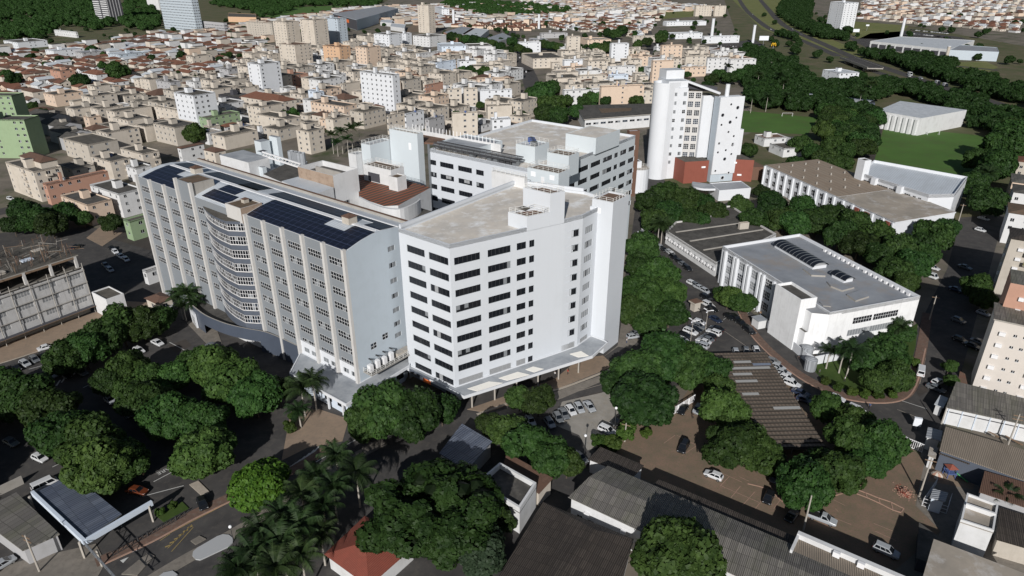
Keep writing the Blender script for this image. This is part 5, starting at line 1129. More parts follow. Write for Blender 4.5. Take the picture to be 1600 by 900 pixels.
# --- middle left
for a in (
 (114, 158, 107, 172, 9, 'c', 'cream three-storey block with dark roof beside the salmon house with tiled roof', 'd'),
 (84, 148, 67, 129, 9, 'p', 'peach block with ribbed front next to a tiled white villa', 'd'),
 (50, 144, 33, 70, 6.5, 'c', 'white two-storey villa with brown hipped roof near the left edge', 'T'),
 (152, 170, 140, 192, 10, 'c', 'cream block with blind side wall and flat grey roof above the shadowed townhouses', 'f'),
 (178, 174, 165, 236, 10, 'c', 'cream block with small square windows left of the pale beige corner block', 'f'),
 (215, 158, 203, 257, 9, 'b', 'low beige block behind the small square windows block', 'f'),
 (278, 172, 241, 285, 10, 'c', 'cream long block with row of slit windows in front of the white eight-storey tower', 'd'),
 (301, 149, 271, 336, 23, 'W', 'bright white eight-storey tower with cube on its roof in the left district', 'f'),
 (322, 184, 308, 374, 10, 'G', 'light green block with white balconies and stained flat roof', 'f'),
 (272, 199, 239, 310, 11, 'b', 'pale beige corner block with stained walls beside a round tree', 'd'),
 (350, 213, 330, 402, 8, 'c', 'cream low block with salmon roof tank just behind the grey wing', 'f'),
 (266, 128, 243, 281, 13, 'g', 'grey five-storey block with balconies behind the white eight-storey tower', 'f'),
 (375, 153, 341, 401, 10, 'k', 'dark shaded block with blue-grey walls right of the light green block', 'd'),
 (388, 154, 374, 410, 10, 'p', 'peach block with white balconies at the corner of the shaded block', 't'),
 (93, 111, 77, 116, 8, 's', 'salmon two-storey house with beige roof and roof tank', 'f'),
 (150, 117, 128, 167, 7, 'w', 'white villa with wide terracotta hipped roof among trees', 't'),
 (27, 66, 5, 73, 8, 'W', 'long white and beige hall near the left wood', 'f'),
 (83, 79, 70, 131, 8, 'W', 'white two-storey hall with open terrace left of the tower blocks', 'w'),
 (128, 82, 117, 163, 7, 'g', 'grey low hall with ribbed roof behind the white terrace hall', 'm'),
 (186, 85, 168, 226, 8, 'h', 'pale grey hall with row of windows among terracotta roofs', 'w'),
 (118, 50, 84, 121, 8, 'w', 'white modern house with deep porch at the edge of the wood', 'w'),
 (300, 88, 290, 331, 9, 'c', 'cream block with four windows in the terracotta roof district', 'f'),
 (356, 108, 342, 388, 9, 'g', 'grey block with roof tank beside terracotta roofs', 'f'),
 (405, 100, 386, 437, 25, 'W', 'white eight-storey block with narrow windows left of the salmon-roofed apartments', 'f'),
 (434, 160, 376, 462, 11, 'c', 'cream apartments with wide salmon tiled roof in front of the white towers', 't'),
 (460, 70, 435, 486, 24, 'c', 'cream nine-storey tower with tan stair strip left of the orange towers', 'r'),
 (530, 73, 504, 547, 23, 'o', 'orange tower with salmon balconies, the first of two orange towers', 'r'),
 (572, 74, 555, 594, 25, 'p', 'peach-orange tower with tall stair head, the second of two orange towers', 'f'),
 (608, 54, 584, 628, 22, 'W', 'white seven-storey tower with open balcony bays behind the orange towers', 'f'),
 (634, 52, 627, 643, 20, 'W', 'slim white tower attached to the white balcony tower', 'f'),
 (613, 117, 562, 624, 27, 'W', 'big white gabled tower with two columns of windows in the centre of the district', 'f'),
 (446, 34, 426, 467, 34, 'c', 'cream high-rise with tan stair tower, first of the high-rise row from the wood', 'f'),
 (489, 31, 468, 511, 37, 'c', 'cream high-rise with bluish side wing in the middle of the high-rise row', 'f'),
 (527, 29, 508, 541, 35, 'h', 'grey-white high-rise next to the dark shopping hall', 'f'),
 (424, 36, 384, 428, 22, 'b', 'beige broad block at the end of the high-rise row by the wood', 'f'),
 (669, 8, 652, 679, 40, 'c', 'cream narrow tower far beyond the car park near the brown plots', 'f'),
 (690, 14, 679, 702, 15, 'W', 'white low block touching the cream narrow tower', 'w'),
 (671, 57, 645, 697, 13, 'w', 'white stepped block right of the white balcony tower', 'f'),
 (690, 72, 683, 728, 9, 'u', 'long blue-white low block with roof boxes', 'w'),
 (733, 72, 726, 769, 10, 'w', 'white block with roof tank beside the dark tree row', 'f'),
 (640, 83, 628, 668, 11, 'c', 'cream low block with grey roof in front of the white stepped block', 'f'),
 (655, 84, 650, 688, 10, 'w', 'white low block with beige roof edge in the centre district', 'f'),
 (683, 98, 680, 712, 11, 'u', 'blue-white block with dark roof and balconies', 'd'),
 (718, 95, 714, 744, 12, 'W', 'plain white block without windows on its side near the dark tree row', 'f'),
 (741, 103, 737, 785, 10, 'c', 'cream double block with tank room beside the overgrown lot', 'f'),
 (746, 123, 744, 797, 10, 'p', 'peach double block with tank room right of the overgrown lot', 'f'),
 (657, 118, 655, 703, 10, 'p', 'peach block with stepped roof and shaded yard', 'f'),
 (665, 133, 664, 692, 13, 's', 'salmon-sided cream block with round balcony fronts', 'f'),
 (699, 139, 698, 721, 14, 'c', 'cream and orange striped four-storey block', 'f'),
 (725, 138, 724, 746, 14, 'c', 'cream narrow four-storey block right of the striped block', 'f'),
 (750, 141, 749, 800, 11, 'W', 'white gabled block with two round attic windows', 'w'),
 (762, 165, 759, 800, 11, 'c', 'cream and white stepped block with shaded terraces', 'd'),
 (706, 176, 706, 746, 15, 'c', 'cream block with red roof tank and white railed balconies close behind the rear hospital block', 'd'),
 (769, 186, 766, 798, 11, 'W', 'white block with grey sloping roof next to the street of trees', 'm'),
 (634, 178, 632, 662, 12, 'W', 'white block with large windows close behind the blue-white stair block', 'f'),
 (606, 180, 604, 632, 12, 'c', 'cream block with orange-brown window bands behind the stair block', 'd'),
 (567, 175, 546, 602, 11, 'b', 'beige block with drain-stained side and grey roof', 'f'),
 (670, 186, 664, 694, 11, 'g', 'grey plastered block with small tank room', 'f'),
 (537, 166, 485, 557, 11, 'p', 'peach long block with dark roof and pale stripes', 'd'),
 (520, 186, 508, 548, 9, 'c', 'cream low block at the edge of the palm garden', 'f'),
 (448, 186, 400, 470, 9, 'c', 'cream low long block with salmon tank room', 'f'),
 (482, 205, 462, 505, 13, 'c', 'cream three-storey block with stacked loggias left of the palms', 'd'),
 (500, 125, 482, 536, 11, 'w', 'white low block with flat roof under the cream nine-storey tower', 'f'),
 (455, 118, 437, 481, 10, 's', 'salmon-red low block with terrace under the cream nine-storey tower', 'f'),
 (535, 131, 531, 562, 13, 'c', 'cream block with dark columns of windows left of the big white gabled tower', 'd'),
 (499, 143, 481, 506, 12, 'u', 'blue-white narrow block with dark roof in front of the salmon tiled apartments', 'd'),
 ): city(*a)
# --- right of the street of trees
for a in (
 (833, 91, 815, 881, 10, 'c', 'long cream block with tan window strips right of the street of trees', 'd'),
 (811, 66, 809, 845, 12, 'W', 'white block with rows of small windows below the dark tree belt', 'f'),
 (886, 57, 884, 907, 22, 'c', 'cream tower with lower shoulder among dark trees', 'f'),
 (956, 68, 953, 983, 22, 'W', 'white seven-storey block with balcony columns', 'f'),
 (882, 94, 879, 917, 11, 'W', 'white block with single roof tank in the right district', 'f'),
 (913, 82, 911, 946, 10, 'b', 'beige block with brown roof and stair head', 'd'),
 (865, 122, 853, 906, 10, 'c', 'cream stepped block at the corner of the street of trees', 'f'),
 (882, 141, 879, 940, 11, 'w', 'white three-storey terrace in front of the peach twin blocks', 'f'),
 (940, 135, 937, 1007, 15, 'p', 'peach twin blocks with dark roof and two tank rooms', 'd'),
 (906, 118, 903, 948, 9, 'd' if 0 else 'c', 'cream low block with dark roof between white terraces', 'd'),
 (951, 104, 949, 993, 11, 'w', 'white block with brown roof patches behind the peach twin blocks', 'd'),
 (953, 117, 950, 982, 10, 'u', 'pale blue block with white roof box behind the peach twin blocks', 'w'),
 (985, 85, 983, 1008, 9, 'p', 'peach low block at the street corner right of the white seven-storey block', 'f'),
 (1021, 95, 1018, 1053, 20, 'p', 'pale peach five-storey block left of the round white tower', 'd'),
 (1035, 71, 1032, 1067, 21, 'p', 'peach narrow-window tower behind the pale peach five-storey block', 'f'),
 (1072, 88, 1070, 1105, 13, 'c', 'cream apartments with dark pointed roof, first of three behind the tower pergola', 'f'),
 (1106, 91, 1104, 1139, 14, 'w', 'white apartments with tan stair strip, middle of three behind the tower pergola', 'f'),
 (1142, 93, 1138, 1182, 15, 'w', 'white apartments with grey roof, last of three behind the tower pergola', 'm'),
 (1066, 105, 1064, 1104, 9, 'p', 'peach low block with red balcony behind the tower', 'f'),
 (1070, 76, 1067, 1123, 8, 'g', 'grey open parking deck beside the supermarket', 's'),
 (1101, 57, 1097, 1156, 9, 'W', 'white supermarket front with glazed entrance', 'm'),
 (1047, 52, 1040, 1098, 8, 'W', 'white supermarket hall with grey roof', 'm'),
 (1042, 34, 1036, 1104, 7, 'W', 'white long supermarket rear hall with solar strip', 'w'),
 (1088, 9, 1085, 1113, 20, 'c', 'cream apartment tower with brown stair strip beyond the supermarket', 'f'),
 (1118, 9, 1116, 1135, 20, 'c', 'cream twin apartment tower beyond the supermarket', 'f'),
 (1312, 114, 1286, 1343, 11, 'W', 'white cube building alone among trees near the underpass', 'w'),
 (1320, 4, 1298, 1342, 42, 'W', 'tall white tower with grey side by the curving highway', 'w'),
 (990, 56, 988, 1025, 9, 'b', 'beige hall with shallow metal roof beside round trees', 'm'),
 (833, 62, 826, 856, 7, 'g', 'low grey hall with white canopy at the tree belt', 'm'),
 (846, 52, 843, 887, 7, 'g', 'long low grey-blue hall with flat roof beyond the cream tower', 'd'),
 (918, 62, 907, 955, 7, 'p', 'peach low roofs in front of the dark tree belt', 's'),
 (1225, 232, 1203, 1270, 5, 'w', 'low white workshop with yard and parked truck behind the tan roofed building', 'f'),
 (1195, 216, 1180, 1230, 5, 'w', 'low workshop with brown roof beside the football field', 'r'),
 (1196, 103, 1186, 1222, 5, 'b', 'low beige kiosk building near the underpass road', 's'),
 ): city(*a)
# --- terraced and special buildings far off
def poly_building(name, label, cat, px, z, wall, roof, par=.3, z0=0):
    P = [W2(u, v, z) for u, v in px]; t = thing(name, label, cat, (*cen(P), z0)); mb = MB(); mb.prism(P, z0, z - .3, wall, roof)
    if par: mb.parapet(P, z - .3, z, par, wall)
    mb.obj('wall', t); return t, P
t, P = poly_building('shopping_hall', 'dark fronted shopping hall with wide grey roof and small orange sign', 'hall', [(557, 31), (622, 13), (600, 9), (520, 21)], 16, 'cool_grey', 'roof_grey')
d = unit(P[3], P[0]); MB().obox(P[3], d, 0, length(P[3], P[0]), -.3, -.05, .5, 15.5, 'dark_wall').obj('dark_front', t); MB().obox(P[3], d, length(P[3], P[0]) * .25, length(P[3], P[0]) * .7, -.7, -.35, 8, 13, 'orange_sign').obj('sign', t)
for nm, px, z, wl, rf in (('grey warehouse roof right of the tall white pylon', [(693, 50), (715, 60), (742, 44), (722, 41)], 8, 'salmon', 'metal_grey'), ('white warehouse with bright end wall in front of the red terraces', [(722, 53), (747, 60), (764, 46), (738, 43)], 8, 'white_wall', 'roof_white'),
    ('curved grey hangar roof at the end of the dark tree row', [(756, 61), (775, 66), (800, 58), (785, 51)], 6, 'grey_wall', 'metal_grey'), ('orange topped long hall at the far left beyond the tower podium', [(356, 26), (400, 27), (400, 22), (357, 20)], 9, 'orange_render', 'roof_slab'), ('low white sheds in the car park below the cream narrow tower', [(594, 34), (612, 36), (614, 31), (596, 30)], 6, 'white_wall', 'roof_white'), ('low white shop with flat roof beside the brown plots', [(610, 41), (632, 44), (634, 38), (612, 36)], 6, 'white_wall', 'roof_white')):
    poly_building('warehouse', nm, 'warehouse', px, z, wl, rf)
t, P = poly_building('car_showroom', 'long white car showroom with pale roof and tall white pylon by the highway', 'showroom', [(1360, 64), (1482, 77), (1523, 63), (1408, 57)], 9, 'white_wall', 'roof_white')
d = unit(P[0], P[1]); L = length(P[0], P[1]); MB().obox(P[0], d, 2, L - 2, -.3, -.05, .5, 6, 'dark_wall').obj('glass_front', t)
for k in range(9): MB().obox(P[0], d, L * k / 9 + 1, L * k / 9 + 2.5, -1.0, -.3, 0, 7, 'white_wall').obj('pillar', t)
poly_building('showroom_annexe', 'grey blank hall attached to the end of the white car showroom', 'hall', [(1484, 78), (1561, 81), (1558, 74), (1500, 70)], 10, 'h' and 'cool_grey', 'roof_grey')
t, P = poly_building('sports_hall', 'white sports hall with folded white side wall by the football field', 'sports hall', [(1371, 172), (1440, 184), (1511, 171), (1407, 157)], 11, 'white_wall', 'roof_white', 0)
d = unit(P[0], P[1]); L = length(P[0], P[1])
for k in range(8): MB().obox(P[0], d, L * k / 8 + .5, L * k / 8 + 2.2, -1.0, 0, 0, 9.5, 'white_wall').obj('rib', t)
p, q = W2(1256, 160, 3), W2(1354, 172, 3); d = unit(p, q); e = (-d[1], d[0]); L = length(p, q); t = thing('sports_shelter', 'long arched metal roof shelter with green end in the trees', 'shelter', (*lerp(p, q, .5), 0)); mb = MB()
for k in range(9):
    a, b_ = math.pi * k / 9, math.pi * (k + 1) / 9
    mb.poly([(*add(add(p, e, 9 - 9 * math.cos(x)), d, y), 4 + 4.5 * math.sin(x)) for x, y in ((a, 0), (b_, 0), (b_, L), (a, L))], 'metal_grey' if k < 4 else 'metal_blue')
mb.obj('roof', t); mb = MB(); mb.obox(p, d, 0, L, 0, .3, 0, 4, 'pale_green'); mb.obox(p, d, 0, L, 17.7, 18, 0, 4, 'grey_wall'); mb.obj('wall', t)
# two high towers running out of the top of the frame
def hirise(label, u, v, uL, uR, h, m1, m2, wk, parts):
    z0 = 0; b_ = (math.cos(R(52)), math.sin(R(52))); a = (-b_[1], b_[0]); p = W2(u, v, 0); P = [p, add(p, b_, solve_len(p, b_, 0, uR))]; l_ = add(p, a, solve_len(p, a, 0, uL)); P += [(P[1][0] + l_[0] - p[0], P[1][1] + l_[1] - p[1]), l_]
    t = thing('high_rise', label, 'high-rise', (*cen(P), 0)); mb = MB(); mb.prism(P, 0, h, m1, 'roof_slab'); mb.obj('wall', t); parts(t, P, h); FOOT.append(P); return t
def bands(t, P, h):
    d = unit(P[3], P[0]); L = length(P[3], P[0])
    for k in range(int(h / 3.6)):
        for s in (0, L * .54): MB().obox(P[3], d, s + 1, s + L * .46 - .6, -.5, 0, 1.5 + 3.6 * k, 3.2 + 3.6 * k, 'white_wall').obj('balcony', t)
    d = unit(P[0], P[1]); L = length(P[0], P[1])
    for k in range(5): MB().obox(P[0], d, L * (k + .1) / 5, L * (k + .32) / 5, -.6, 0, 0, h, 'grey_wall').obj('fin', t)
hirise('dark high-rise with white balcony bands standing in the wood', 174, 36, 152, 196, 62, 'dark_wall', None, None, bands)
def lat(t, P, h):
    for p, q in ((P[3], P[0]), (P[0], P[1])):
        d = unit(p, q); L = length(p, q); n = max(3, int(L / 4.2))
        for k in range(n):
            for j in range(int(h / 4)): inst('window', winmesh('plain', 2.2, 1.4, (k + j) % 3), t, tuple(Vector((*add(p, d, L * (k + .25) / n), 2 + 4 * j)) - t.location) - 0 * 1 if 0 else tuple(Vector((*add(add(p, d, L * (k + .25) / n), (-d[1], d[0]), -.18), 2 + 4 * j)) - t.location), math.atan2(d[1], d[0]))
hirise('broad pale grey high-rise with a grid of windows beside the wood', 308, 50, 258, 318, 70, 'cool_grey', None, None, lat)
hirise('slim white high-rise behind the broad grey high-rise', 250, 16, 232, 262, 60, 'white_wall', None, None, lambda t, P, h: None)
hirise('low dark podium hall at the foot of the broad grey high-rise', 352, 52, 310, 357, 15, 'grey_wall', None, None, lat)
for u, v, h, r_, lb_ in ((709, 41, 26, 2.3, 'tall white water tower column beside the red terraces'), (842, 45, 22, 2.0, 'white sign pylon above the low grey hall'), (1112, 57, 24, 2.2, 'white pylon rising from the supermarket hall'), (1176, 67, 22, 1.8, 'white pylon at the supermarket car park'), (1407, 60, 27, 2.0, 'tall white pylon on the car showroom'), (1477, 97, 16, 1.6, 'beige pylon beside the showroom annexe')):
    p = W2(u, v); t = thing('pylon', lb_, 'pylon', (*p, 0)); MB().tube((*p, 0), (*p, h), r_, r_ * .95, 'beige' if 'beige' in lb_ else 'white_paint', 14).obj('shaft', t); MB().tube((*p, h), (*p, h + .6), r_ * 1.15, r_ * 1.15, 'white_paint', 14).obj('cap', t)

# --- fill: ordinary three-storey blocks between the ones above, along the two street grids
REG = [[(182, 252), (215, 210), (330, 232), (540, 205), (700, 205), (830, 205), (800, 130), (806, 96), (650, 88), (560, 62), (430, 78), (340, 128), (230, 140), (130, 160), (90, 215)],
       [(845, 150), (830, 95), (900, 78), (1010, 78), (1003, 160), (920, 160)], [(1022, 130), (1026, 80), (1060, 62), (1120, 78), (1185, 110), (1080, 118)]]
NOGO = [[(500, 250), (500, 212), (560, 205), (595, 235), (560, 260)], [(700, 128), (705, 108), (755, 100), (752, 122)], [(826, 215), (822, 120), (800, 60), (850, 60), (880, 160), (900, 215)]]
def inreg(x, y, R_):
    if y < 60: return False
    u, v = PJ(x, y, 0); return any(inpoly(u, v, q) for q in R_)
WCOL = ['cream', 'peach', 'beige', 'white', 'cream', 'beige', 'white', 'cream']; WST = ['c', 'p', 'b', 'w', 'c', 'b', 'w', 'c']
RDSC = {'f': 'stained grey roof', 'd': 'dark roof', 's': 'sandy roof', 'T': 'brown tiled roof', 't': 'terracotta roof', 'w': 'white roof'}
fr = random.Random(21); nfill = 0
for gi, (beta, cx, cy, nx, ny) in enumerate(((55, -150, 480, 34, 34), (14, 90, 560, 22, 22))):
    b_ = (math.cos(R(beta)), math.sin(R(beta))); a = (-b_[1], b_[0])
    for i in range(-nx // 2, nx // 2):
        for j in range(-ny // 2, ny // 2):
            x = cx + b_[0] * i * 22.5 + a[0] * (j * 18 + (j // 2) * 7); y = cy + b_[1] * i * 22.5 + a[1] * (j * 18 + (j // 2) * 7)
            if gi == 0 and x > 10 or gi == 1 and x < 12: continue
            if not inreg(x, y, REG) or inreg(x, y, NOGO): continue
            lw, ll = fr.uniform(11, 16.5), fr.uniform(14, 21); hgt = fr.choice([4.4, 7, 7, 9.5, 9.8, 10, 10.4, 12.6, 12.6])
            P = [(x + b_[0] * p + a[0] * q, y + b_[1] * p + a[1] * q) for p, q in ((-ll / 2, -lw / 2), (ll / 2, -lw / 2), (ll / 2, lw / 2), (-ll / 2, lw / 2))]
            if any(sat(P, Q) for Q in FOOT): continue
            k = fr.choice([0, 0, 2, 3, 4, 5, 6, 7, 7, 1]); rf = fr.choice('ffdTdf' if hgt < 8 else 'ffddsfdd')
            block_building(P, hgt, WST[k], '%s %s-storey block with %s in the %s' % (WCOL[k], {4.4: 'one', 7: 'two', 12.6: 'four'}.get(hgt, 'three'), RDSC[rf], ('district behind the grey wing', 'district beside the round tower')[gi]), rf, group='low blocks of the district', cat='apartment block' if hgt > 8 else 'town house', name='apartment_block' if hgt > 8 else 'town_house', balc=fr.choice([0, 0, 1, 2, 2]), seed=i * 100 + j); nfill += 1
# low houses squeezed into the gaps between the blocks
ng = 0
for k in range(9000):
    if ng >= 190: break
    x, y = fr.uniform(-420, 330), fr.uniform(330, 860)
    if not inreg(x, y, REG) or inreg(x, y, NOGO): continue
    beta = 55 if x < 8 else 14; b_ = (math.cos(R(beta)), math.sin(R(beta))); a = (-b_[1], b_[0]); lw, ll, hgt = fr.uniform(6, 10), fr.uniform(7, 12), fr.choice([3.6, 4, 6.5, 7.2])
    P = [(x + b_[0] * p + a[0] * q, y + b_[1] * p + a[1] * q) for p, q in ((-ll / 2, -lw / 2), (ll / 2, -lw / 2), (ll / 2, lw / 2), (-ll / 2, lw / 2))]
    if any(sat(inset(P, -.4), Q) for Q in FOOT if abs(Q[0][1] - y) < 90 and abs(Q[0][0] - x) < 90): continue
    c_ = fr.randrange(8); rf = fr.choice('fdsTtdwmf')
    block_building(P, hgt, WST[c_], '%s low house with %s between the blocks %s' % (WCOL[c_], {'m': 'metal roof'}.get(rf, RDSC.get(rf)), 'behind the grey wing' if x < 8 else 'beside the round tower'), rf, group='low houses between the blocks', tank=int(fr.random() < .5), seed=k, cat='house', name='town_house'); ng += 1
# --- terracotta house fields (shared meshes, one object per house)
def house_meshes(l, w_, h, wm, rm, gable):
    P = [(-l / 2, -w_ / 2), (l / 2, -w_ / 2), (l / 2, w_ / 2), (-l / 2, w_ / 2)]; mb = MB()
    for p, q in ((P[3], P[0]), (P[0], P[1])):
        L = length(p, q); hs = [(L * t - .7, L * t + .7, 1.0, 2.2) for t in (.25, .7)]; mb.wall(p, q, 0, h, hs, wm, .2)
        for s0, s1, z0, z1 in hs: d = unit(p, q); n = (-d[1], d[0]); mb.poly([(*add(add(p, d, s), n, .15), z) for s, z in ((s0, z0), (s1, z0), (s1, z1), (s0, z1))], 'glass')
    mb.wall(P[1], P[2], 0, h, [], wm); mb.wall(P[2], P[3], 0, h, [], wm); rb = MB()
    if gable:
        Q = inset(P, -.6); a, b_ = lerp(Q[0], Q[3], .5), lerp(Q[1], Q[2], .5)
        rb.poly([(*Q[0], h), (*Q[1], h), (*b_, h + 1.9), (*a, h + 1.9)], rm); rb.poly([(*Q[3], h), (*Q[2], h), (*b_, h + 1.9), (*a, h + 1.9)], rm); mb.poly([(*P[0], h), (*P[3], h), (*lerp(P[0], P[3], .5), h + 1.7)], wm); mb.poly([(*P[1], h), (*P[2], h), (*lerp(P[1], P[2], .5), h + 1.7)], wm)
    else: hiproof(rb, P, h, 1.9, rm)
    return mb.mesh('wall'), rb.mesh('roof')
HM = [house_meshes(*q) for q in ((13, 9, 3.2, 'white_wall', 'terracotta', 0), (11, 9, 3.2, 'cream', 'terracotta', 1), (15, 10, 3.4, 'beige', 'brown_tile', 0), (12, 8, 5.6, 'cream', 'terracotta', 0), (10, 8, 3.2, 'white_wall', 'brown_tile', 1), (12, 10, 3.2, 'peach', 'terracotta', 1), (13, 9, 3.6, 'white_wall', 'roof_white', 1))]
HREG = [([(0, 150), (0, 75), (60, 85), (180, 66), (260, 54), (420, 52), (420, 78), (330, 118), (220, 132), (110, 160), (60, 190)], 55, 'in the terracotta district left of the high-rises'),
        ([(700, 42), (712, 26), (840, 38), (835, 50)], 80, 'in the red terrace estate beyond the white water tower'),
        ([(845, 44), (800, 22), (815, 0), (1030, 0), (1035, 30), (1000, 60), (930, 52)], 14, 'in the far houses left of the supermarket'),
        ([(1340, 30), (1350, -4), (1600, -4), (1600, 55), (1500, 44)], 14, 'in the far houses beyond the car showroom'), ([(905, 22), (905, 0), (1030, 2), (1030, 10)], 14, ''), ([(380, 40), (300, 60), (600, 36), (700, 44), (1000, 20), (1130, 16), (1010, -2), (560, 14)], 40, '')]
hsn = 0; FARH = []
for ri, (pg, beta, ph) in enumerate(HREG):
    b_ = (math.cos(R(beta)), math.sin(R(beta))); a = (-b_[1], b_[0]); pw = [W2(u, max(v, 1), 0) for u, v in pg]
    x0, x1 = min(p[0] for p in pw), max(p[0] for p in pw); y0, y1 = min(p[1] for p in pw), max(p[1] for p in pw); cands = []
    N = int(max(x1 - x0, y1 - y0) / 15) + 2; c0 = ((x0 + x1) / 2, (y0 + y1) / 2); gx, gy = ((24, 18) if ri == 3 else (21, 16) if ri == 2 else (17, 13.5))
    for i in range(-N, N):
        for j in range(-N, N):
            x = c0[0] + b_[0] * i * gx + a[0] * (j * gy + (j // 2) * 6) + fr.uniform(-1.5, 1.5); y = c0[1] + b_[1] * i * gx + a[1] * (j * gy + (j // 2) * 6) + fr.uniform(-1.5, 1.5)
            if y > 60 and inpoly(x, y, pw) and fr.random() < .86: cands.append((y, x))
    cands.sort(); n_ind = (150, 40, 60, 45, 0, 0)[ri]; FARH += [(x, y, b_, ri) for y, x in cands[n_ind:]]; cands = cands[:n_ind]
    for y, x in cands:
        P = [(x + b_[0] * p + a[0] * q, y + b_[1] * p + a[1] * q) for p, q in ((-7, -5), (7, -5), (7, 5), (-7, 5))]
        if any(sat(P, Q) for Q in FOOT): continue
        k = 5 if ri == 1 else fr.choice([0, 0, 1, 1, 2, 3, 4, 5, 6]); wn = ('white', 'cream', 'beige', 'cream two-storey', 'white', 'peach', 'white')[k]; rn = ('terracotta hipped', 'terracotta gabled', 'brown hipped', 'terracotta hipped', 'brown gabled', 'terracotta gabled', 'pale gabled')[k]
        t = thing('house', '%s house with %s roof %s' % (wn, rn, ph), 'house', (x, y, 0), 'small houses ' + ph, R(beta + fr.choice([0, 90]))); inst('wall', HM[k][0], t); inst('roof', HM[k][1], t); hsn += 1
if FARH:                                               # everything farther off: one mass of houses
    mb = MB()
    for x, y, b_, ri in FARH:
        P = [(x + b_[0] * p - b_[1] * q, y + b_[1] * p + b_[0] * q) for p, q in ((-7, -5), (7, -5), (7, 5), (-7, 5))]
        if any(sat(P, Q) for Q in FOOT if abs(Q[0][1] - y) < 120): continue
        hh = fr.choice([3.2, 3.2, 4, 6.2, 9]); mb.prism(P, 0, hh, fr.choice(['white_wall', 'cream', 'beige', 'white_wall', 'peach']), 'roof_slab')
        if hh < 7: hiproof(mb, P, hh + .02, 1.9, fr.choice(['terracotta', 'terracotta', 'brown_tile', 'roof_white' if ri != 1 else 'terracotta']))
    tag(mb.obj('houses'), 'dense far-off mass of small houses with tiled roofs along the top edge', 'houses', kind='stuff')
print('fill', nfill, 'houses', hsn, 'far', len(FARH))
# ================================================================ BUILDINGS ON THE RIGHT AND IN THE FOREGROUND
def rect_run(p, beta, L, D):
    d = (math.cos(R(beta)), math.sin(R(beta))); e = (-d[1], d[0]); q = add(p, d, L); return [p, q, add(q, e, D), add(p, e, D)]
# beige apartment block, lower right edge
p0 = (113.9, 142.3); P = rect_run(p0, -33, 34, 10)
ap = thing('apartment_block', 'pale beige apartment block with small windows and white wall boxes, right edge', 'apartment block', (*cen(P), 0))
d = unit(P[0], P[1]); mb = MB(); hs = []
for f in range(6):
    z = 17.6 - 3.05 * f
    for s, w_, h_ in ((4.4, .7, .6), (6.3, .7, .6), (10.6, .8, 1.1), (14.6, 1.5, 1.3), (18.4, 1.5, 1.3), (22, .7, .6), (25, 1.4, 1.3)): hs.append((s, s + w_, z - h_, z))
mb.wall(P[0], P[1], 0, 20.2, hs, 'pink_beige', .2)
for a, b_ in ((1, 2), (2, 3), (3, 0)): mb.wall(P[a], P[b_], 0, 20.2, [], 'pink_beige')
mb.obj('wall', ap)
for k, h in enumerate(hs): window(ap, P[0], P[1], h, 'plain', k % 3 if h[1] - h[0] > 1 else 0)
MB().prism(inset(P, -.3), 20.2, 20.5, 'concrete', 'fibre_cement', True).obj('roof', ap)
for f in range(6):
    for s in (1.6, 9.0): MB().obox(P[0], d, s, s + 1.3, -.55, -.02, 16.7 - 3.05 * f, 17.6 - 3.05 * f, 'white_metal').obj('air_conditioner', ap)
P = rect_run(add(W2(1580, 455, 27), (math.cos(R(57)), math.sin(R(57))), 6), -33, 30, 10)
sb_ = thing('apartment_block', 'salmon pink apartment block with white wall boxes standing behind the pale beige one', 'apartment block', (*cen(P), 0)); mb = MB(); mb.prism(P, 0, 26.8, 'salmon', 'fibre_cement'); mb.obj('wall', sb_)
for k in range(4): 
    for j in range(3): MB().obox(P[0], unit(P[0], P[1]), 2.5 + 6 * j, 3.6 + 6 * j, -.5, -.02, 13.5 + 3.1 * k, 14.4 + 3.1 * k, 'white_metal').obj('air_conditioner', sb_)
p0 = (149.3, 190.8); P = rect_run(p0, -33, 34, 11); d = unit(P[0], P[1])
ap2 = thing('apartment_block', 'beige apartment block with olive balconies and brown roof, farther up the shaded street', 'apartment block', (*cen(P), 0)); mb = MB()
hs = [(s, s + 1.7, z - 1.7, z) for s in (6.2, 13, 20) for z in [19.6 - 3.0 * f for f in range(6)]]
mb.wall(P[0], P[1], 0, 22, hs, 'beige', .2)
for a, b_ in ((1, 2), (2, 3), (3, 0)): mb.wall(P[a], P[b_], 0, 22, [], 'beige')
mb.obj('wall', ap2); hiproof(m2 := MB(), P, 22, 1.4, 'fibre_cement_dark', .5); m2.obj('roof', ap2); plain('olive', (.16, .155, .08), .8)
for k, h in enumerate(hs):
    window(ap2, P[0], P[1], h, 'tall', k % 2); mb = MB(); mb.obox(P[0], d, h[0] - 1.6, h[1] + 1.4, -1.5, -.02, h[2] - .4, h[2] - .25, 'beige'); mb.obox(P[0], d, h[0] - 1.6, h[1] + 1.4, -1.5, -1.38, h[2] - .25, h[2] + .9, 'olive'); mb.obj('balcony', ap2)
for f in range(6):
    MB().obox(P[0], d, 2.4, 3.8, -.55, -.02, 18.5 - 3 * f, 19.4 - 3 * f, 'white_metal').obj('air_conditioner', ap2); MB().obox(P[0], d, -.55, -.02, 2, 3, 18.2 - 3 * f, 19 - 3 * f, 'white_metal').obj('air_conditioner', ap2)
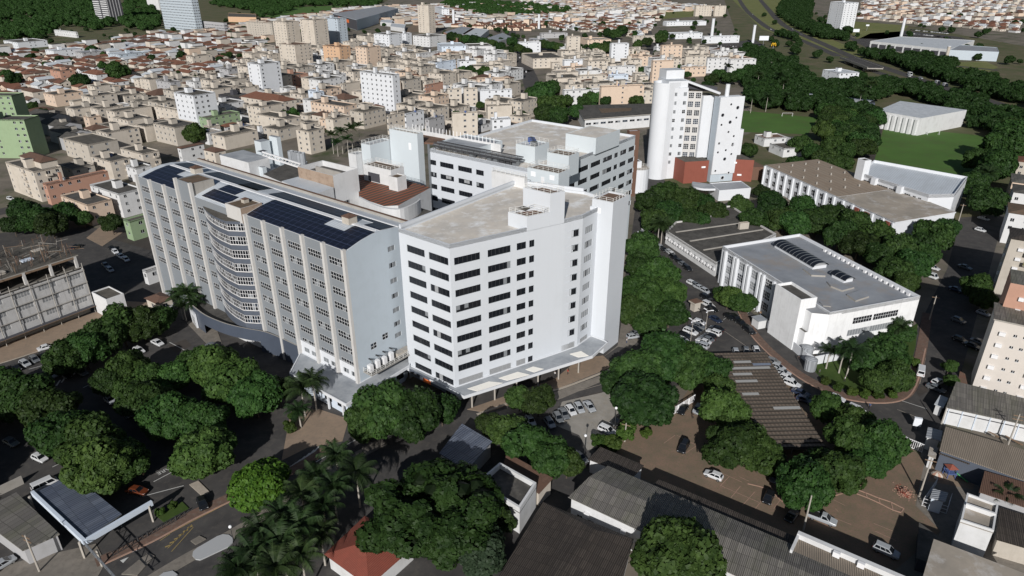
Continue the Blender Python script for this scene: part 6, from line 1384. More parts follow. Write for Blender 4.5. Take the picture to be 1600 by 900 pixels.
for u, v, z, L, D, st, rf, lb_ in ((1577, 332, 12, 16, 14, 'w', 'roof_moss', 'white block with olive roof directly beyond the beige balcony block'), (1584, 300, 10, 16, 14, 'w', 'roof_dark', 'white house with dark roof and red brick wall beyond the olive roofed block'), (1582, 284, 9, 18, 16, 'p', 'fibre_cement', 'house with grey pitched roof at the right edge beside the big trees'), (1592, 252, 9, 14, 12, 'b', 'terracotta', 'house with reddish roof at the right edge near the football field')):
    P = rect_run(W2(u, v, z), -33, L, D); t = thing('house', lb_, 'house', (*cen(P), 0)); mb = MB(); hh = rowholes(length(P[0], P[1]), 4, 1.2, 1, 1, [z - 2.0, z - 5], 1.2); mb.wall(P[0], P[1], 0, z, hh, WM[st], .2)
    for a, b_ in ((1, 2), (2, 3), (3, 0)): mb.wall(P[a], P[b_], 0, z, [], WM[st])
    mb.obj('wall', t); rb = MB(); hiproof(rb, P, z, 1.6, rf, .4); rb.obj('roof', t)
    for h in hh: window(t, P[0], P[1], h, 'plain', 0)
# long shed with white wall
def slab_building(name, label, cat, px, z, wall, roof, lift=0, over=.3, z0=0, wz=None):
    P = [W2(u, v, z) for u, v in px]; t = thing(name, label, cat, (*cen(P), z0)); mb = MB(); wz = wz or z - .25; mb.prism(inset(P, over), z0, wz, wall); mb.obj('wall', t)
    r_ = MB(); zz = [z, z, z + lift, z + lift] + [z] * (len(P) - 4)
    i = len(P); r_.raw([(*p, a) for p, a in zip(P, zz)] + [(*p, a - .22) for p, a in zip(P, zz)], [tuple(range(i)), tuple(range(2 * i - 1, i - 1, -1))] + [(k, (k + 1) % i, i + (k + 1) % i, i + k) for k in range(i)], roof); r_.obj('roof', t)
    return t, P
t, P = slab_building('street_shed', 'long low shed with grey roof and white street wall below the beige apartments', 'shed', [(1478, 636), (1625, 668), (1625, 632), (1493, 599)], 4.6, 'white_wall', 'fibre_cement', .6)
d = unit(P[0], P[1]); Pi = inset(P, .3)
for k in range(9): MB().obox(Pi[0], d, .3 + 2.7 * k, .5 + 2.7 * k, -.15, 0, 0, 4.2, 'blue_white').obj('pilaster', t)
MB().obox(Pi[0], d, .2, length(P[0], P[1]) - .8, -.12, -.01, 3.3, 3.5, 'dark_wall').obj('gutter', t)
slab_building('kiosk', 'small white kiosk at the street corner beside the long low shed', 'kiosk', [(1460, 631), (1474, 637), (1482, 622), (1469, 617)], 2.8, 'white_wall', 'roof_white')
slab_building('shelter', 'brown tent-like shelter in the shade beside the beige apartment block', 'shelter', [(1496, 598), (1512, 601), (1508, 584), (1500, 580)], 3.2, 'tan', 'roof_rust')
# tan roofed nursery with blue-grey wall and play yard
t, P = slab_building('nursery_building', 'long tan ribbed roof building with blue-grey yard wall beside the play yard', 'building', [(1468, 703), (1620, 757), (1620, 714), (1476, 671)], 5.2, 'mid_blue_grey', 'fibre_tan', .8)
slab_building('verandah', 'dark ribbed verandah roof in front of the tan nursery roof', 'roof', [(1467, 708), (1515, 725), (1521, 713), (1474, 697)], 4.4, 'mid_blue_grey', 'fibre_cement_dark')
pw = thing('yard_wall', 'blue-grey play yard wall with white base strip', 'wall', (*W2(1500, 735), 0)); a, b_ = W2(1463, 714), W2(1530, 738); MB().obox(a, unit(a, b_), 0, length(a, b_), 0, .25, 0, 3.1, 'mid_blue_grey').obj('wall', pw)
slab_building('porch', 'white framed gate porch roof beside the nursery', 'porch', [(1447, 682), (1470, 689), (1473, 673), (1450, 667)], 3.4, 'white_wall', 'metal_grey')
slab_building('porch', 'pale tan gatehouse roof with white parapet next to the gate', 'gatehouse', [(1450, 711), (1462, 716), (1466, 700), (1453, 697)], 3.2, 'white_wall', 'roof_sand')
sg = thing('sign_box', 'white upright sign box casting a long shadow at the corner', 'sign', (*W2(1430, 672), 0)); c = W2(1430, 671); mb = MB(); mb.bar((*c, 0), (*c, 1.2), .3, 'steel'); mb.obj('post', sg); MB().obox(c, (math.cos(R(-20)), math.sin(R(-20))), -.8, .8, -.3, .3, 1.1, 3.2, 'billboard').obj('panel', sg)
pg = thing('play_tower', 'red roofed play tower with green slide in the sandy yard', 'play tower', (*W2(1482, 745), 0)); c = W2(1482, 744)
for dx, dy in ((-.8, -.8), (.8, -.8), (.8, .8), (-.8, .8)): MB().bar((c[0] + dx, c[1] + dy, 0), (c[0] + dx, c[1] + dy, 2.4), .12, 'blue_plastic').obj('post', pg)
MB().obox(c, (1, 0), -.9, .9, -.9, .9, 1.1, 1.25, 'blue_plastic').obj('platform', pg); mb = MB(); q = [(c[0] - 1, c[1] - 1), (c[0] + 1, c[1] - 1), (c[0] + 1, c[1] + 1), (c[0] - 1, c[1] + 1)]
for k in range(4): mb.poly([(*q[k], 2.4), (*q[(k + 1) % 4], 2.4), (*c, 3.1)], 'brick_red')
mb.obj('canopy', pg); mb = MB(); mb.poly([(c[0] + .9, c[1] - .4, 1.2), (c[0] + .9, c[1] + .3, 1.2), (c[0] + 2.9, c[1] - 1.6, .2), (c[0] + 2.6, c[1] - 2.2, .2)], 'green_plastic'); mb.bar((c[0] + .9, c[1] - .4, 1.35), (c[0] + 2.6, c[1] - 2.2, .35), .15, 'green_plastic'); mb.obj('slide', pg)
cd_ = thing('climbing_dome', 'striped pale red and cream climbing dome in the sandy play yard', 'climbing dome', (*W2(1463, 743), 0)); c = W2(1463, 744)
mb = MB(); N = 10
for k in range(N):
    for j in range(4):
        t0, t1, f0_, f1_ = 2 * math.pi * k / N, 2 * math.pi * (k + 1) / N, math.pi / 2 * j / 4, math.pi / 2 * (j + 1) / 4
        g = lambda t, f: (c[0] + 1.2 * math.cos(t) * math.cos(f), c[1] + 1.2 * math.sin(t) * math.cos(f), 1.1 * math.sin(f)); mb.poly([g(t0, f0_), g(t1, f0_), g(t1, f1_), g(t0, f1_)], 'salmon' if k % 2 else 'cream')
mb.obj('shell', cd_)
t, P = slab_building('white_house', 'white walled house with two tan flat roofs stepping up behind its front wall', 'house', [(1500, 815), (1552, 832), (1559, 791), (1510, 773)], 7, 'white_wall', 'roof_sand', 0, .05); MB().parapet(P, 6.9, 7.5, .3, 'white_wall').obj('parapet', t); a, b_ = lerp(P[0], P[3], .55), lerp(P[1], P[2], .55); MB().obox(a, unit(a, b_), .2, length(a, b_) - .2, -.2, .2, 7, 7.9, 'white_wall').obj('ridge_wall', t)
slab_building('shed', 'small white shed with ribbed grey roof inside the white railed yard', 'shed', [(1453, 777), (1477, 784), (1482, 770), (1458, 763)], 3.4, 'blue_white', 'metal_grey')
slab_building('house', 'big tan flat roof cut by the bottom right corner of the picture', 'house', [(1438, 915), (1625, 975), (1625, 905), (1459, 842)], 6.5, 'white_wall', 'roof_sand')
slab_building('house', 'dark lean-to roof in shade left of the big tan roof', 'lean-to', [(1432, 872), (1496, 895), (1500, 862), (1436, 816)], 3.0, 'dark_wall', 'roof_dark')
slab_building('house', 'dark brown tiled roof beside the white walled house', 'house', [(1556, 842), (1625, 862), (1625, 812), (1562, 792)], 4.0, 'beige', 'fibre_cement_dark')
slab_building('house', 'low ribbed roof with reddish tile edge at the right border behind the palm shrub', 'house', [(1530, 768), (1625, 800), (1625, 765), (1537, 740)], 4.4, 'grey_wall', 'brown_tile', .7)
yd = thing('yard_railing', 'white railing round the small yard beside the brick heap', 'railing', (*W2(1460, 790), 0)); railing('railing', yd, [W2(1462, 758), W2(1440, 790), W2(1478, 803), W2(1484, 782)], 0, 1.8, 2.5, 'white_metal', False)
# corrugated car port in the middle right
SP_ = [W2(1112, 553, 3.4), W2(1203, 703, 3.4), W2(1292, 701, 3.4), W2(1196, 551, 3.4)]
cpt = thing('car_port', 'large brown ribbed car port roof with pale patches between the trees', 'car port', (*cen(SP_), 0)); mb = MB()
nst = 27
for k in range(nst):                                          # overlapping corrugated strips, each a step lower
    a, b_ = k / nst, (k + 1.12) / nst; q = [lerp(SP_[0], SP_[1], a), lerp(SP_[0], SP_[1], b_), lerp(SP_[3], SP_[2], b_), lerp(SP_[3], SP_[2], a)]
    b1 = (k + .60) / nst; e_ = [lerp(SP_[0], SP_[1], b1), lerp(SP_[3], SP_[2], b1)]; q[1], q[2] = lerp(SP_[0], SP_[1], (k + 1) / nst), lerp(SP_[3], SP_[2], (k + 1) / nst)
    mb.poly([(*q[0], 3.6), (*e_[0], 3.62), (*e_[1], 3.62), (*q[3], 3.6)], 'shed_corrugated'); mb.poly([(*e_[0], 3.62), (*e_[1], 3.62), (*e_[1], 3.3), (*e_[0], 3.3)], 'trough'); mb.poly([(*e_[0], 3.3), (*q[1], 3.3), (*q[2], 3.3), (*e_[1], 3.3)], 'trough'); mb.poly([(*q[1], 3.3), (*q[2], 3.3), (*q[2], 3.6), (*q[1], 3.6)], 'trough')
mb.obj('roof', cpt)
plain('patch', (.34, .34, .33), .7); plain('patch_blue', (.17, .20, .26), .6)
for k, (a, s0, s1, m) in enumerate(((.105, .3, .62, 'patch'), (.14, .62, .95, 'patch_blue'), (.18, .18, .9, 'patch'), (.25, .15, .5, 'patch'), (.33, .12, .52, 'patch'), (.62, .5, .98, 'patch'), (.47, .1, .4, 'patch'))):
    b_ = a + .026; q = [lerp(lerp(SP_[0], SP_[3], x), lerp(SP_[1], SP_[2], x), y) for x, y in ((s0, a), (s0, b_), (s1, b_), (s1, a))]; mb = MB(); mb.poly([(*q[0], 3.68), (*q[1], 3.62), (*q[2], 3.62), (*q[3], 3.68)], m); mb.obj('roof_patch', cpt)
for k in range(8):
    for x in (.06, .5, .94): c = lerp(lerp(SP_[0], SP_[3], x), lerp(SP_[1], SP_[2], x), (k + .5) / 8); MB().bar((*c, 0), (*c, 3.3), .18, 'steel').obj('post', cpt)
# grey roofed hall along the bottom
P0, P1 = W2(950, 727, 6), W2(888, 776, 6); hd = (math.cos(R(-35)), math.sin(R(-35))); he = unit(P0, P1)
hall = thing('long_hall', 'long hall with weathered grey ribbed roof and white gable wall', 'hall', (*add(P1, hd, 25), 0)); LL = 75
Ph = [P1, add(P1, hd, LL), add(P0, hd, LL), P0]; mb = MB(); hs = [(1.6 + 2.3 * k, 2.6 + 2.3 * k, 1.0, 2.4) for k in range(5)]; q0, q1 = add(P1, hd, .35), add(P1, hd, 13.5)
iP = inset(Ph, .4); hs = [(1.3 + 2.4 * k, 2.5 + 2.4 * k, 1.0, 2.4) for k in range(6)]; mb.wall(iP[0], iP[1], 0, 5.8, hs, 'white_wall', .2)
for a, b_ in ((1, 2), (2, 3), (3, 0)): mb.wall(iP[a], iP[b_], 0, 5.8, [], 'white_wall')
mb.obj('wall', hall)
for h in hs: window(hall, iP[0], iP[1], h, 'plain', 0)
mb = MB(); m0, m1 = lerp(P1, P0, .52), lerp(add(P1, hd, LL), add(P0, hd, LL), .52)
mb.poly([(*P1, 5.9), (*Ph[1], 5.9), (*m1, 6.9), (*m0, 6.9)], 'fibre_cement'); mb.poly([(*P0, 5.9), (*Ph[2], 5.9), (*m1, 6.9), (*m0, 6.9)], 'fibre_cement'); mb.poly([(*P0, 5.75), (*P1, 5.75), (*Ph[1], 5.75), (*Ph[2], 5.75)], 'concrete'); mb.poly([(*P0, 5.75), (*P0, 5.9), (*m0, 6.9), (*P1, 5.9), (*P1, 5.75)], 'white_wall'); mb.obj('roof', hall)
ex = [add(P0, hd, 9), add(P0, hd, LL), add(add(P0, hd, LL), he, -3.4), add(add(P0, hd, 9), he, -3.4)]; MB().prism(ex, 4.6, 4.8, 'concrete', 'fibre_cement_dark', True).obj('side_roof', hall)
for s in (3.0, 10.5): MB().obox(iP[0], hd, s, s + 1, -.5, -.02, 3.2, 4.0, 'white_metal').obj('air_conditioner', hall)
Q0, Q1 = W2(1247, 833, 6.6), W2(1238, 851, 6.6); qd = (math.cos(R(-36)), math.sin(R(-36)))
h2 = thing('long_hall', 'ribbed tan roof with bright white parapet strip running out of the bottom edge', 'hall', (*add(Q1, qd, 12), 0)); e = (-qd[1], qd[0]); PP = [add(Q0, e, -5), add(add(Q0, e, -5), qd, 40), add(Q0, qd, 40), Q0]; mb = MB(); mb.prism(PP, 0, 6.2, 'white_wall', 'fibre_tan'); mb.obj('wall', h2); mb = MB(); mb.obox(Q0, qd, 0, 40, -.9, 0, 6.2, 7.2, 'white_wall'); mb.obox(Q0, qd, 0, .4, -5, -.9, 6.2, 7.0, 'white_wall'); mb.obj('parapet', h2)
for s in (6.0, 9.8): MB().obox(add(Q0, e, -1.0), qd, s, s + 1.1, -.6, 0, 6.3, 7.3, 'white_metal').obj('air_conditioner', h2)
# dark fibre roofs bottom centre
def gable(name, label, px, ridge, z, lift, wall, roof, cat='house'):
    P = [W2(u, v, z) for u, v in px]; r0, r1 = [W2(u, v, z + lift) for u, v in ridge]; t = thing(name, label, cat, (*cen(P), 0)); mb = MB(); mb.prism(inset(P, .5), 0, z, wall); mb.obj('wall', t); mb = MB()
    mb.poly([(*P[0], z), (*P[1], z), (*r1, z + lift), (*r0, z + lift)], roof); mb.poly([(*P[3], z), (*P[2], z), (*r1, z + lift), (*r0, z + lift)], roof); mb.poly([(*P[1], z), (*P[2], z), (*r1, z + lift)], wall if lift > 1.4 else roof); mb.poly([(*P[0], z), (*P[3], z), (*r0, z + lift)], wall if lift > 1.4 else roof); mb.poly([(*p, z - .1) for p in P], wall); mb.obj('roof', t); return t, P
gable('workshop', 'wide dark brown ribbed roof at the bottom edge below the white gabled hall', [(990, 842), (968, 925), (765, 925), (848, 784)], [(931, 828), (852, 925)], 5.0, .8, 'white_wall', 'fibre_cement_dark', 'workshop')
t, P = slab_building('store_building', 'small white store with brown roof beside the hedge and grey hall', 'store', [(919, 717), (990, 744), (1006, 727), (938, 698)], 3.6, 'white_wall', 'fibre_cement_dark')
t, P = slab_building('court_house', 'white parapet building with dark sunken roof behind the huge tree', 'building', [(745, 760), (812, 801), (838, 761), (781, 729)], 5.2, 'white_wall', 'roof_dark', 0, .02); MB().parapet(P, 5.1, 6.3, .45, 'white_wall').obj('parapet', t)
slab_building('house', 'brown tiled roof tucked under the trees behind the white parapet building', 'house', [(786, 727), (842, 771), (864, 750), (792, 710)], 3.6, 'cream', 'brown_tile', .5)
slab_building('shed', 'blue-grey metal shed roof dappled with sun between the big trees', 'shed', [(686, 708), (729, 735), (769, 692), (722, 664)], 3.8, 'grey_wall', 'metal_blue', .4)
P = [W2(u, v, 3.6) for u, v in ((506, 866), (576, 917), (652, 850), (570, 806))]; t = thing('house', 'white house with bright red hipped tile roof half hidden by palms', 'house', (*cen(P), 0)); MB().prism(inset(P, .6), 0, 3.6, 'white_wall').obj('wall', t); mb = MB(); hiproof(mb, P, 3.6, 2.2, 'red_tile', 0); mb.obj('roof', t)
# old tin roofed house and gate canopy, lower left
slab_building('old_house', 'old house with rusty patched tin roof at the lower left edge', 'house', [(35, 860), (93, 834), (26, 771), (-40, 805)], 3.8, 'grey_wall', 'fibre_cement', .3)
cg = thing('gate_canopy', 'parking gate canopy with blue-grey metal roof and pale beam frame', 'canopy', (*W2(120, 810), 0)); P = [W2(u, v, 4.2) for u, v in ((55, 770), (133, 843), (190, 803), (112, 740))]
MB().prism(P, 4.0, 4.2, 'steel', 'metal_blue', True).obj('roof', cg)
mb = MB(); mb.obox(P[0], unit(P[0], P[1]), -.5, length(P[0], P[1]) + .3, -.55, .0, 3.5, 4.6, 'blue_white'); p, q = P[1], W2(236, 783, 4.2); mb.obox(p, unit(p, q), 0, length(p, q), -.6, -.05, 3.5, 4.5, 'blue_white'); mb.obj('beam', cg)
for u, v in ((240, 815), (55, 800), (133, 872), (185, 820)): c = W2(u, v); MB().bar((*c, 0), (*c, 3.9), .35, 'post_concrete').obj('post', cg)
for k in range(5): c = lerp(P[3], P[2], (k + .5) / 5); MB().bar((*c, 0), (*c, 4), .15, 'steel').obj('post', cg)
tr = thing('lattice_beam', 'grey lattice beam lying across the lower left corner by the kerb', 'beam', (*W2(150, 870), 4)); a, b_ = (*W2(131, 846, 4.4), 4.4), (*W2(190, 912, 4.4), 4.4); mb = MB()
for k in (0, .9): mb.bar((a[0], a[1], 4.4 - k), (b_[0], b_[1], 4.4 - k), .14, 'steel')
for k in range(16): p, q = lerp(a, b_, k / 16), lerp(a, b_, (k + 1) / 16); mb.bar((*p[:2], 4.4 - .9 * (k % 2)), (*q[:2], 4.4 - .9 * ((k + 1) % 2)), .1, 'steel')
mb.bar((*W2(160, 885, 0), 0), (a[0], a[1], 4.0) if 0 else (*W2(160, 885, 0), 3.9), .3, 'post_concrete'); mb.obj('truss', tr)
# fences, kerb walls, gates
def fence(label, pts, h, m='white_metal', step=.35, name='fence', cat='fence'):
    t = thing(name, label, cat, (*pts[0], 0)); mb = MB()
    for p, q in zip(pts, pts[1:]):
        L = length(p, q); n = max(2, int(L / step))
        for zz in (.15, h - .1): mb.bar((*p, zz), (*q, zz), .12, m)
        for k in range(n + 1): c = lerp(p, q, k / n); mb.bar((*c, 0), (*c, h), .09 if k % 6 else .22, m)
    mb.obj('panel', t); return t
fence('white picket fence around the tree beside the brick car park', [W2(1040, 648), W2(1050, 649), W2(1085, 627)], 2.0)
fence('white gate of vertical bars at the car park exit', [W2(1394, 683), W2(1416, 697), W2(1440, 707)], 2.2)
fence('dark railing along the planting strip by the gate canopy', [W2(170, 873), W2(232, 838), W2(290, 806)], 1.2, 'dark_iron', .8)
hw = thing('garden_wall', 'grey yard wall with dark top behind the old tin roofed house', 'wall', (*W2(20, 765), 0)); a, b_ = W2(-20, 784), W2(38, 756); MB().obox(a, unit(a, b_), 0, length(a, b_), 0, .25, 0, 2.0, 'concrete').obj('wall', hw)
# street furniture
def lamp(u, v, h, label, kind='globe', group=None):
    c = W2(u, v); t = thing('street_lamp', label, 'street lamp', (*c, 0), group); MB().tube((*c, 0), (*c, h), .09, .06, 'post_concrete' if kind != 'globe' else 'dark_iron', 6).obj('pole', t)
    if kind == 'globe':
        bm = bmesh.new(); bmesh.ops.create_uvsphere(bm, u_segments=10, v_segments=8, radius=.32); me = bpy.data.meshes.new('globe'); bm.to_mesh(me); bm.free(); me.materials.append(MATS['lampglass']); inst('globe', me, t, (0, 0, h + .2))
    else:
        for a in ((0, 2.1, 4.2) if kind == 'star' else (0.4,)): MB().bar((*c, h), (c[0] + 1.1 * math.cos(a), c[1] + 1.1 * math.sin(a), h + .15), .14, 'white_metal').obj('arm', t); MB().obox((c[0] + 1.2 * math.cos(a), c[1] + 1.2 * math.sin(a)), (math.cos(a), math.sin(a)), -.4, .4, -.16, .16, h + .1, h + .25, 'lampglass').obj('lamp_head', t)
for a in ((365, 846, 3.4, 'globe lamp on the traffic island with a long shadow'), (960, 674, 6.2, 'globe lamp post beside the white car near the hedge'), (913, 716, 5.8, 'globe lamp post at the corner of the small brown roofed store')): lamp(*a)
for a in ((1102, 517, 6.5, 'three-armed lamp post between the two rows of parked cars, farther from the car port', 'star'), (1079, 533, 6.5, 'three-armed lamp post between the two rows of parked cars, nearer the big trees', 'star'), (1257, 519, 6, 'thin lamp post on the annexe path by the water tanks', 'arm')): lamp(*a)
def pole(u, v, h, label, cross=1, lean=(0, 0)):
    c = W2(u, v); t = thing('utility_pole', label, 'utility pole', (*c, 0)); MB().tube((*c, 0), (c[0] + lean[0], c[1] + lean[1], h), .19, .12, 'post_concrete', 7).obj('pole', t)
    for k in range(cross): z = h - .5 - .9 * k; MB().bar((c[0] + lean[0] - .9, c[1] + lean[1] + .4, z), (c[0] + lean[0] + .9, c[1] + lean[1] - .4, z), .14, 'timber').obj('crossarm', t)
for a in ((1436, 776, 9.5, 'tall leaning concrete pole between the brick heap and the play yard', 1), (1255, 829, 8.5, 'concrete pole in front of the grey hall beside the silver car', 0), (1573, 700, 9, 'utility pole among stacked timber below the long low shed', 2), (1468, 671, 6, 'pale slim post at the corner before the shed wall', 0), (62, 893, 8.5, 'utility pole with transformers at the lower left corner', 2), (1452, 500, 8, 'utility pole in the shade of the street beside the annexe trees', 1), (1496, 352, 9, 'utility pole at the street bend by the long building', 1), (976, 690, 5, 'short pale post between hedge and brick car park', 1)): pole(*a)
ml = thing('sign_pole', 'yellow letter M sign on a pole among the trees by the road', 'sign', (*W2(1206, 88), 0)); c = W2(1206, 88); MB().tube((*c, 0), (*c, 11), .4, .4, 'steel', 8).obj('pole', ml); mb = MB()
for s in (-1, 1):
    pts = [(c[0] + s * 1.2 - 1.15 * math.cos(t), c[1] - .4, 11 + 3.6 * math.sin(t) ** .8) for t in np.linspace(.02, math.pi - .02, 9)]
    for a, b_ in zip(pts, pts[1:]): mb.bar(a, b_, .6, 'yellow_sign')
mb.obj('letter', ml)
for u, v, s, lb_ in ((1336, 58, 9, 'pale blue billboard beside the car park road'), (1354, 48, 5, 'small white billboard on a tall post near the showroom'), (1192, 72, 12, 'pale blue billboard at the supermarket car park edge')):
    c = W2(u, v); t = thing('billboard', lb_, 'billboard', (*c, 0)); MB().tube((*c, 0), (*c, 7), .3, .3, 'steel', 6).obj('post', t); MB().obox(c, (1, 0), -s / 2, s / 2, -.2, .2, 7, 7 + s * .45, 'billboard').obj('panel', t)
br = thing('brick_heap', 'untidy heap of reddish bricks beside the leaning pole', 'brick heap', (*W2(1412, 768), 0)); mb = MB(); r = random.Random(4); c = W2(1412, 770); mb.poly([(c[0], c[1], .5)] + [(c[0] + 1.5 * math.cos(t), c[1] + 1.7 * math.sin(t), -.02) for t in (0, 1)], 'brick_red')
for k in range(9): mb.poly([(c[0], c[1], .55), (c[0] + 1.3 * math.cos(k * .7), c[1] + 1.6 * math.sin(k * .7), -.02), (c[0] + 1.3 * math.cos(k * .7 + .72), c[1] + 1.6 * math.sin(k * .7 + .72), -.02)], 'brick_red')
for k in range(160): a = (c[0] + r.gauss(0, .7), c[1] + r.gauss(0, .9)); z = max(0, .9 - .55 * math.hypot(a[0] - c[0], a[1] - c[1])) * r.random(); t_ = r.random() * 3; mb.obox(a, (math.cos(t_), math.sin(t_)), -.14, .14, -.08, .08, z, z + .12, r.choice(['kerb_pink', 'brick_red', 'salmon']))
mb.obj('brick', br)
tp = thing('timber_stack', 'dark timber beams stacked on the verge below the long low shed', 'timber stack', (*W2(1545, 672), 0)); r = random.Random(8)
for k in range(9):
    c = W2(1522 + 6 * k, 668 + 2 * k); mb = MB(); a = r.uniform(-1.1, -.7); mb.bar((c[0], c[1], .25 + .12 * (k % 3)), (c[0] + 3.6 * math.cos(a), c[1] + 3.6 * math.sin(a), .25 + .12 * (k % 3)), .28, r.choice(['timber', 'dark_iron', 'concrete'])); mb.obj('timber', tp)
# ================================================================ TREES AND HEDGES
def ico(sub=2):
    bm = bmesh.new(); bmesh.ops.create_icosphere(bm, subdivisions=sub, radius=1); v = np.array([x.co[:] for x in bm.verts]); f = [[y.index for y in x.verts] for x in bm.faces]; bm.free(); return v, f
ICO1, ICO2 = ico(1), ico(2)
def crown_mesh(name, seed, mat, nl=34, nq=9000, leaf=.047, flat=.72, gap=.0, low=-.55, spread=.72, lobe=(.19, .40), lean=0, core=True):
    """a crown of unit radius: overlapping leaf domes, thousands of separate leaf clumps on them, a dark twiggy inside"""
    g = np.random.default_rng(seed); C = []
    while len(C) < nl:
        p = g.normal(size=3); p /= np.linalg.norm(p); p *= g.uniform(.25, 1) ** .5 * spread * g.uniform(.85, 1.08); p[2] *= flat
        if p[2] > low * .7: C.append((*p, g.uniform(*lobe)))
    C = np.array(C); V, F, MI = [], [], []
    pts = []; nor = []; n_ = 0
    while n_ < nq:
        k = g.integers(0, nl, 4000); d = g.normal(size=(4000, 3)); d /= np.linalg.norm(d, axis=1)[:, None]; d[:, 2] += .25
        r = C[k, 3] * (1 + .10 * np.sin(d[:, 0] * 9 + k) * np.sin(d[:, 1] * 8 + k) + g.normal(0, .05, 4000)); p = C[k, :3] + d * r[:, None] * np.array([1, 1, .92])
        D = np.linalg.norm(p[:, None, :] - C[None, :, :3], axis=2) / C[None, :, 3]; ok = (D.min(axis=1) > .80) & (p[:, 2] > low)
        if gap: ok &= (np.sin(p[:, 0] * 7 + seed) + np.sin(p[:, 1] * 8 + 2 * seed) + np.sin(p[:, 2] * 9) > -1.6 + gap * 1.5)
        pts.append(p[ok]); nor.append(d[ok]); n_ += ok.sum()
    p = np.concatenate(pts)[:nq]; d = np.concatenate(nor)[:nq]; d = d + g.normal(0, .45, d.shape); d /= np.linalg.norm(d, axis=1)[:, None]
    t = np.cross(d, g.normal(size=d.shape)); t /= np.linalg.norm(t, axis=1)[:, None]; b_ = np.cross(d, t); s = leaf * g.uniform(.55, 1.25, (nq, 1))
    quad_ = np.stack([p - t * s - b_ * s * .7, p + t * s - b_ * s * .7 + d * s * .2, p + t * s + b_ * s * .7, p - t * s + b_ * s * .7 - d * s * .2], 1).reshape(-1, 3)
    V = [quad_]; F = [list(range(4 * i, 4 * i + 4)) for i in range(nq)]; MI = [0] * nq; o_ = 4 * nq
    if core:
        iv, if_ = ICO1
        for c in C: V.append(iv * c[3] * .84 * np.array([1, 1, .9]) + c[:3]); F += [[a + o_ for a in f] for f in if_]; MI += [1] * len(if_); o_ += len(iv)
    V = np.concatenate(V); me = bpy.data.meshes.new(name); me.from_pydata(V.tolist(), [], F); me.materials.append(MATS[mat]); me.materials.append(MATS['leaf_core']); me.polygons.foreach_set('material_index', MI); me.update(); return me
CR = {'d': [crown_mesh('crown', 10 + k, 'leaf_dark', 36 + 4 * k) for k in range(4)], 'm': [crown_mesh('crown', 30 + k, 'leaf_mid', 30 + 5 * k) for k in range(4)],
      'l': [crown_mesh('crown', 57, 'leaf_lime', 52)], 'b': [crown_mesh('crown', 60 + k, 'leaf_mid', 90, 26000, .029, .62, .25, lobe=(.15, .25), spread=.82) for k in range(2)],
      'o': [crown_mesh('crown', 70 + k, 'leaf_mid', 24, 3000, .07, .85, .9, lobe=(.2, .32), spread=.74, core=False) for k in range(2)], 'e': [crown_mesh('crown', 80, 'leaf_grey', 30, 5000, .06)],
      'h': [crown_mesh('crown', 90, 'leaf_hedge', 26, 3500, .07, .9)], 'f': [crown_mesh('crown', 95 + k, 'leaf_dark', 22, 1500, .11) for k in range(3)]}
def trunk_mesh(seed, lean=.1):
    r = random.Random(seed); mb = MB(); pr = (0, 0, 0)
    q = [(0, 0, 0), (r.uniform(-.03, .03), r.uniform(-.03, .03), .5), (r.uniform(-.06, .06), r.uniform(-.06, .06), 1.0)]
    mb.tube(q[0], q[1], .055, .045, 'bark', 7); mb.tube(q[1], q[2], .045, .036, 'bark', 7)
    for k in range(5):
        a = k * 1.26 + r.random(); l = r.uniform(.35, .6); m_ = (q[2][0] + math.cos(a) * l * .5, q[2][1] + math.sin(a) * l * .5, 1.28); mb.tube(q[2], m_, .03, .02, 'bark', 5); mb.tube(m_, (m_[0] + math.cos(a + .3) * l * .5, m_[1] + math.sin(a + .3) * l * .5, 1.65), .02, .008, 'bark', 5)
    return mb.mesh('trunk')
TRK = [trunk_mesh(k) for k in range(3)]
def palm_crown(seed, n=18, L=1.0, droop=.75):
    r = random.Random(seed); mb = MB()
    for k in range(n):
        a = 2.4 * k; el = r.uniform(-.1, 1.15); pr = Vector((0, 0, 0)); pd = None; seg = 7; pts = []
        for j in range(seg + 1):
            t = j / seg; e = el - droop * 1.7 * t * t; pts.append(pr.copy()); pr = pr + Vector((math.cos(a) * math.cos(e), math.sin(a) * math.cos(e), math.sin(e))) * (L / seg)
        sd = Vector((-math.sin(a), math.cos(a), 0))
        for j in range(seg):
            for m_ in range(3):
                t = (j + m_ / 3) / seg; p = pts[j].lerp(pts[j + 1], m_ / 3); d = (pts[j + 1] - pts[j]).normalized(); w_ = .30 * math.sin(math.pi * min(1, t * .9 + .12)) + .03
                for s in (-1, 1):
                    tip = p + sd * s * w_ + d * .14 + Vector((0, 0, -.10 - .1 * r.random())); mb.poly([tuple(p), tuple(p + d * .055), tuple(tip)], 'leaf_palm')
        for j in range(seg): mb.bar(tuple(pts[j]), tuple(pts[j + 1]), .014, 'leaf_palm', 3)
    return mb.mesh('crown')
PC = [palm_crown(k) for k in range(3)]
def palm_trunk(seed):
    mb = MB(); r = random.Random(seed); p = (0, 0, 0)
    for k in range(5): q = (r.uniform(-.01, .01) * k, r.uniform(-.01, .01) * k, (k + 1) / 5); mb.tube(p, q, .035 - .003 * k, .032 - .003 * k, 'post_concrete', 8); p = q
    return mb.mesh('trunk')
PT = [palm_trunk(k) for k in range(2)]
tn = [0]; RS = 1.06
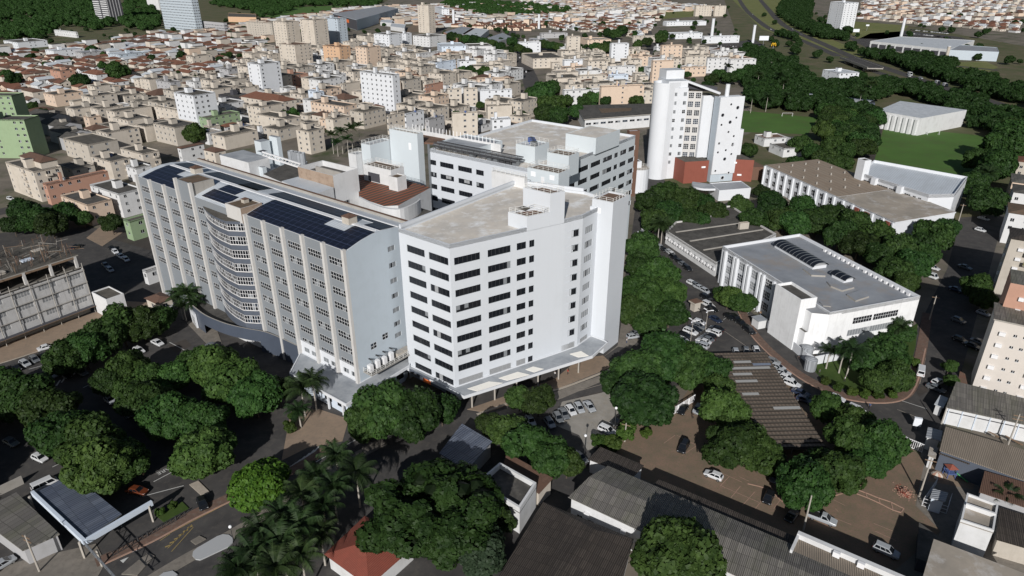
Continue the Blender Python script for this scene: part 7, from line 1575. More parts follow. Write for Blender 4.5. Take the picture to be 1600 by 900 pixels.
def tree(u, v, rp, label, kind='m', group=None, world=None, rr=None, flatz=None):
    k = tn[0]; tn[0] += 1; r = random.Random(k * 77 + 5); meshes = CR[kind]
    sz = flatz or r.uniform(.86, 1.12); clear = 1.6 if kind != 'h' else .1
    if world: x, y = world; rad = rr; zc = rad * .62 * sz + clear
    else:
        zc = 5.0
        for _ in range(4): x, y = W2(u, v, zc); rad = rp * RS * (y * CP + (H - zc) * SP) / FPX; zc = rad * .62 * sz + clear
    t = thing('tree' if kind != 'h' else 'shrub', label, 'tree' if kind != 'h' else 'shrub', (x, y, 0), group)
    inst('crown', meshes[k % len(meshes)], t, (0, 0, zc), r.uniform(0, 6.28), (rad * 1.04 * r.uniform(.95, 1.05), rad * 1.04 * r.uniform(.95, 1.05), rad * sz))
    if wdist(x, y) < 420 or kind == 'o': inst('trunk', TRK[k % 3], t, (0, 0, -.1), r.uniform(0, 6.28), (rad * .8, rad * .8, (zc - .1) * .80))
    return t
def palm(u, v, h, L, label, group=None, name='palm_tree'):
    """(u,v): middle of the frond crown"""
    k = tn[0]; tn[0] += 1; r = random.Random(k); x, y = W2(u, v, h); t = thing(name, label, 'palm', (x, y, 0), group); inst('crown', PC[k % 3], t, (0, 0, h), r.uniform(0, 6.28), (L, L, L)); inst('trunk', PT[k % 2], t, (0, 0, 0), 0, (h * .9 if h < 5 else 6, h * .9 if h < 5 else 6, h)); return t
ORD = ['first', 'second', 'third', 'fourth', 'fifth', 'sixth', 'seventh', 'eighth', 'ninth', 'tenth', 'eleventh', 'twelfth', 'thirteenth', 'fourteenth', 'fifteenth', 'sixteenth', 'seventeenth', 'eighteenth', 'nineteenth', 'twentieth', 'twenty-first', 'twenty-second', 'twenty-third', 'twenty-fourth']
def grove(data, anchor, where, kind='m', what='round tree', group=None):
    for i, q in enumerate(data.split(',')):
        q = q.split(); tree(float(q[0]), float(q[1]), float(q[2]), '%s, %s from %s, %s' % (what, ORD[i], anchor, where[3:] if where.startswith('in ') else where), q[3] if len(q) > 3 else kind, group)
grove('246 500 26 d,222 508 34,190 512 38,158 528 36,130 548 36,104 560 34', 'the curved blue-grey front', 'street row by the building site', 'm', group='street trees before the building site')
grove('268 592 30,232 590 28,198 578 34,168 598 24', 'the curved blue-grey front', 'the car park median', 'm', 'leafy light tree', 'car park median trees')
grove('430 610 26,398 620 40,368 598 44,338 574 40,306 566 26', 'the corner canopy palms', 'dense row by the curved front', 'm', group='trees beside the curved front')
grove('318 706 50 m,312 660 40,268 652 44,232 628 42,206 612 26', 'the lime green tree', 'middle row of the shaded car park', 'm', group='middle row of car park trees')
grove('196 722 40,160 728 54,138 690 46,100 676 46,72 642 42,32 620 44,0 606 34', 'the gate canopy', 'outer row of the shaded car park', 'm', group='outer row of car park trees')
RS = 1.0
tree(408, 756, 47, 'bright lime green round tree at the road junction by the palms', 'l')
grove('690 640 30,650 652 48,606 640 48,574 662 36', 'the entrance canopy', 'clump at the white wing corner', 'd', group='clump at the white wing corner')
grove('842 626 31,812 622 24', 'the silver parked cars', 'in the pair before the entrance canopy', 'm', group='pair before the entrance canopy')
grove('886 724 26,862 716 38,826 694 40,792 674 34,764 664 22', 'the small brown roofed store', 'diagonal row behind the blue shed', 'm', group='diagonal row behind the blue shed')
tree(680, 800, 112, 'huge spreading dark tree with bare purple twigs at the bottom centre', 'b', flatz=.75)
tree(775, 806, 36, 'ragged tree between the huge tree and the dark brown workshop roof', 'o'); tree(752, 868, 46, 'grey-green tree at the bottom edge left of the dark brown workshop roof', 'e')
tree(1054, 872, 74, 'large dome-shaped dark tree casting its shadow on the grey ribbed hall roof', 'd')
grove('1112 580 30,1078 572 44,1036 562 48,996 584 46,1004 628 52,970 598 34', 'the car port roof', 'in the big clump beside the white wing forecourt', 'd', group='clump beside the forecourt')
grove('1122 606 26,1134 640 38,1150 664 34,1142 700 46,1188 712 40,1168 690 36', 'the three-armed lamp post', 'in the row along the car port', 'm', group='row along the car port')
grove('1292 638 28,1338 662 34,1372 694 44,1330 690 38,1358 720 36,1306 742 48,1258 760 46,1278 728 34', 'the street bend', 'in the clump below the car port', 'm', group='clump below the car port')
grove('1002 388 28 d,1000 418 28,1026 432 34,994 452 28,1044 456 32,1016 470 34,988 486 30,1046 490 30,1014 508 30', 'the low clinic', 'belt behind the stair tower', 'm', group='belt behind the stair tower')
grove('1040 302 24 d,1068 314 28,1014 316 24,1046 334 24,1096 318 24,1114 332 22,1078 342 20,1022 346 24,1094 345 18', 'the rounded white tower', 'thicket behind the low clinic', 'd', group='thicket between tower and clinic')
grove('1008 374 24 o,1138 464 22,1160 472 24,1128 458 14', 'the palm by the clinic', 'beside the annexe parking rows', 'm', 'loose olive green tree')
grove('1158 322 20,1176 344 24,1206 318 24,1222 344 26,1252 330 26,1244 352 24,1276 348 28,1300 336 24,1312 368 28,1338 350 26,1342 384 30,1372 368 28,1376 400 26,1404 392 30,1396 424 28,1428 412 28,1416 442 22,1438 386 24,1456 372 32,1474 356 24,1446 398 22,1190 300 14', 'the brick base of the tower', 'belt behind the annexe', 'd', group='belt between long building and annexe')
grove('1168 236 16,1252 226 18,1272 240 20,1292 250 20,1242 254 14,1316 256 18,1322 236 16,1300 228 18', 'the workshop yard', 'grove behind the tan roofed building', 'd', group='grove behind the tan roofed building')
grove('1410 520 22,1386 556 42,1356 566 30,1398 590 30,1366 596 22', 'the annexe corner', 'on the triangular lawn', 'd', 'dark spreading tree', 'lawn trees')
grove('1526 448 26,1538 468 22,1484 572 13,1486 594 13', 'the salmon apartments', 'the shaded street', 'm', group='shaded street trees')
grove('1540 314 32,1556 262 34,1568 230 34,1520 290 24,1530 250 24,1580 205 26', 'the wedge-shaped white building', 'clump by the large football field', 'd', group='clump beside the football field')
grove('58 345 28,80 352 26,100 332 20,40 330 24,130 342 16,174 350 18,20 352 18', 'the scaffolded site', 'corner by the balcony block', 'd', group='corner trees by the balcony block')
grove('305 210 18,294 208 10', 'the pale beige corner block', 'alone between low blocks', 'm', 'small round tree')
grove('184 112 18,125 126 16,178 105 12,20 124 12,10 118 10,145 78 10', 'the white villa', 'among terracotta roofs on the left', 'd', group='garden trees on the left')
grove('445 182 11,460 178 10', 'the salmon tiled apartments', 'before the white gable', 'm', 'small round tree')
grove('845 150 24,862 165 24,852 178 22,838 152 18,872 182 18,880 160 16,860 140 18,900 176 14,912 160 12,812 180 12,850 205 14,864 196 14', 'the cream stepped block', 'street of trees behind the rear block', 'd', group='trees in the street of trees')
grove('758 112 12,748 116 8,735 112 10,722 110 8', 'the peach double block', 'on the overgrown lot', 'm', 'bushy tree')
grove('706 58 9,718 60 9,730 62 10,742 64 10,754 66 10,768 70 11,780 76 12,792 82 11,800 66 10,786 90 10', 'the white water tower', 'in the dark tree row behind the white blocks', 'd', group='dark tree row')
grove('812 76 10,824 84 10,850 70 10,862 72 10,874 74 10,895 74 10,930 74 10,944 76 11,996 70 9,1010 66 9,962 54 11,972 48 10,950 52 9,1034 56 11,1032 62 10,1000 110 8', 'the long low grey hall', 'in the tree belt of the right district', 'd', group='tree belt of the right district')
grove('918 150 14,930 154 12,946 158 10,995 158 12,1000 140 10', 'the white terrace', 'before the dark-roofed school', 'm', 'round garden tree')
grove('1125 118 12,1112 124 12,1140 122 14,1155 118 14,1170 112 14,1105 134 10', 'the peach low block', 'behind the white tower pergola', 'd', group='trees behind the pergola')
grove('980 676 18 h,935 690 14 h,958 694 16 h,1010 678 10 h', 'the white car', 'in the hedge by the brown roofed store', 'h', 'bright green clipped shrub')
grove('1310 606 9 h,1332 613 9 h,1352 617 9 h,1372 618 9 h,1394 616 9 h,1410 606 9 h,1422 588 9 h,1428 566 9 h,1290 596 8 h', 'the lawn tip', 'in the clipped hedge round the lawn', 'h', 'bright green clipped shrub', 'hedge round the lawn')
grove('452 668 12 h,460 650 10 h,250 800 8 h,270 790 8 h,1240 790 8 h', 'the sandy plaza', 'low by the road', 'h', 'small bright shrub')
for i, (u, v, h, L) in enumerate(((470, 606, 8, 4.6), (488, 596, 8, 4), (466, 640, 5, 3.4))): palm(u, v, h, L, 'feathery palm, %s from the canopy tip, beside the corner canopy' % ORD[i], 'palms beside the corner canopy')
for i, (u, v, h, L) in enumerate(((278, 462, 8, 3.8), (292, 458, 9, 4.2), (302, 470, 7, 3.6), (286, 478, 5, 3))): palm(u, v, h, L, 'dense palm, %s from the curved front, at the far end of the grey wing' % ORD[i], 'palms at the end of the grey wing')
for i, (u, v, h, L) in enumerate(((524, 712, 9, 4.4), (556, 736, 9, 5), (494, 744, 8, 4.6), (520, 760, 9, 4.6), (470, 768, 8, 4.6), (504, 790, 8, 4.6), (440, 806, 9, 5), (468, 820, 9, 5), (408, 830, 9, 5), (438, 846, 9, 5), (396, 866, 9, 5), (470, 866, 9, 4.6), (430, 886, 9, 5), (500, 830, 8, 4), (372, 890, 9, 4.6))): palm(u, v, h, L * .88, 'dark feathery palm, %s from the zebra crossing, in the palm garden by the red roof' % ORD[i], 'palm garden by the red roof')
for i, (u, v, h, L) in enumerate(((518, 210, 11, 4.2), (532, 204, 13, 4.4), (548, 200, 13, 4.4), (560, 196, 11, 4), (542, 216, 9, 4), (526, 222, 8, 3.6))): palm(u, v, h, L, 'tall palm, %s from the loggia block, in the palm garden behind the cooling towers' % ORD[i], 'palms behind the cooling towers')
for i, (u, v, h, L) in enumerate(((1297, 548, 5.5, 3), (1333, 546, 8, 4.4), (1318, 552, 6, 3.4), (1408, 510, 6, 3.4))): palm(u, v, h, L, 'slim palm, %s from the curved yard wall, on the annexe lawn' % ORD[i], 'palms on the lawn')
for i, (u, v, h, L) in enumerate(((1036, 348, 9, 4.6), (1030, 352, 8, 4))): palm(u, v, h, L, 'bushy palm, %s from the low clinic corner' % ORD[i], 'palms at the clinic corner')
for i, (u, v, h, L) in enumerate(((1138, 104, 13, 5), (1186, 116, 13, 4.6), (1218, 118, 13, 5), (1225, 130, 12, 5), (1200, 150, 11, 5), (1176, 152, 11, 5), (1346, 146, 13, 6), (1362, 130, 13, 5.4), (1230, 150, 10, 5), (1544, 270, 10, 5.4), (1532, 278, 9, 5))): palm(u, v, h, L, 'tall grey-stemmed palm, %s from the tower chimney, standing in the wooded belt' % ORD[i], 'palms of the wooded belt')
palm(1572, 775, 3.6, 3.2, 'yellowish palm shrub beside the dark tiled roof at the right edge'); palm(1215, 560, 2, 1.4, 'small palm at the foot of the stair tower') if 0 else None
for x, y, r_ in ((28, 64, 6), (36, 66, 6.5), (45, 63, 7)): tree(0, 0, 0, 'tree just below the frame shading the long hall roof', 'd', 'trees below the frame', (x, y), r_)
for x, y, r_ in ((-113, 98, 7), (-116, 112, 7.5), (-121, 126, 7), (-110, 86, 6)): tree(0, 0, 0, 'tree just outside the left edge shading the car park', 'd', 'trees outside the left edge', (x, y), r_)
# the wooded belt along the highway: single trees where they show, one mass beyond
gr = random.Random(99); cand = []
BELT = [([(1165, 170), (1160, 78), (1200, 90), (1262, 118), (1290, 150), (1340, 160), (1365, 200), (1350, 255), (1285, 225), (1280, 178)], 10.5, 'in the wooded belt behind the white tower'), ([(1275, 140), (1345, 128), (1420, 140), (1500, 158), (1600, 200), (1640, 240), (1560, 215), (1520, 205), (1512, 190), (1440, 160), (1400, 150), (1360, 160), (1300, 150)], 10.5, 'in the tree belt between football field and highway'),
        ([(1200, 55), (1260, 70), (1330, 90), (1440, 105), (1600, 150), (1640, 185), (1480, 132), (1400, 104), (1330, 80), (1240, 60)], 11, 'in the tree strip beside the highway'), ([(1360, 85), (1440, 92), (1480, 100), (1480, 128), (1420, 112)], 11, 'in the tree strip beside the highway'), ([(1205, 30), (1225, -4), (1270, -4), (1265, 30), (1330, 50), (1335, 66), (1270, 60)], 13, 'in the trees at the highway bend')]
ROADS_ = [[W2(*q) for q in a] for a in ([(1152, -6), (1163, 12), (1178, 27), (1205, 46), (1250, 62), (1310, 88)], [(1183, -6), (1200, 14), (1216, 32), (1236, 46), (1285, 68), (1330, 88), (1400, 112), (1480, 138), (1620, 180)], [(1320, 96), (1380, 116), (1450, 136), (1560, 172), (1640, 195)], [(1260, 30), (1330, 60), (1400, 90), (1560, 110)])]
def near_road(x, y, dmin):
    for c in ROADS_:
        for p, q in zip(c, c[1:]):
            L = length(p, q); d = unit(p, q); t = min(max((x - p[0]) * d[0] + (y - p[1]) * d[1], 0), L); 
            if math.hypot(x - p[0] - d[0] * t, y - p[1] - d[1] * t) < dmin: return True
    return False
PITCHES = [[W2(*q) for q in a] for a in ([(1365, 255), (1382, 197), (1535, 212), (1565, 236), (1530, 285)], [(1152, 206), (1162, 173), (1278, 184), (1262, 210)])]
for pg, sp, ph in BELT:
    pw = [W2(u, max(v, 1)) for u, v in pg]; x0, x1 = min(p[0] for p in pw), max(p[0] for p in pw); y0, y1 = min(p[1] for p in pw), max(p[1] for p in pw)
    y = y0
    while y < y1:
        x = x0
        while x < x1:
            a, b_ = x + gr.uniform(-3, 3), y + gr.uniform(-3, 3)
            if inpoly(a, b_, pw) and not near_road(a, b_, 10) and not any(inpoly(a, b_, Q) for Q in PITCHES) and not any(inpoly(a, b_, inset(Q, -4)) for Q in FOOT): cand.append((math.hypot(a, b_), a, b_, ph))
            x += sp
        y += sp * .9
cand.sort(); NB = 34
for d_, a, b_, ph in cand[:NB]: tree(0, 0, 0, 'dark round tree among others ' + ph, gr.choice('dddm'), 'trees ' + ph, (a, b_), gr.uniform(5.2, 7.6))
def mass(name, spots, seed):
    g = np.random.default_rng(seed); V, F, MI = [], [], []; o_ = 0
    srcs = []
    for me in CR['f']:
        v = np.empty(len(me.vertices) * 3); me.vertices.foreach_get('co', v); srcs.append((v.reshape(-1, 3), [list(p.vertices) for p in me.polygons], [p.material_index for p in me.polygons]))
    for x, y, r in spots:
        v, f, mi = srcs[g.integers(3)]; a = g.uniform(0, 6.28); c, s = math.cos(a), math.sin(a); q = np.stack([(v[:, 0] * c - v[:, 1] * s) * r + x, (v[:, 0] * s + v[:, 1] * c) * r + y, v[:, 2] * r + r * .62 + .8], 1)
        V.append(q); F += [[k + o_ for k in t] for t in f]; MI += mi; o_ += len(q)
    me = bpy.data.meshes.new(name); me.from_pydata(np.concatenate(V).tolist(), [], F); me.materials.append(MATS['leaf_dark']); me.materials.append(MATS['leaf_core']); me.polygons.foreach_set('material_index', MI); me.update()
    o = bpy.data.objects.new(name, me); COL.objects.link(o); return o
far = [(a, b_, gr.uniform(5.2, 8)) for d_, a, b_, ph in cand[NB:]]
tag(mass('tree_belt', far, 1), 'dark mass of trees lining the highway beyond the football fields', 'tree belt', kind='stuff')
spots = []
wp_ = [W2(u, max(v, 1)) for u, v in [(-120, 66), (-120, 2), (148, 2), (152, 34), (200, 42), (150, 48), (110, 42), (60, 62)]]; wq_ = [W2(u, max(v, 1)) for u, v in [(190, 40), (200, 2), (232, 2), (255, 45), (215, 52)]]; we_ = [W2(u, max(v, 1)) for u, v in [(330, 8), (340, 1), (600, 1), (590, 12), (480, 10), (410, 30), (395, 18)]]; wr_ = [W2(u, max(v, 1)) for u, v in [(690, 12), (700, 3), (800, 8), (900, 20), (845, 28), (760, 26)]]
for k in range(7000):
    x, y = gr.uniform(-1500, 250), gr.uniform(850, 2150)
    if any(inpoly(x, y, Q) for Q in (wp_, wq_, we_, wr_)): spots.append((x, y, gr.uniform(5.5, 9.5)))
tag(mass('woodland', spots[:2000], 2), 'dark far-off wood along the top edge behind the high-rises', 'woodland', kind='stuff')
far2 = []
for k in range(4000):
    u, v = gr.uniform(0, 1150), gr.uniform(6, 100); x, y = W2(u, v)
    if len(far2) >= 330: break
    if y < 640 or any(inpoly(x, y, inset(Q, -2)) for Q in FOOT) or near_road(x, y, 12): continue
    far2.append((x, y, gr.uniform(2.6, 5.2)))
for k in range(200):
    x, y = W2(gr.uniform(1180, 1600), gr.uniform(20, 110))
    if not near_road(x, y, 12) and not any(inpoly(x, y, inset(Q, -4)) for Q in FOOT) and gr.random() < .5: far2.append((x, y, gr.uniform(3, 6)))
tag(mass('far_trees', far2, 3), 'far-off dark trees dotted among the distant houses', 'trees', kind='stuff')
# scattered street and garden trees between the blocks of the city, as far as they stay apart
sc_ = 0; gr2 = random.Random(5)
for k in range(2600):
    u, v = gr2.uniform(0, 1100), gr2.uniform(40, 225)
    x, y = W2(u, v)
    if sc_ >= 62: break
    if (v > 205 and u > 500) or any(inpoly(x, y, inset(Q, -2.5)) for Q in FOOT) or y < 330: continue
    tree(0, 0, 0, 'small dark garden tree squeezed between roofs of the district', gr2.choice('ddm'), 'garden trees between the roofs', (x, y), gr2.uniform(2.4, 4.6)); sc_ += 1
print('trees', tn[0], 'belt', len(cand), 'wood', len(spots))
# ================================================================ CARS AND PEOPLE
CC_ = dict(w=('white', (.62, .63, .64)), s=('silver', (.36, .38, .40)), g=('grey', (.13, .14, .15)), k=('black', (.012, .013, .015)), d=('dark blue', (.02, .03, .06)), r=('red', (.32, .04, .03)), o=('orange', (.13, .035, .015)))  # orange is darkened: the shade over that sedan is put into its paint
for k_, (n_, c_) in CC_.items(): plain('car_' + k_, c_, .28, 0, .5, .6)
plain('car_glass', (.008, .010, .013), .08, spec=.6); plain('head_lamp', (.7, .72, .74), .2); plain('tail_lamp', (.30, .02, .015), .3)
DIM = {'h': (3.9, 1.70, 1.50), 'n': (4.45, 1.75, 1.46), 'u': (4.4, 1.82, 1.68), 'v': (4.7, 1.85, 1.95), 'p': (5.2, 1.85, 1.75), 't': (6.8, 2.2, 2.9)}
def car_parts(ty, col):
    L, Wd, Ht = DIM[ty]; m = 'car_' + col; hw = Wd / 2; b = MB(); belt = .92 if ty in 'hn' else 1.02
    st = [(-.5, .80, .42, belt - .14), (-.485, .93, .32, belt - .04), (-.40, .99, .26, belt), (.0, 1.0, .24, belt - .02), (.27, 1.0, .24, belt - .03), (.40, .97, .26, belt - .14), (.475, .90, .32, belt - .22), (.5, .76, .42, belt - .34)]
    if ty in 'vt': st = [(-.5, .94, .36, belt), (-.49, 1, .30, belt), (0, 1, .28, belt), (.40, 1, .28, belt), (.48, .95, .32, belt - .1), (.5, .86, .42, belt - .25)]
    rings = []
    for x, w_, z0, z1 in st: w_ *= hw; rings.append([(x * L, -w_ * .88, z0), (x * L, -w_, z0 + .2), (x * L, -w_ * .985, z1 - .12), (x * L, -w_ * .90, z1), (x * L, w_ * .90, z1), (x * L, w_ * .985, z1 - .12), (x * L, w_, z0 + .2), (x * L, w_ * .88, z0)])
    for a, c in zip(rings, rings[1:]):
        for k in range(8): b.poly([a[k], a[(k + 1) % 8], c[(k + 1) % 8], c[k]], m)
    b.poly(rings[0], m); b.poly(rings[-1][::-1], m)
    x0, x1, x2, x3 = {'h': (-.46, -.36, .06, .27), 'n': (-.36, -.22, .06, .25), 'u': (-.48, -.42, .08, .26), 'v': (-.49, -.46, .30, .44), 'p': (-.06, -.03, .12, .27), 't': (.16, .18, .36, .46)}[ty]
    zb, zt = belt - .03, Ht; wb, wt = hw * .90, hw * .74 if ty not in 'vt' else hw * .84
    B4 = [(x0 * L, -wb), (x3 * L, -wb), (x3 * L, wb), (x0 * L, wb)]; T4 = [(x1 * L, -wt), (x2 * L, -wt), (x2 * L, wt), (x1 * L, wt)]
    tp = [(*p, zt - .05) for p in T4]; cr = [(p[0] * .97 + (x1 + x2) / 2 * L * .03, p[1] * .8, zt) for p in T4]; bt = [(*p, zb) for p in B4]
    for k in range(4): b.poly([bt[k], bt[(k + 1) % 4], tp[(k + 1) % 4], tp[k]], m); b.poly([tp[k], tp[(k + 1) % 4], cr[(k + 1) % 4], cr[k]], m)
    b.poly(cr, m)
    if ty == 'p': b.obox((0, 0), (1, 0), -.48 * L, -.08 * L, -hw * .93, -hw * .86, belt - .05, belt + .06, m); b.obox((0, 0), (1, 0), -.48 * L, -.08 * L, hw * .86, hw * .93, belt - .05, belt + .06, m); b.obox((0, 0), (1, 0), -.47 * L, -.09 * L, -hw * .84, hw * .84, belt - .02, belt + .02, 'rubber')
    if ty == 't': b.obox((0, 0), (1, 0), -.5 * L, .13 * L, -hw, hw, .7, Ht, 'white_wall')
    out = {'body': b}
    def glass(i, j, s, t0, t1, ins):
        A, B_, C_, D_ = [Vector(q) for q in (bt[i], bt[j], tp[j], tp[i])]; n = (B_ - A).cross(D_ - A).normalized() * .012; g = MB()
        f = lambda x, y: tuple((A.lerp(B_, x)).lerp(D_.lerp(C_, x), y) + n)
        for q0, q1 in s: g.poly([f(q0, t0), f(q1, t0), f(q1, t1), f(q0, t1)], 'car_glass')
        return g
    sp = [(.10, .50), (.54, .92)] if ty in 'hn' else [(.06, .36), (.39, .66), (.69, .94)] if ty in 'u' else [(.15, .88)] if ty in 'pt' else [(.05, .3), (.33, .62), (.66, .95)]
    out['side_window'] = [glass(0, 1, sp, .1, .88, 0), glass(2, 3, [(1 - b_, 1 - a) for a, b_ in sp], .1, .88, 0)]; out['windscreen'] = glass(1, 2, [(.06, .94)], .06, .92, 0); out['rear_window'] = glass(3, 0, [(.08, .92)], .15, .85, 0)
    out['wheel'] = []
    for x in (-.31, .31):
        for s in (-1, 1): w_ = MB(); c = (x * L, s * hw * .90, .32); w_.tube((c[0], c[1] - .11, .32), (c[0], c[1] + .11, .32), .32, .32, 'rubber', 12); w_.tube((c[0], c[1] + s * .09, .32), (c[0], c[1] + s * .125, .32), .20, .19, 'metal_rim', 8); out['wheel'].append(w_)
    out['headlight'] = []; out['tail_light'] = []
    for s in (-1, 1): q = MB(); q.obox((0, 0), (1, 0), .455 * L, .485 * L, min(s * hw * .55, s * hw * .82), max(s * hw * .55, s * hw * .82), belt - .36, belt - .22, 'head_lamp'); out['headlight'].append(q); q = MB(); q.obox((0, 0), (1, 0), -.503 * L, -.487 * L, min(s * hw * .6, s * hw * .85), max(s * hw * .6, s * hw * .85), belt - .3, belt - .12, 'tail_lamp'); out['tail_light'].append(q)
    return out
plain('metal_rim', (.4, .41, .42), .35, .7)
CARM = {}
def carmesh(ty, col):
    if (ty, col) not in CARM:
        o_ = car_parts(ty, col); ms = []; al = MB()
        for k, q in o_.items():
            for x in (q if isinstance(q, list) else [q]):
                ms.append((k, x.mesh(k))); i = len(al.v); al.v += x.v; al.f += [tuple(a + i for a in f) for f in x.f]; al.m += x.m
        CARM[(ty, col)] = (ms, al.mesh('parked_car'))
    return CARM[(ty, col)]
TYN = {'h': 'hatchback', 'n': 'sedan', 'u': 'SUV', 'v': 'van', 'p': 'pickup', 't': 'truck'}
ncar = [0]
def car(u, v, hd, code, label, group=None, world=None):
    ty, col = code[1], code[0]; x, y = world or W2(u, v, .7); ms, al = carmesh(ty, col); full = wdist(x, y) < 250; ncar[0] += 1
    nm = {'v': 'parked_van', 'p': 'pickup_truck', 't': 'box_truck'}.get(ty, 'parked_car'); cat = {'v': 'van', 'p': 'pickup', 't': 'truck'}.get(ty, 'car')
    if full:
        t = thing(nm, label, cat, (x, y, .04), group, hd)
        for k, me in ms: inst(k, me, t)
    else: t = bpy.data.objects.new(nm, al); COL.objects.link(t); t.location = (x, y, .05); t.rotation_euler = (0, 0, hd); tag(t, label, cat, group)
    return t
def heading(a, b_): p, q = W2(*a), W2(*b_); return math.atan2(q[1] - p[1], q[0] - p[0])
def carrow(data, ax, anchor, where, group=None):
    hd = heading((ax[0], ax[1]), (ax[2], ax[3]))
    for i, q in enumerate(data.split(',')):
        q = q.split(); code = q[2]; car(float(q[0]), float(q[1]), hd + (math.pi if len(q) > 3 else 0) + random.Random(i).uniform(-.05, .05), code, '%s %s, %s from %s, %s' % (CC_[code[0]][0], TYN[code[1]], ORD[i], anchor, where), group)
carrow('1093 503 wh,1091.5 509 gn,1086 514 kn,1079 518 wu,1071 524 kh,1065 530 wn,1059 535 sn,1048 541 gh', (1103, 516, 1126, 524), 'the far lamp post', 'left parking row by the lamps', 'cars in the left parking row')
carrow('1120 513 kn,1115 519 wu,1109 524.5 kh,1104 529 gn,1099 533 wn,1096 539 su', (1126, 524, 1103, 516), 'the dark blue sedan', 'right parking row by the lamps', 'cars in the right parking row')
car(1118, 498.5, heading((1110, 494), (1126, 503)), 'dn', 'dark blue sedan parked alone ahead of the lamp rows')
carrow('1140 495 kh,1150 498 ku,1158 504 kn,1171 516 ku', (1160, 508, 1180, 522), 'the loose olive tree', 'along the kerb by the guard hut', 'black cars by the guard hut')
carrow('1032 386 sh,1037 389.5 kn,1045 393 sn,1050 397 wh,1053 402 ku,1061 408 kn,1067 412.5 gn,1074 419 ku', (1030, 383, 1040, 390), 'the clinic palm', 'in the row along the low clinic', 'cars along the clinic')
carrow('1081 442 wh,1087 445 gh,1093 449 sn,1102 454 sh,1104 465 ku,1107 476 wu,1113 482.5 kh', (1080, 438, 1096, 446), 'the clinic hydrant end', 'in the row behind the toll booth', 'cars behind the toll booth')
carrow('989 525 sh,996 520 gn,1004 515.5 wn,1011 511 gh,1020 508 kn,1033 499 ku,1052 481 gh', (982, 526, 998, 524), 'the stair tower foot', 'tucked under the tree belt edge', 'cars under the tree belt')
carrow('1010 359 wh,1004 364 sn,1016 355 wn', (1000, 360, 1016, 366), 'the thicket', 'glimpsed between thicket trees', 'cars between the thicket trees')
carrow('1208 564 gh,1216 573 sh,1222.5 581 sn,1229 590 wh,1237 599 wu,1251 613 dn,1257 624 dh', (1208, 570, 1228, 577), 'the far corner', 'nosing out from under the car port', 'cars under the car port')
carrow('1150 551 sh,1166 549 gh,1182 548 wh', (1160, 545, 1163, 556), 'the big trees', 'in the shade behind the car port', 'cars in the shade behind the car port')
for q in ((1306, 621, (1294, 617), (1318, 626), 'wn', 'white sedan at the kerb under the clump below the car port'), (1339, 640, (1326, 635), (1352, 646), 'wu', 'white hatch-backed SUV parked at the street bend kerb'), (1439, 580, (1438, 596), (1441, 564), 'wv', 'white van driving up the street past the annexe lawn'), (1466, 596, (1458, 599), (1474, 593), 'wh', 'white hatchback parked by the small street tree'), (1462.5, 606, (1455, 602), (1472, 609), 'gn', 'grey sedan parked next to the white hatchback by the small street tree'),
    (1068, 698, (1072, 690), (1062, 708), 'ku', 'black SUV alone inside the painted bay of the brick car park'), (1115, 742, (1128, 748), (1098, 736), 'wh', 'white hatchback beside the ladder of brick kerbs'), (1201, 777, (1206, 768), (1197, 788), 'kh', 'black hatchback with silver tail in the brick car park'), (1285, 809, (1270, 803), (1302, 815), 'sp', 'silver pickup at the edge of the big tree crown'), (1238, 804, (1244, 796), (1232, 812), 'kn', 'black sedan mostly hidden under the big tree crown'), (1385, 860, (1370, 853), (1402, 867), 'su', 'silver SUV at the bottom right beside the shaded wall'),
    (1067, 639, (1072, 632), (1061, 648), 'kn', 'black sedan next to the white picket fence'), (1090, 639, (1095, 632), (1086, 645), 'sh', 'silver hatchback under the trees next to the black sedan'), (1047, 631, (1054, 626), (1042, 638), 'wh', 'white hatchback behind the white picket fence'), (1213, 744, (1218, 738), (1208, 752), 'gn', 'grey sedan in the shade below the car port trees'), (949, 672, (938, 667), (960, 677), 'wu', 'white SUV beside the hedge and globe lamp'), (966, 657, (976, 652), (956, 663), 'kn', 'black sedan in shade behind the white SUV'), (906, 714, (900, 709), (912, 719), 'gn', 'grey sedan by the globe lamp of the brown roofed store')): car(q[0], q[1], heading(q[2], q[3]), q[4], q[5])
carrow('921 635 sn,905 637 sh,892 641 wh,881 646 gn,872 652 gh,829 657 wh,859 660 sh', (905, 624, 922, 646), 'the concrete bay corner', 'angled bays before the white wing', 'cars in the angled bays')
carrow('67.5 555 kn,54 561 gh,39 567.5 sh,24 574 kn,7 579 ku', (60, 550, 75, 560), 'the white saloon', 'in the bays facing the scaffolded site', 'cars facing the scaffolded site')
carrow('80 585 sn,102 585 kn,127 581 gn,148 604 gh,172 625 sh,190 637 wn,198 646 gh,220 656 kn', (72, 580, 88, 591), 'the striped island', 'in the shaded car park rows', 'cars in the shaded car park')
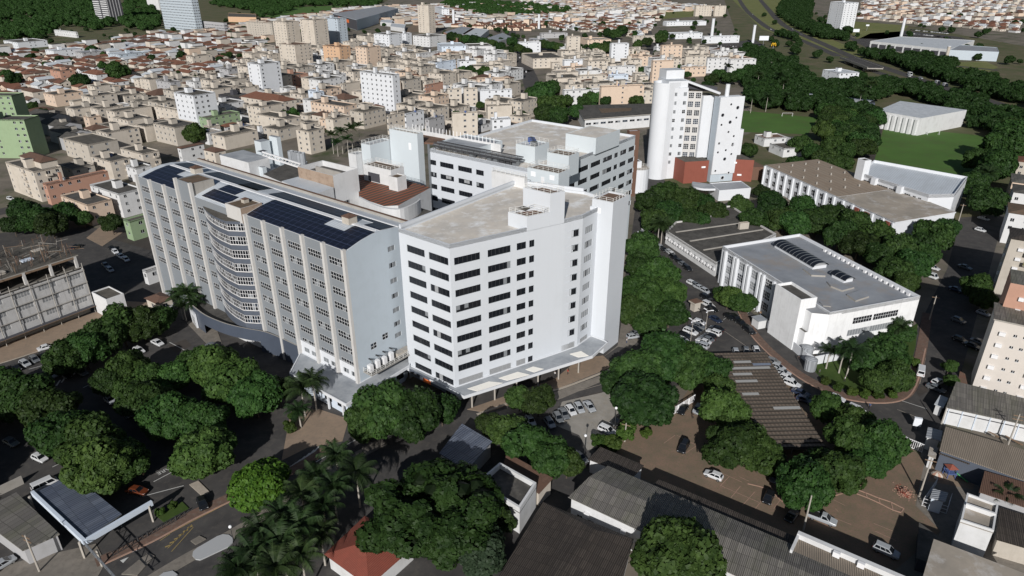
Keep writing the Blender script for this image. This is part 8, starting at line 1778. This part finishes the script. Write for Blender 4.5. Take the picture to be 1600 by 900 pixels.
for q in ((72.5, 542, (58, 546), (87, 537), 'wn', 'white saloon on the pavement before the scaffolded site'), (217, 547, (209, 543), (226, 551), 'wh', 'white hatchback under the street row, the nearer of two'), (246, 535, (238, 531), (256, 540), 'wn', 'white sedan on the drive by the curved front'), (267, 483, (270, 474), (263, 494), 'sv', 'silver van in shade at the end of the street trees'), (333, 540, (326, 538), (344, 543), 'gn', 'grey sedan at the white entrance panel'), (17, 690, (8, 685), (28, 696), 'gn', 'grey sedan in shade at the left edge'), (62, 715, (52, 710), (74, 720), 'wh', 'white hatchback in shade above the gate canopy'), (70, 757, (60, 762), (82, 752), 'wv', 'white van half under the gate canopy'), (5, 880, (-6, 886), (14, 874), 'sh', 'silver hatchback cut by the lower left corner'), (214, 766, (200, 764), (228, 769), 'on', 'orange sedan in the shade beside the gate canopy'), (316, 786, (312, 776), (320, 796), 'kh', 'black hatchback turning out at the exit gate'), (277, 716, (270, 712), (286, 722), 'kn', 'black sedan under the bright round tree'), (290, 700, (283, 696), (299, 706), 'gh', 'grey hatchback under the bright round tree'), (480, 747, (474, 753), (486, 741), 'gh', 'grey hatchback at the kerb by the palm garden'), (120, 385, (112, 388), (128, 381), 'kn', 'black sedan driving past the top of the scaffolded site'), (16, 310, (8, 308), (24, 313), 'wh', 'white hatchback below the cream balcony block')): car(q[0], q[1], heading(q[2], q[3]), q[4], q[5])
carrow('175 388 kn,180 393 wh,189 400 wn,197 405 wh,165 414 gn,172 421 sh', (176, 388, 186, 396), 'the green house', 'in the yard beside it', 'cars in the yard by the green house')
carrow('1458 418 wn,1454 431 wv,1494 452 dn,1508 417 gn,1537 489 sh,1530 534 gn,1520 540 kn,1537 341 sn,1532 359 wh,1498 500 gh,1500 530 kh', (1448, 415, 1466, 421), 'the belt of trees', 'along the shaded street', 'cars along the shaded street')
carrow('1225 222 wt', (1218, 220, 1232, 224), 'the workshop wall', 'in the workshop yard')
cr_ = random.Random(31)
def lot(px0, px1, rows_, n, ph, group):
    for j in range(rows_):
        for k in range(n):
            a = (px0[0] + (px1[0] - px0[0]) * (k + .5) / n, px0[1] + (px1[1] - px0[1]) * (k + .5) / n + j * 6.0)
            if cr_.random() < .82: code = cr_.choice('wwsgkks') + cr_.choice('hnnu'); car(a[0], a[1], heading((0, 0), (0, 1)) if 0 else heading(px0, px1) + 1.5, code, '%s %s parked %s' % (CC_[code[0]][0], TYN[code[1]], ph), group)
lot((1120, 72), (1190, 74), 3, 15, 'in the busy lot before the white supermarket', 'cars at the supermarket'); lot((1200, 92), (1258, 106), 2, 9, 'on the road approach to the overpass', 'cars at the overpass approach'); lot((1418, 46), (1486, 53), 2, 17, 'in the long rows behind the car showroom', 'cars behind the showroom')
for c, n, ph in ((ROADS_[0], 6, 'driving on the near highway lanes'), (ROADS_[1], 10, 'driving on the far highway lanes')):
    for k in range(n):
        i = cr_.randrange(len(c) - 1); t = cr_.random(); p = lerp(c[i], c[i + 1], t); d = unit(c[i], c[i + 1]); o_ = cr_.choice([-2.6, 2.6]); code = cr_.choice('wwsgk') + cr_.choice('nhut'); car(0, 0, math.atan2(d[1], d[0]), code, '%s %s %s' % (CC_[code[0]][0], TYN[code[1]], ph), 'vehicles on the highway', add(p, (-d[1], d[0]), o_))
for k, (u, v) in enumerate(((846, 190), (852, 196), (876, 190), (882, 196), (868, 188), (1012, 98), (1016, 108), (1010, 60), (822, 112), (812, 90))): code = cr_.choice('wsgk') + 'n'; car(u, v, 1.6, code, '%s sedan on the tree-lined street behind the hospital' % CC_[code[0]][0], 'cars on the streets behind the hospital')
# --- people
def person_mesh(stride, shirt, pants, arm=.2):
    J = [(0, 0, .95), (0, 0, 1.2), (0, 0, 1.42), (0, 0, 1.52), (0, .02, 1.63), (0, .02, 1.74), (-.09, 0, .92), (-.10, stride * .5, .50), (-.10, stride * .35 + .0, .08), (-.10, stride * .35 + .14, .04), (.09, 0, .92), (.10, -stride * .3, .50), (.10, -stride, .10), (.10, -stride + .14, .04), (-.19, 0, 1.40), (-.24, -arm * .6, 1.14), (-.24, arm * .2, .90), (-.24, arm * .25, .82), (.19, 0, 1.40), (.24, arm * .6, 1.14), (.24, arm * 1.2, .92), (.24, arm * 1.3, .84)]
    E_ = [(0, 1), (1, 2), (2, 3), (3, 4), (4, 5), (0, 6), (6, 7), (7, 8), (8, 9), (0, 10), (10, 11), (11, 12), (12, 13), (2, 14), (14, 15), (15, 16), (16, 17), (2, 18), (18, 19), (19, 20), (20, 21)]
    RD = [.15, .15, .14, .06, .095, .08, .10, .065, .045, .04, .10, .065, .045, .04, .065, .05, .038, .042, .065, .05, .038, .042]
    me = bpy.data.meshes.new('sk'); me.from_pydata(J, E_, []); o = bpy.data.objects.new('sk', me); COL.objects.link(o); sm = o.modifiers.new('s', 'SKIN'); 
    for v, r_ in zip(me.skin_vertices[0].data, RD): v.radius = (r_, r_ * .8)
    me.skin_vertices[0].data[0].use_root = True; o.modifiers.new('u', 'SUBSURF').levels = 1
    dg = bpy.context.evaluated_depsgraph_get(); out = bpy.data.meshes.new_from_object(o.evaluated_get(dg)); bpy.data.objects.remove(o); out.name = 'person'
    out.materials.clear()
    for k in ('skin', 'hair', shirt, pants, 'rubber'): out.materials.append(MATS[k])
    for p in out.polygons:
        c = p.center; z = c[2]; p.material_index = 4 if z < .09 else 3 if z < .97 and abs(c[0]) < .2 else 2 if z < 1.47 and not (abs(c[0]) > .19 and z < 1.15) else 1 if (z > 1.70 or (z > 1.56 and c[1] < -.02)) else 0
    return out
for n_, c_ in (('cloth_white', (.6, .6, .6)), ('cloth_blue', (.05, .09, .2)), ('cloth_tan', (.35, .24, .15)), ('cloth_dark', (.02, .02, .025)), ('cloth_grey', (.15, .16, .18)), ('cloth_denim', (.04, .06, .12)), ('cloth_red', (.35, .05, .04))): plain(n_, c_, .9)
for u, v, hd, sh_, pa, st_, lb_ in ((1319, 597, 1.0, 'cloth_white', 'cloth_dark', .28, 'person in a white shirt walking on the red path past the lawn'), (1279.5, 586, 1.0, 'cloth_grey', 'cloth_dark', .28, 'person in a grey shirt walking on the path beside the yard wall'), (1246.5, 565, -.6, 'cloth_dark', 'cloth_dark', .2, 'person in dark clothes walking on the path by the white wall'), (1187.5, 494, 2.4, 'cloth_tan', 'cloth_denim', .1, 'person in a tan top standing beside the black cars'), (931.5, 518, 1.2, 'cloth_tan', 'cloth_denim', .26, 'person in a tan top crossing the open car park') if 0 else (1031.5, 517, 1.2, 'cloth_tan', 'cloth_denim', .26, 'person in a tan top crossing the open car park'), (979, 537, 1.4, 'cloth_white', 'cloth_denim', .15, 'person in white at the forecourt behind the stair tower'), (887, 585.5, 1.9, 'cloth_red', 'cloth_dark', .25, 'person in a reddish top walking under the entrance canopy edge'), (867, 589, -1.0, 'cloth_white', 'cloth_dark', .2, 'person in white standing in the tree shadow under the entrance canopy'), (1082, 654, 1.2, 'cloth_dark', 'cloth_dark', .2, 'person in black standing in the brick car park near the silver car'), (1358, 639, 2.0, 'cloth_blue', 'cloth_dark', .24, 'person in blue walking behind the white SUV at the street bend'), (1187, 512, .3, 'cloth_dark', 'cloth_denim', .2, 'person in dark top on the path in front of the guard hut'), (226, 748, .3, 'cloth_tan', 'cloth_dark', .24, 'person in tan walking on the shaded road by the orange sedan')):
    x, y = W2(u, v, 0); me = person_mesh(st_, sh_, pa); t = bpy.data.objects.new('person', me); COL.objects.link(t); t.location = (x, y, .13 if 'path' in lb_ or 'forecourt' in lb_ else .05); t.rotation_euler = (0, 0, hd); tag(t, lb_, 'person')
for o in bpy.data.objects:
    if '_w' in o: del o['_w']
print('cars', ncar[0], 'objects', len(bpy.data.objects))
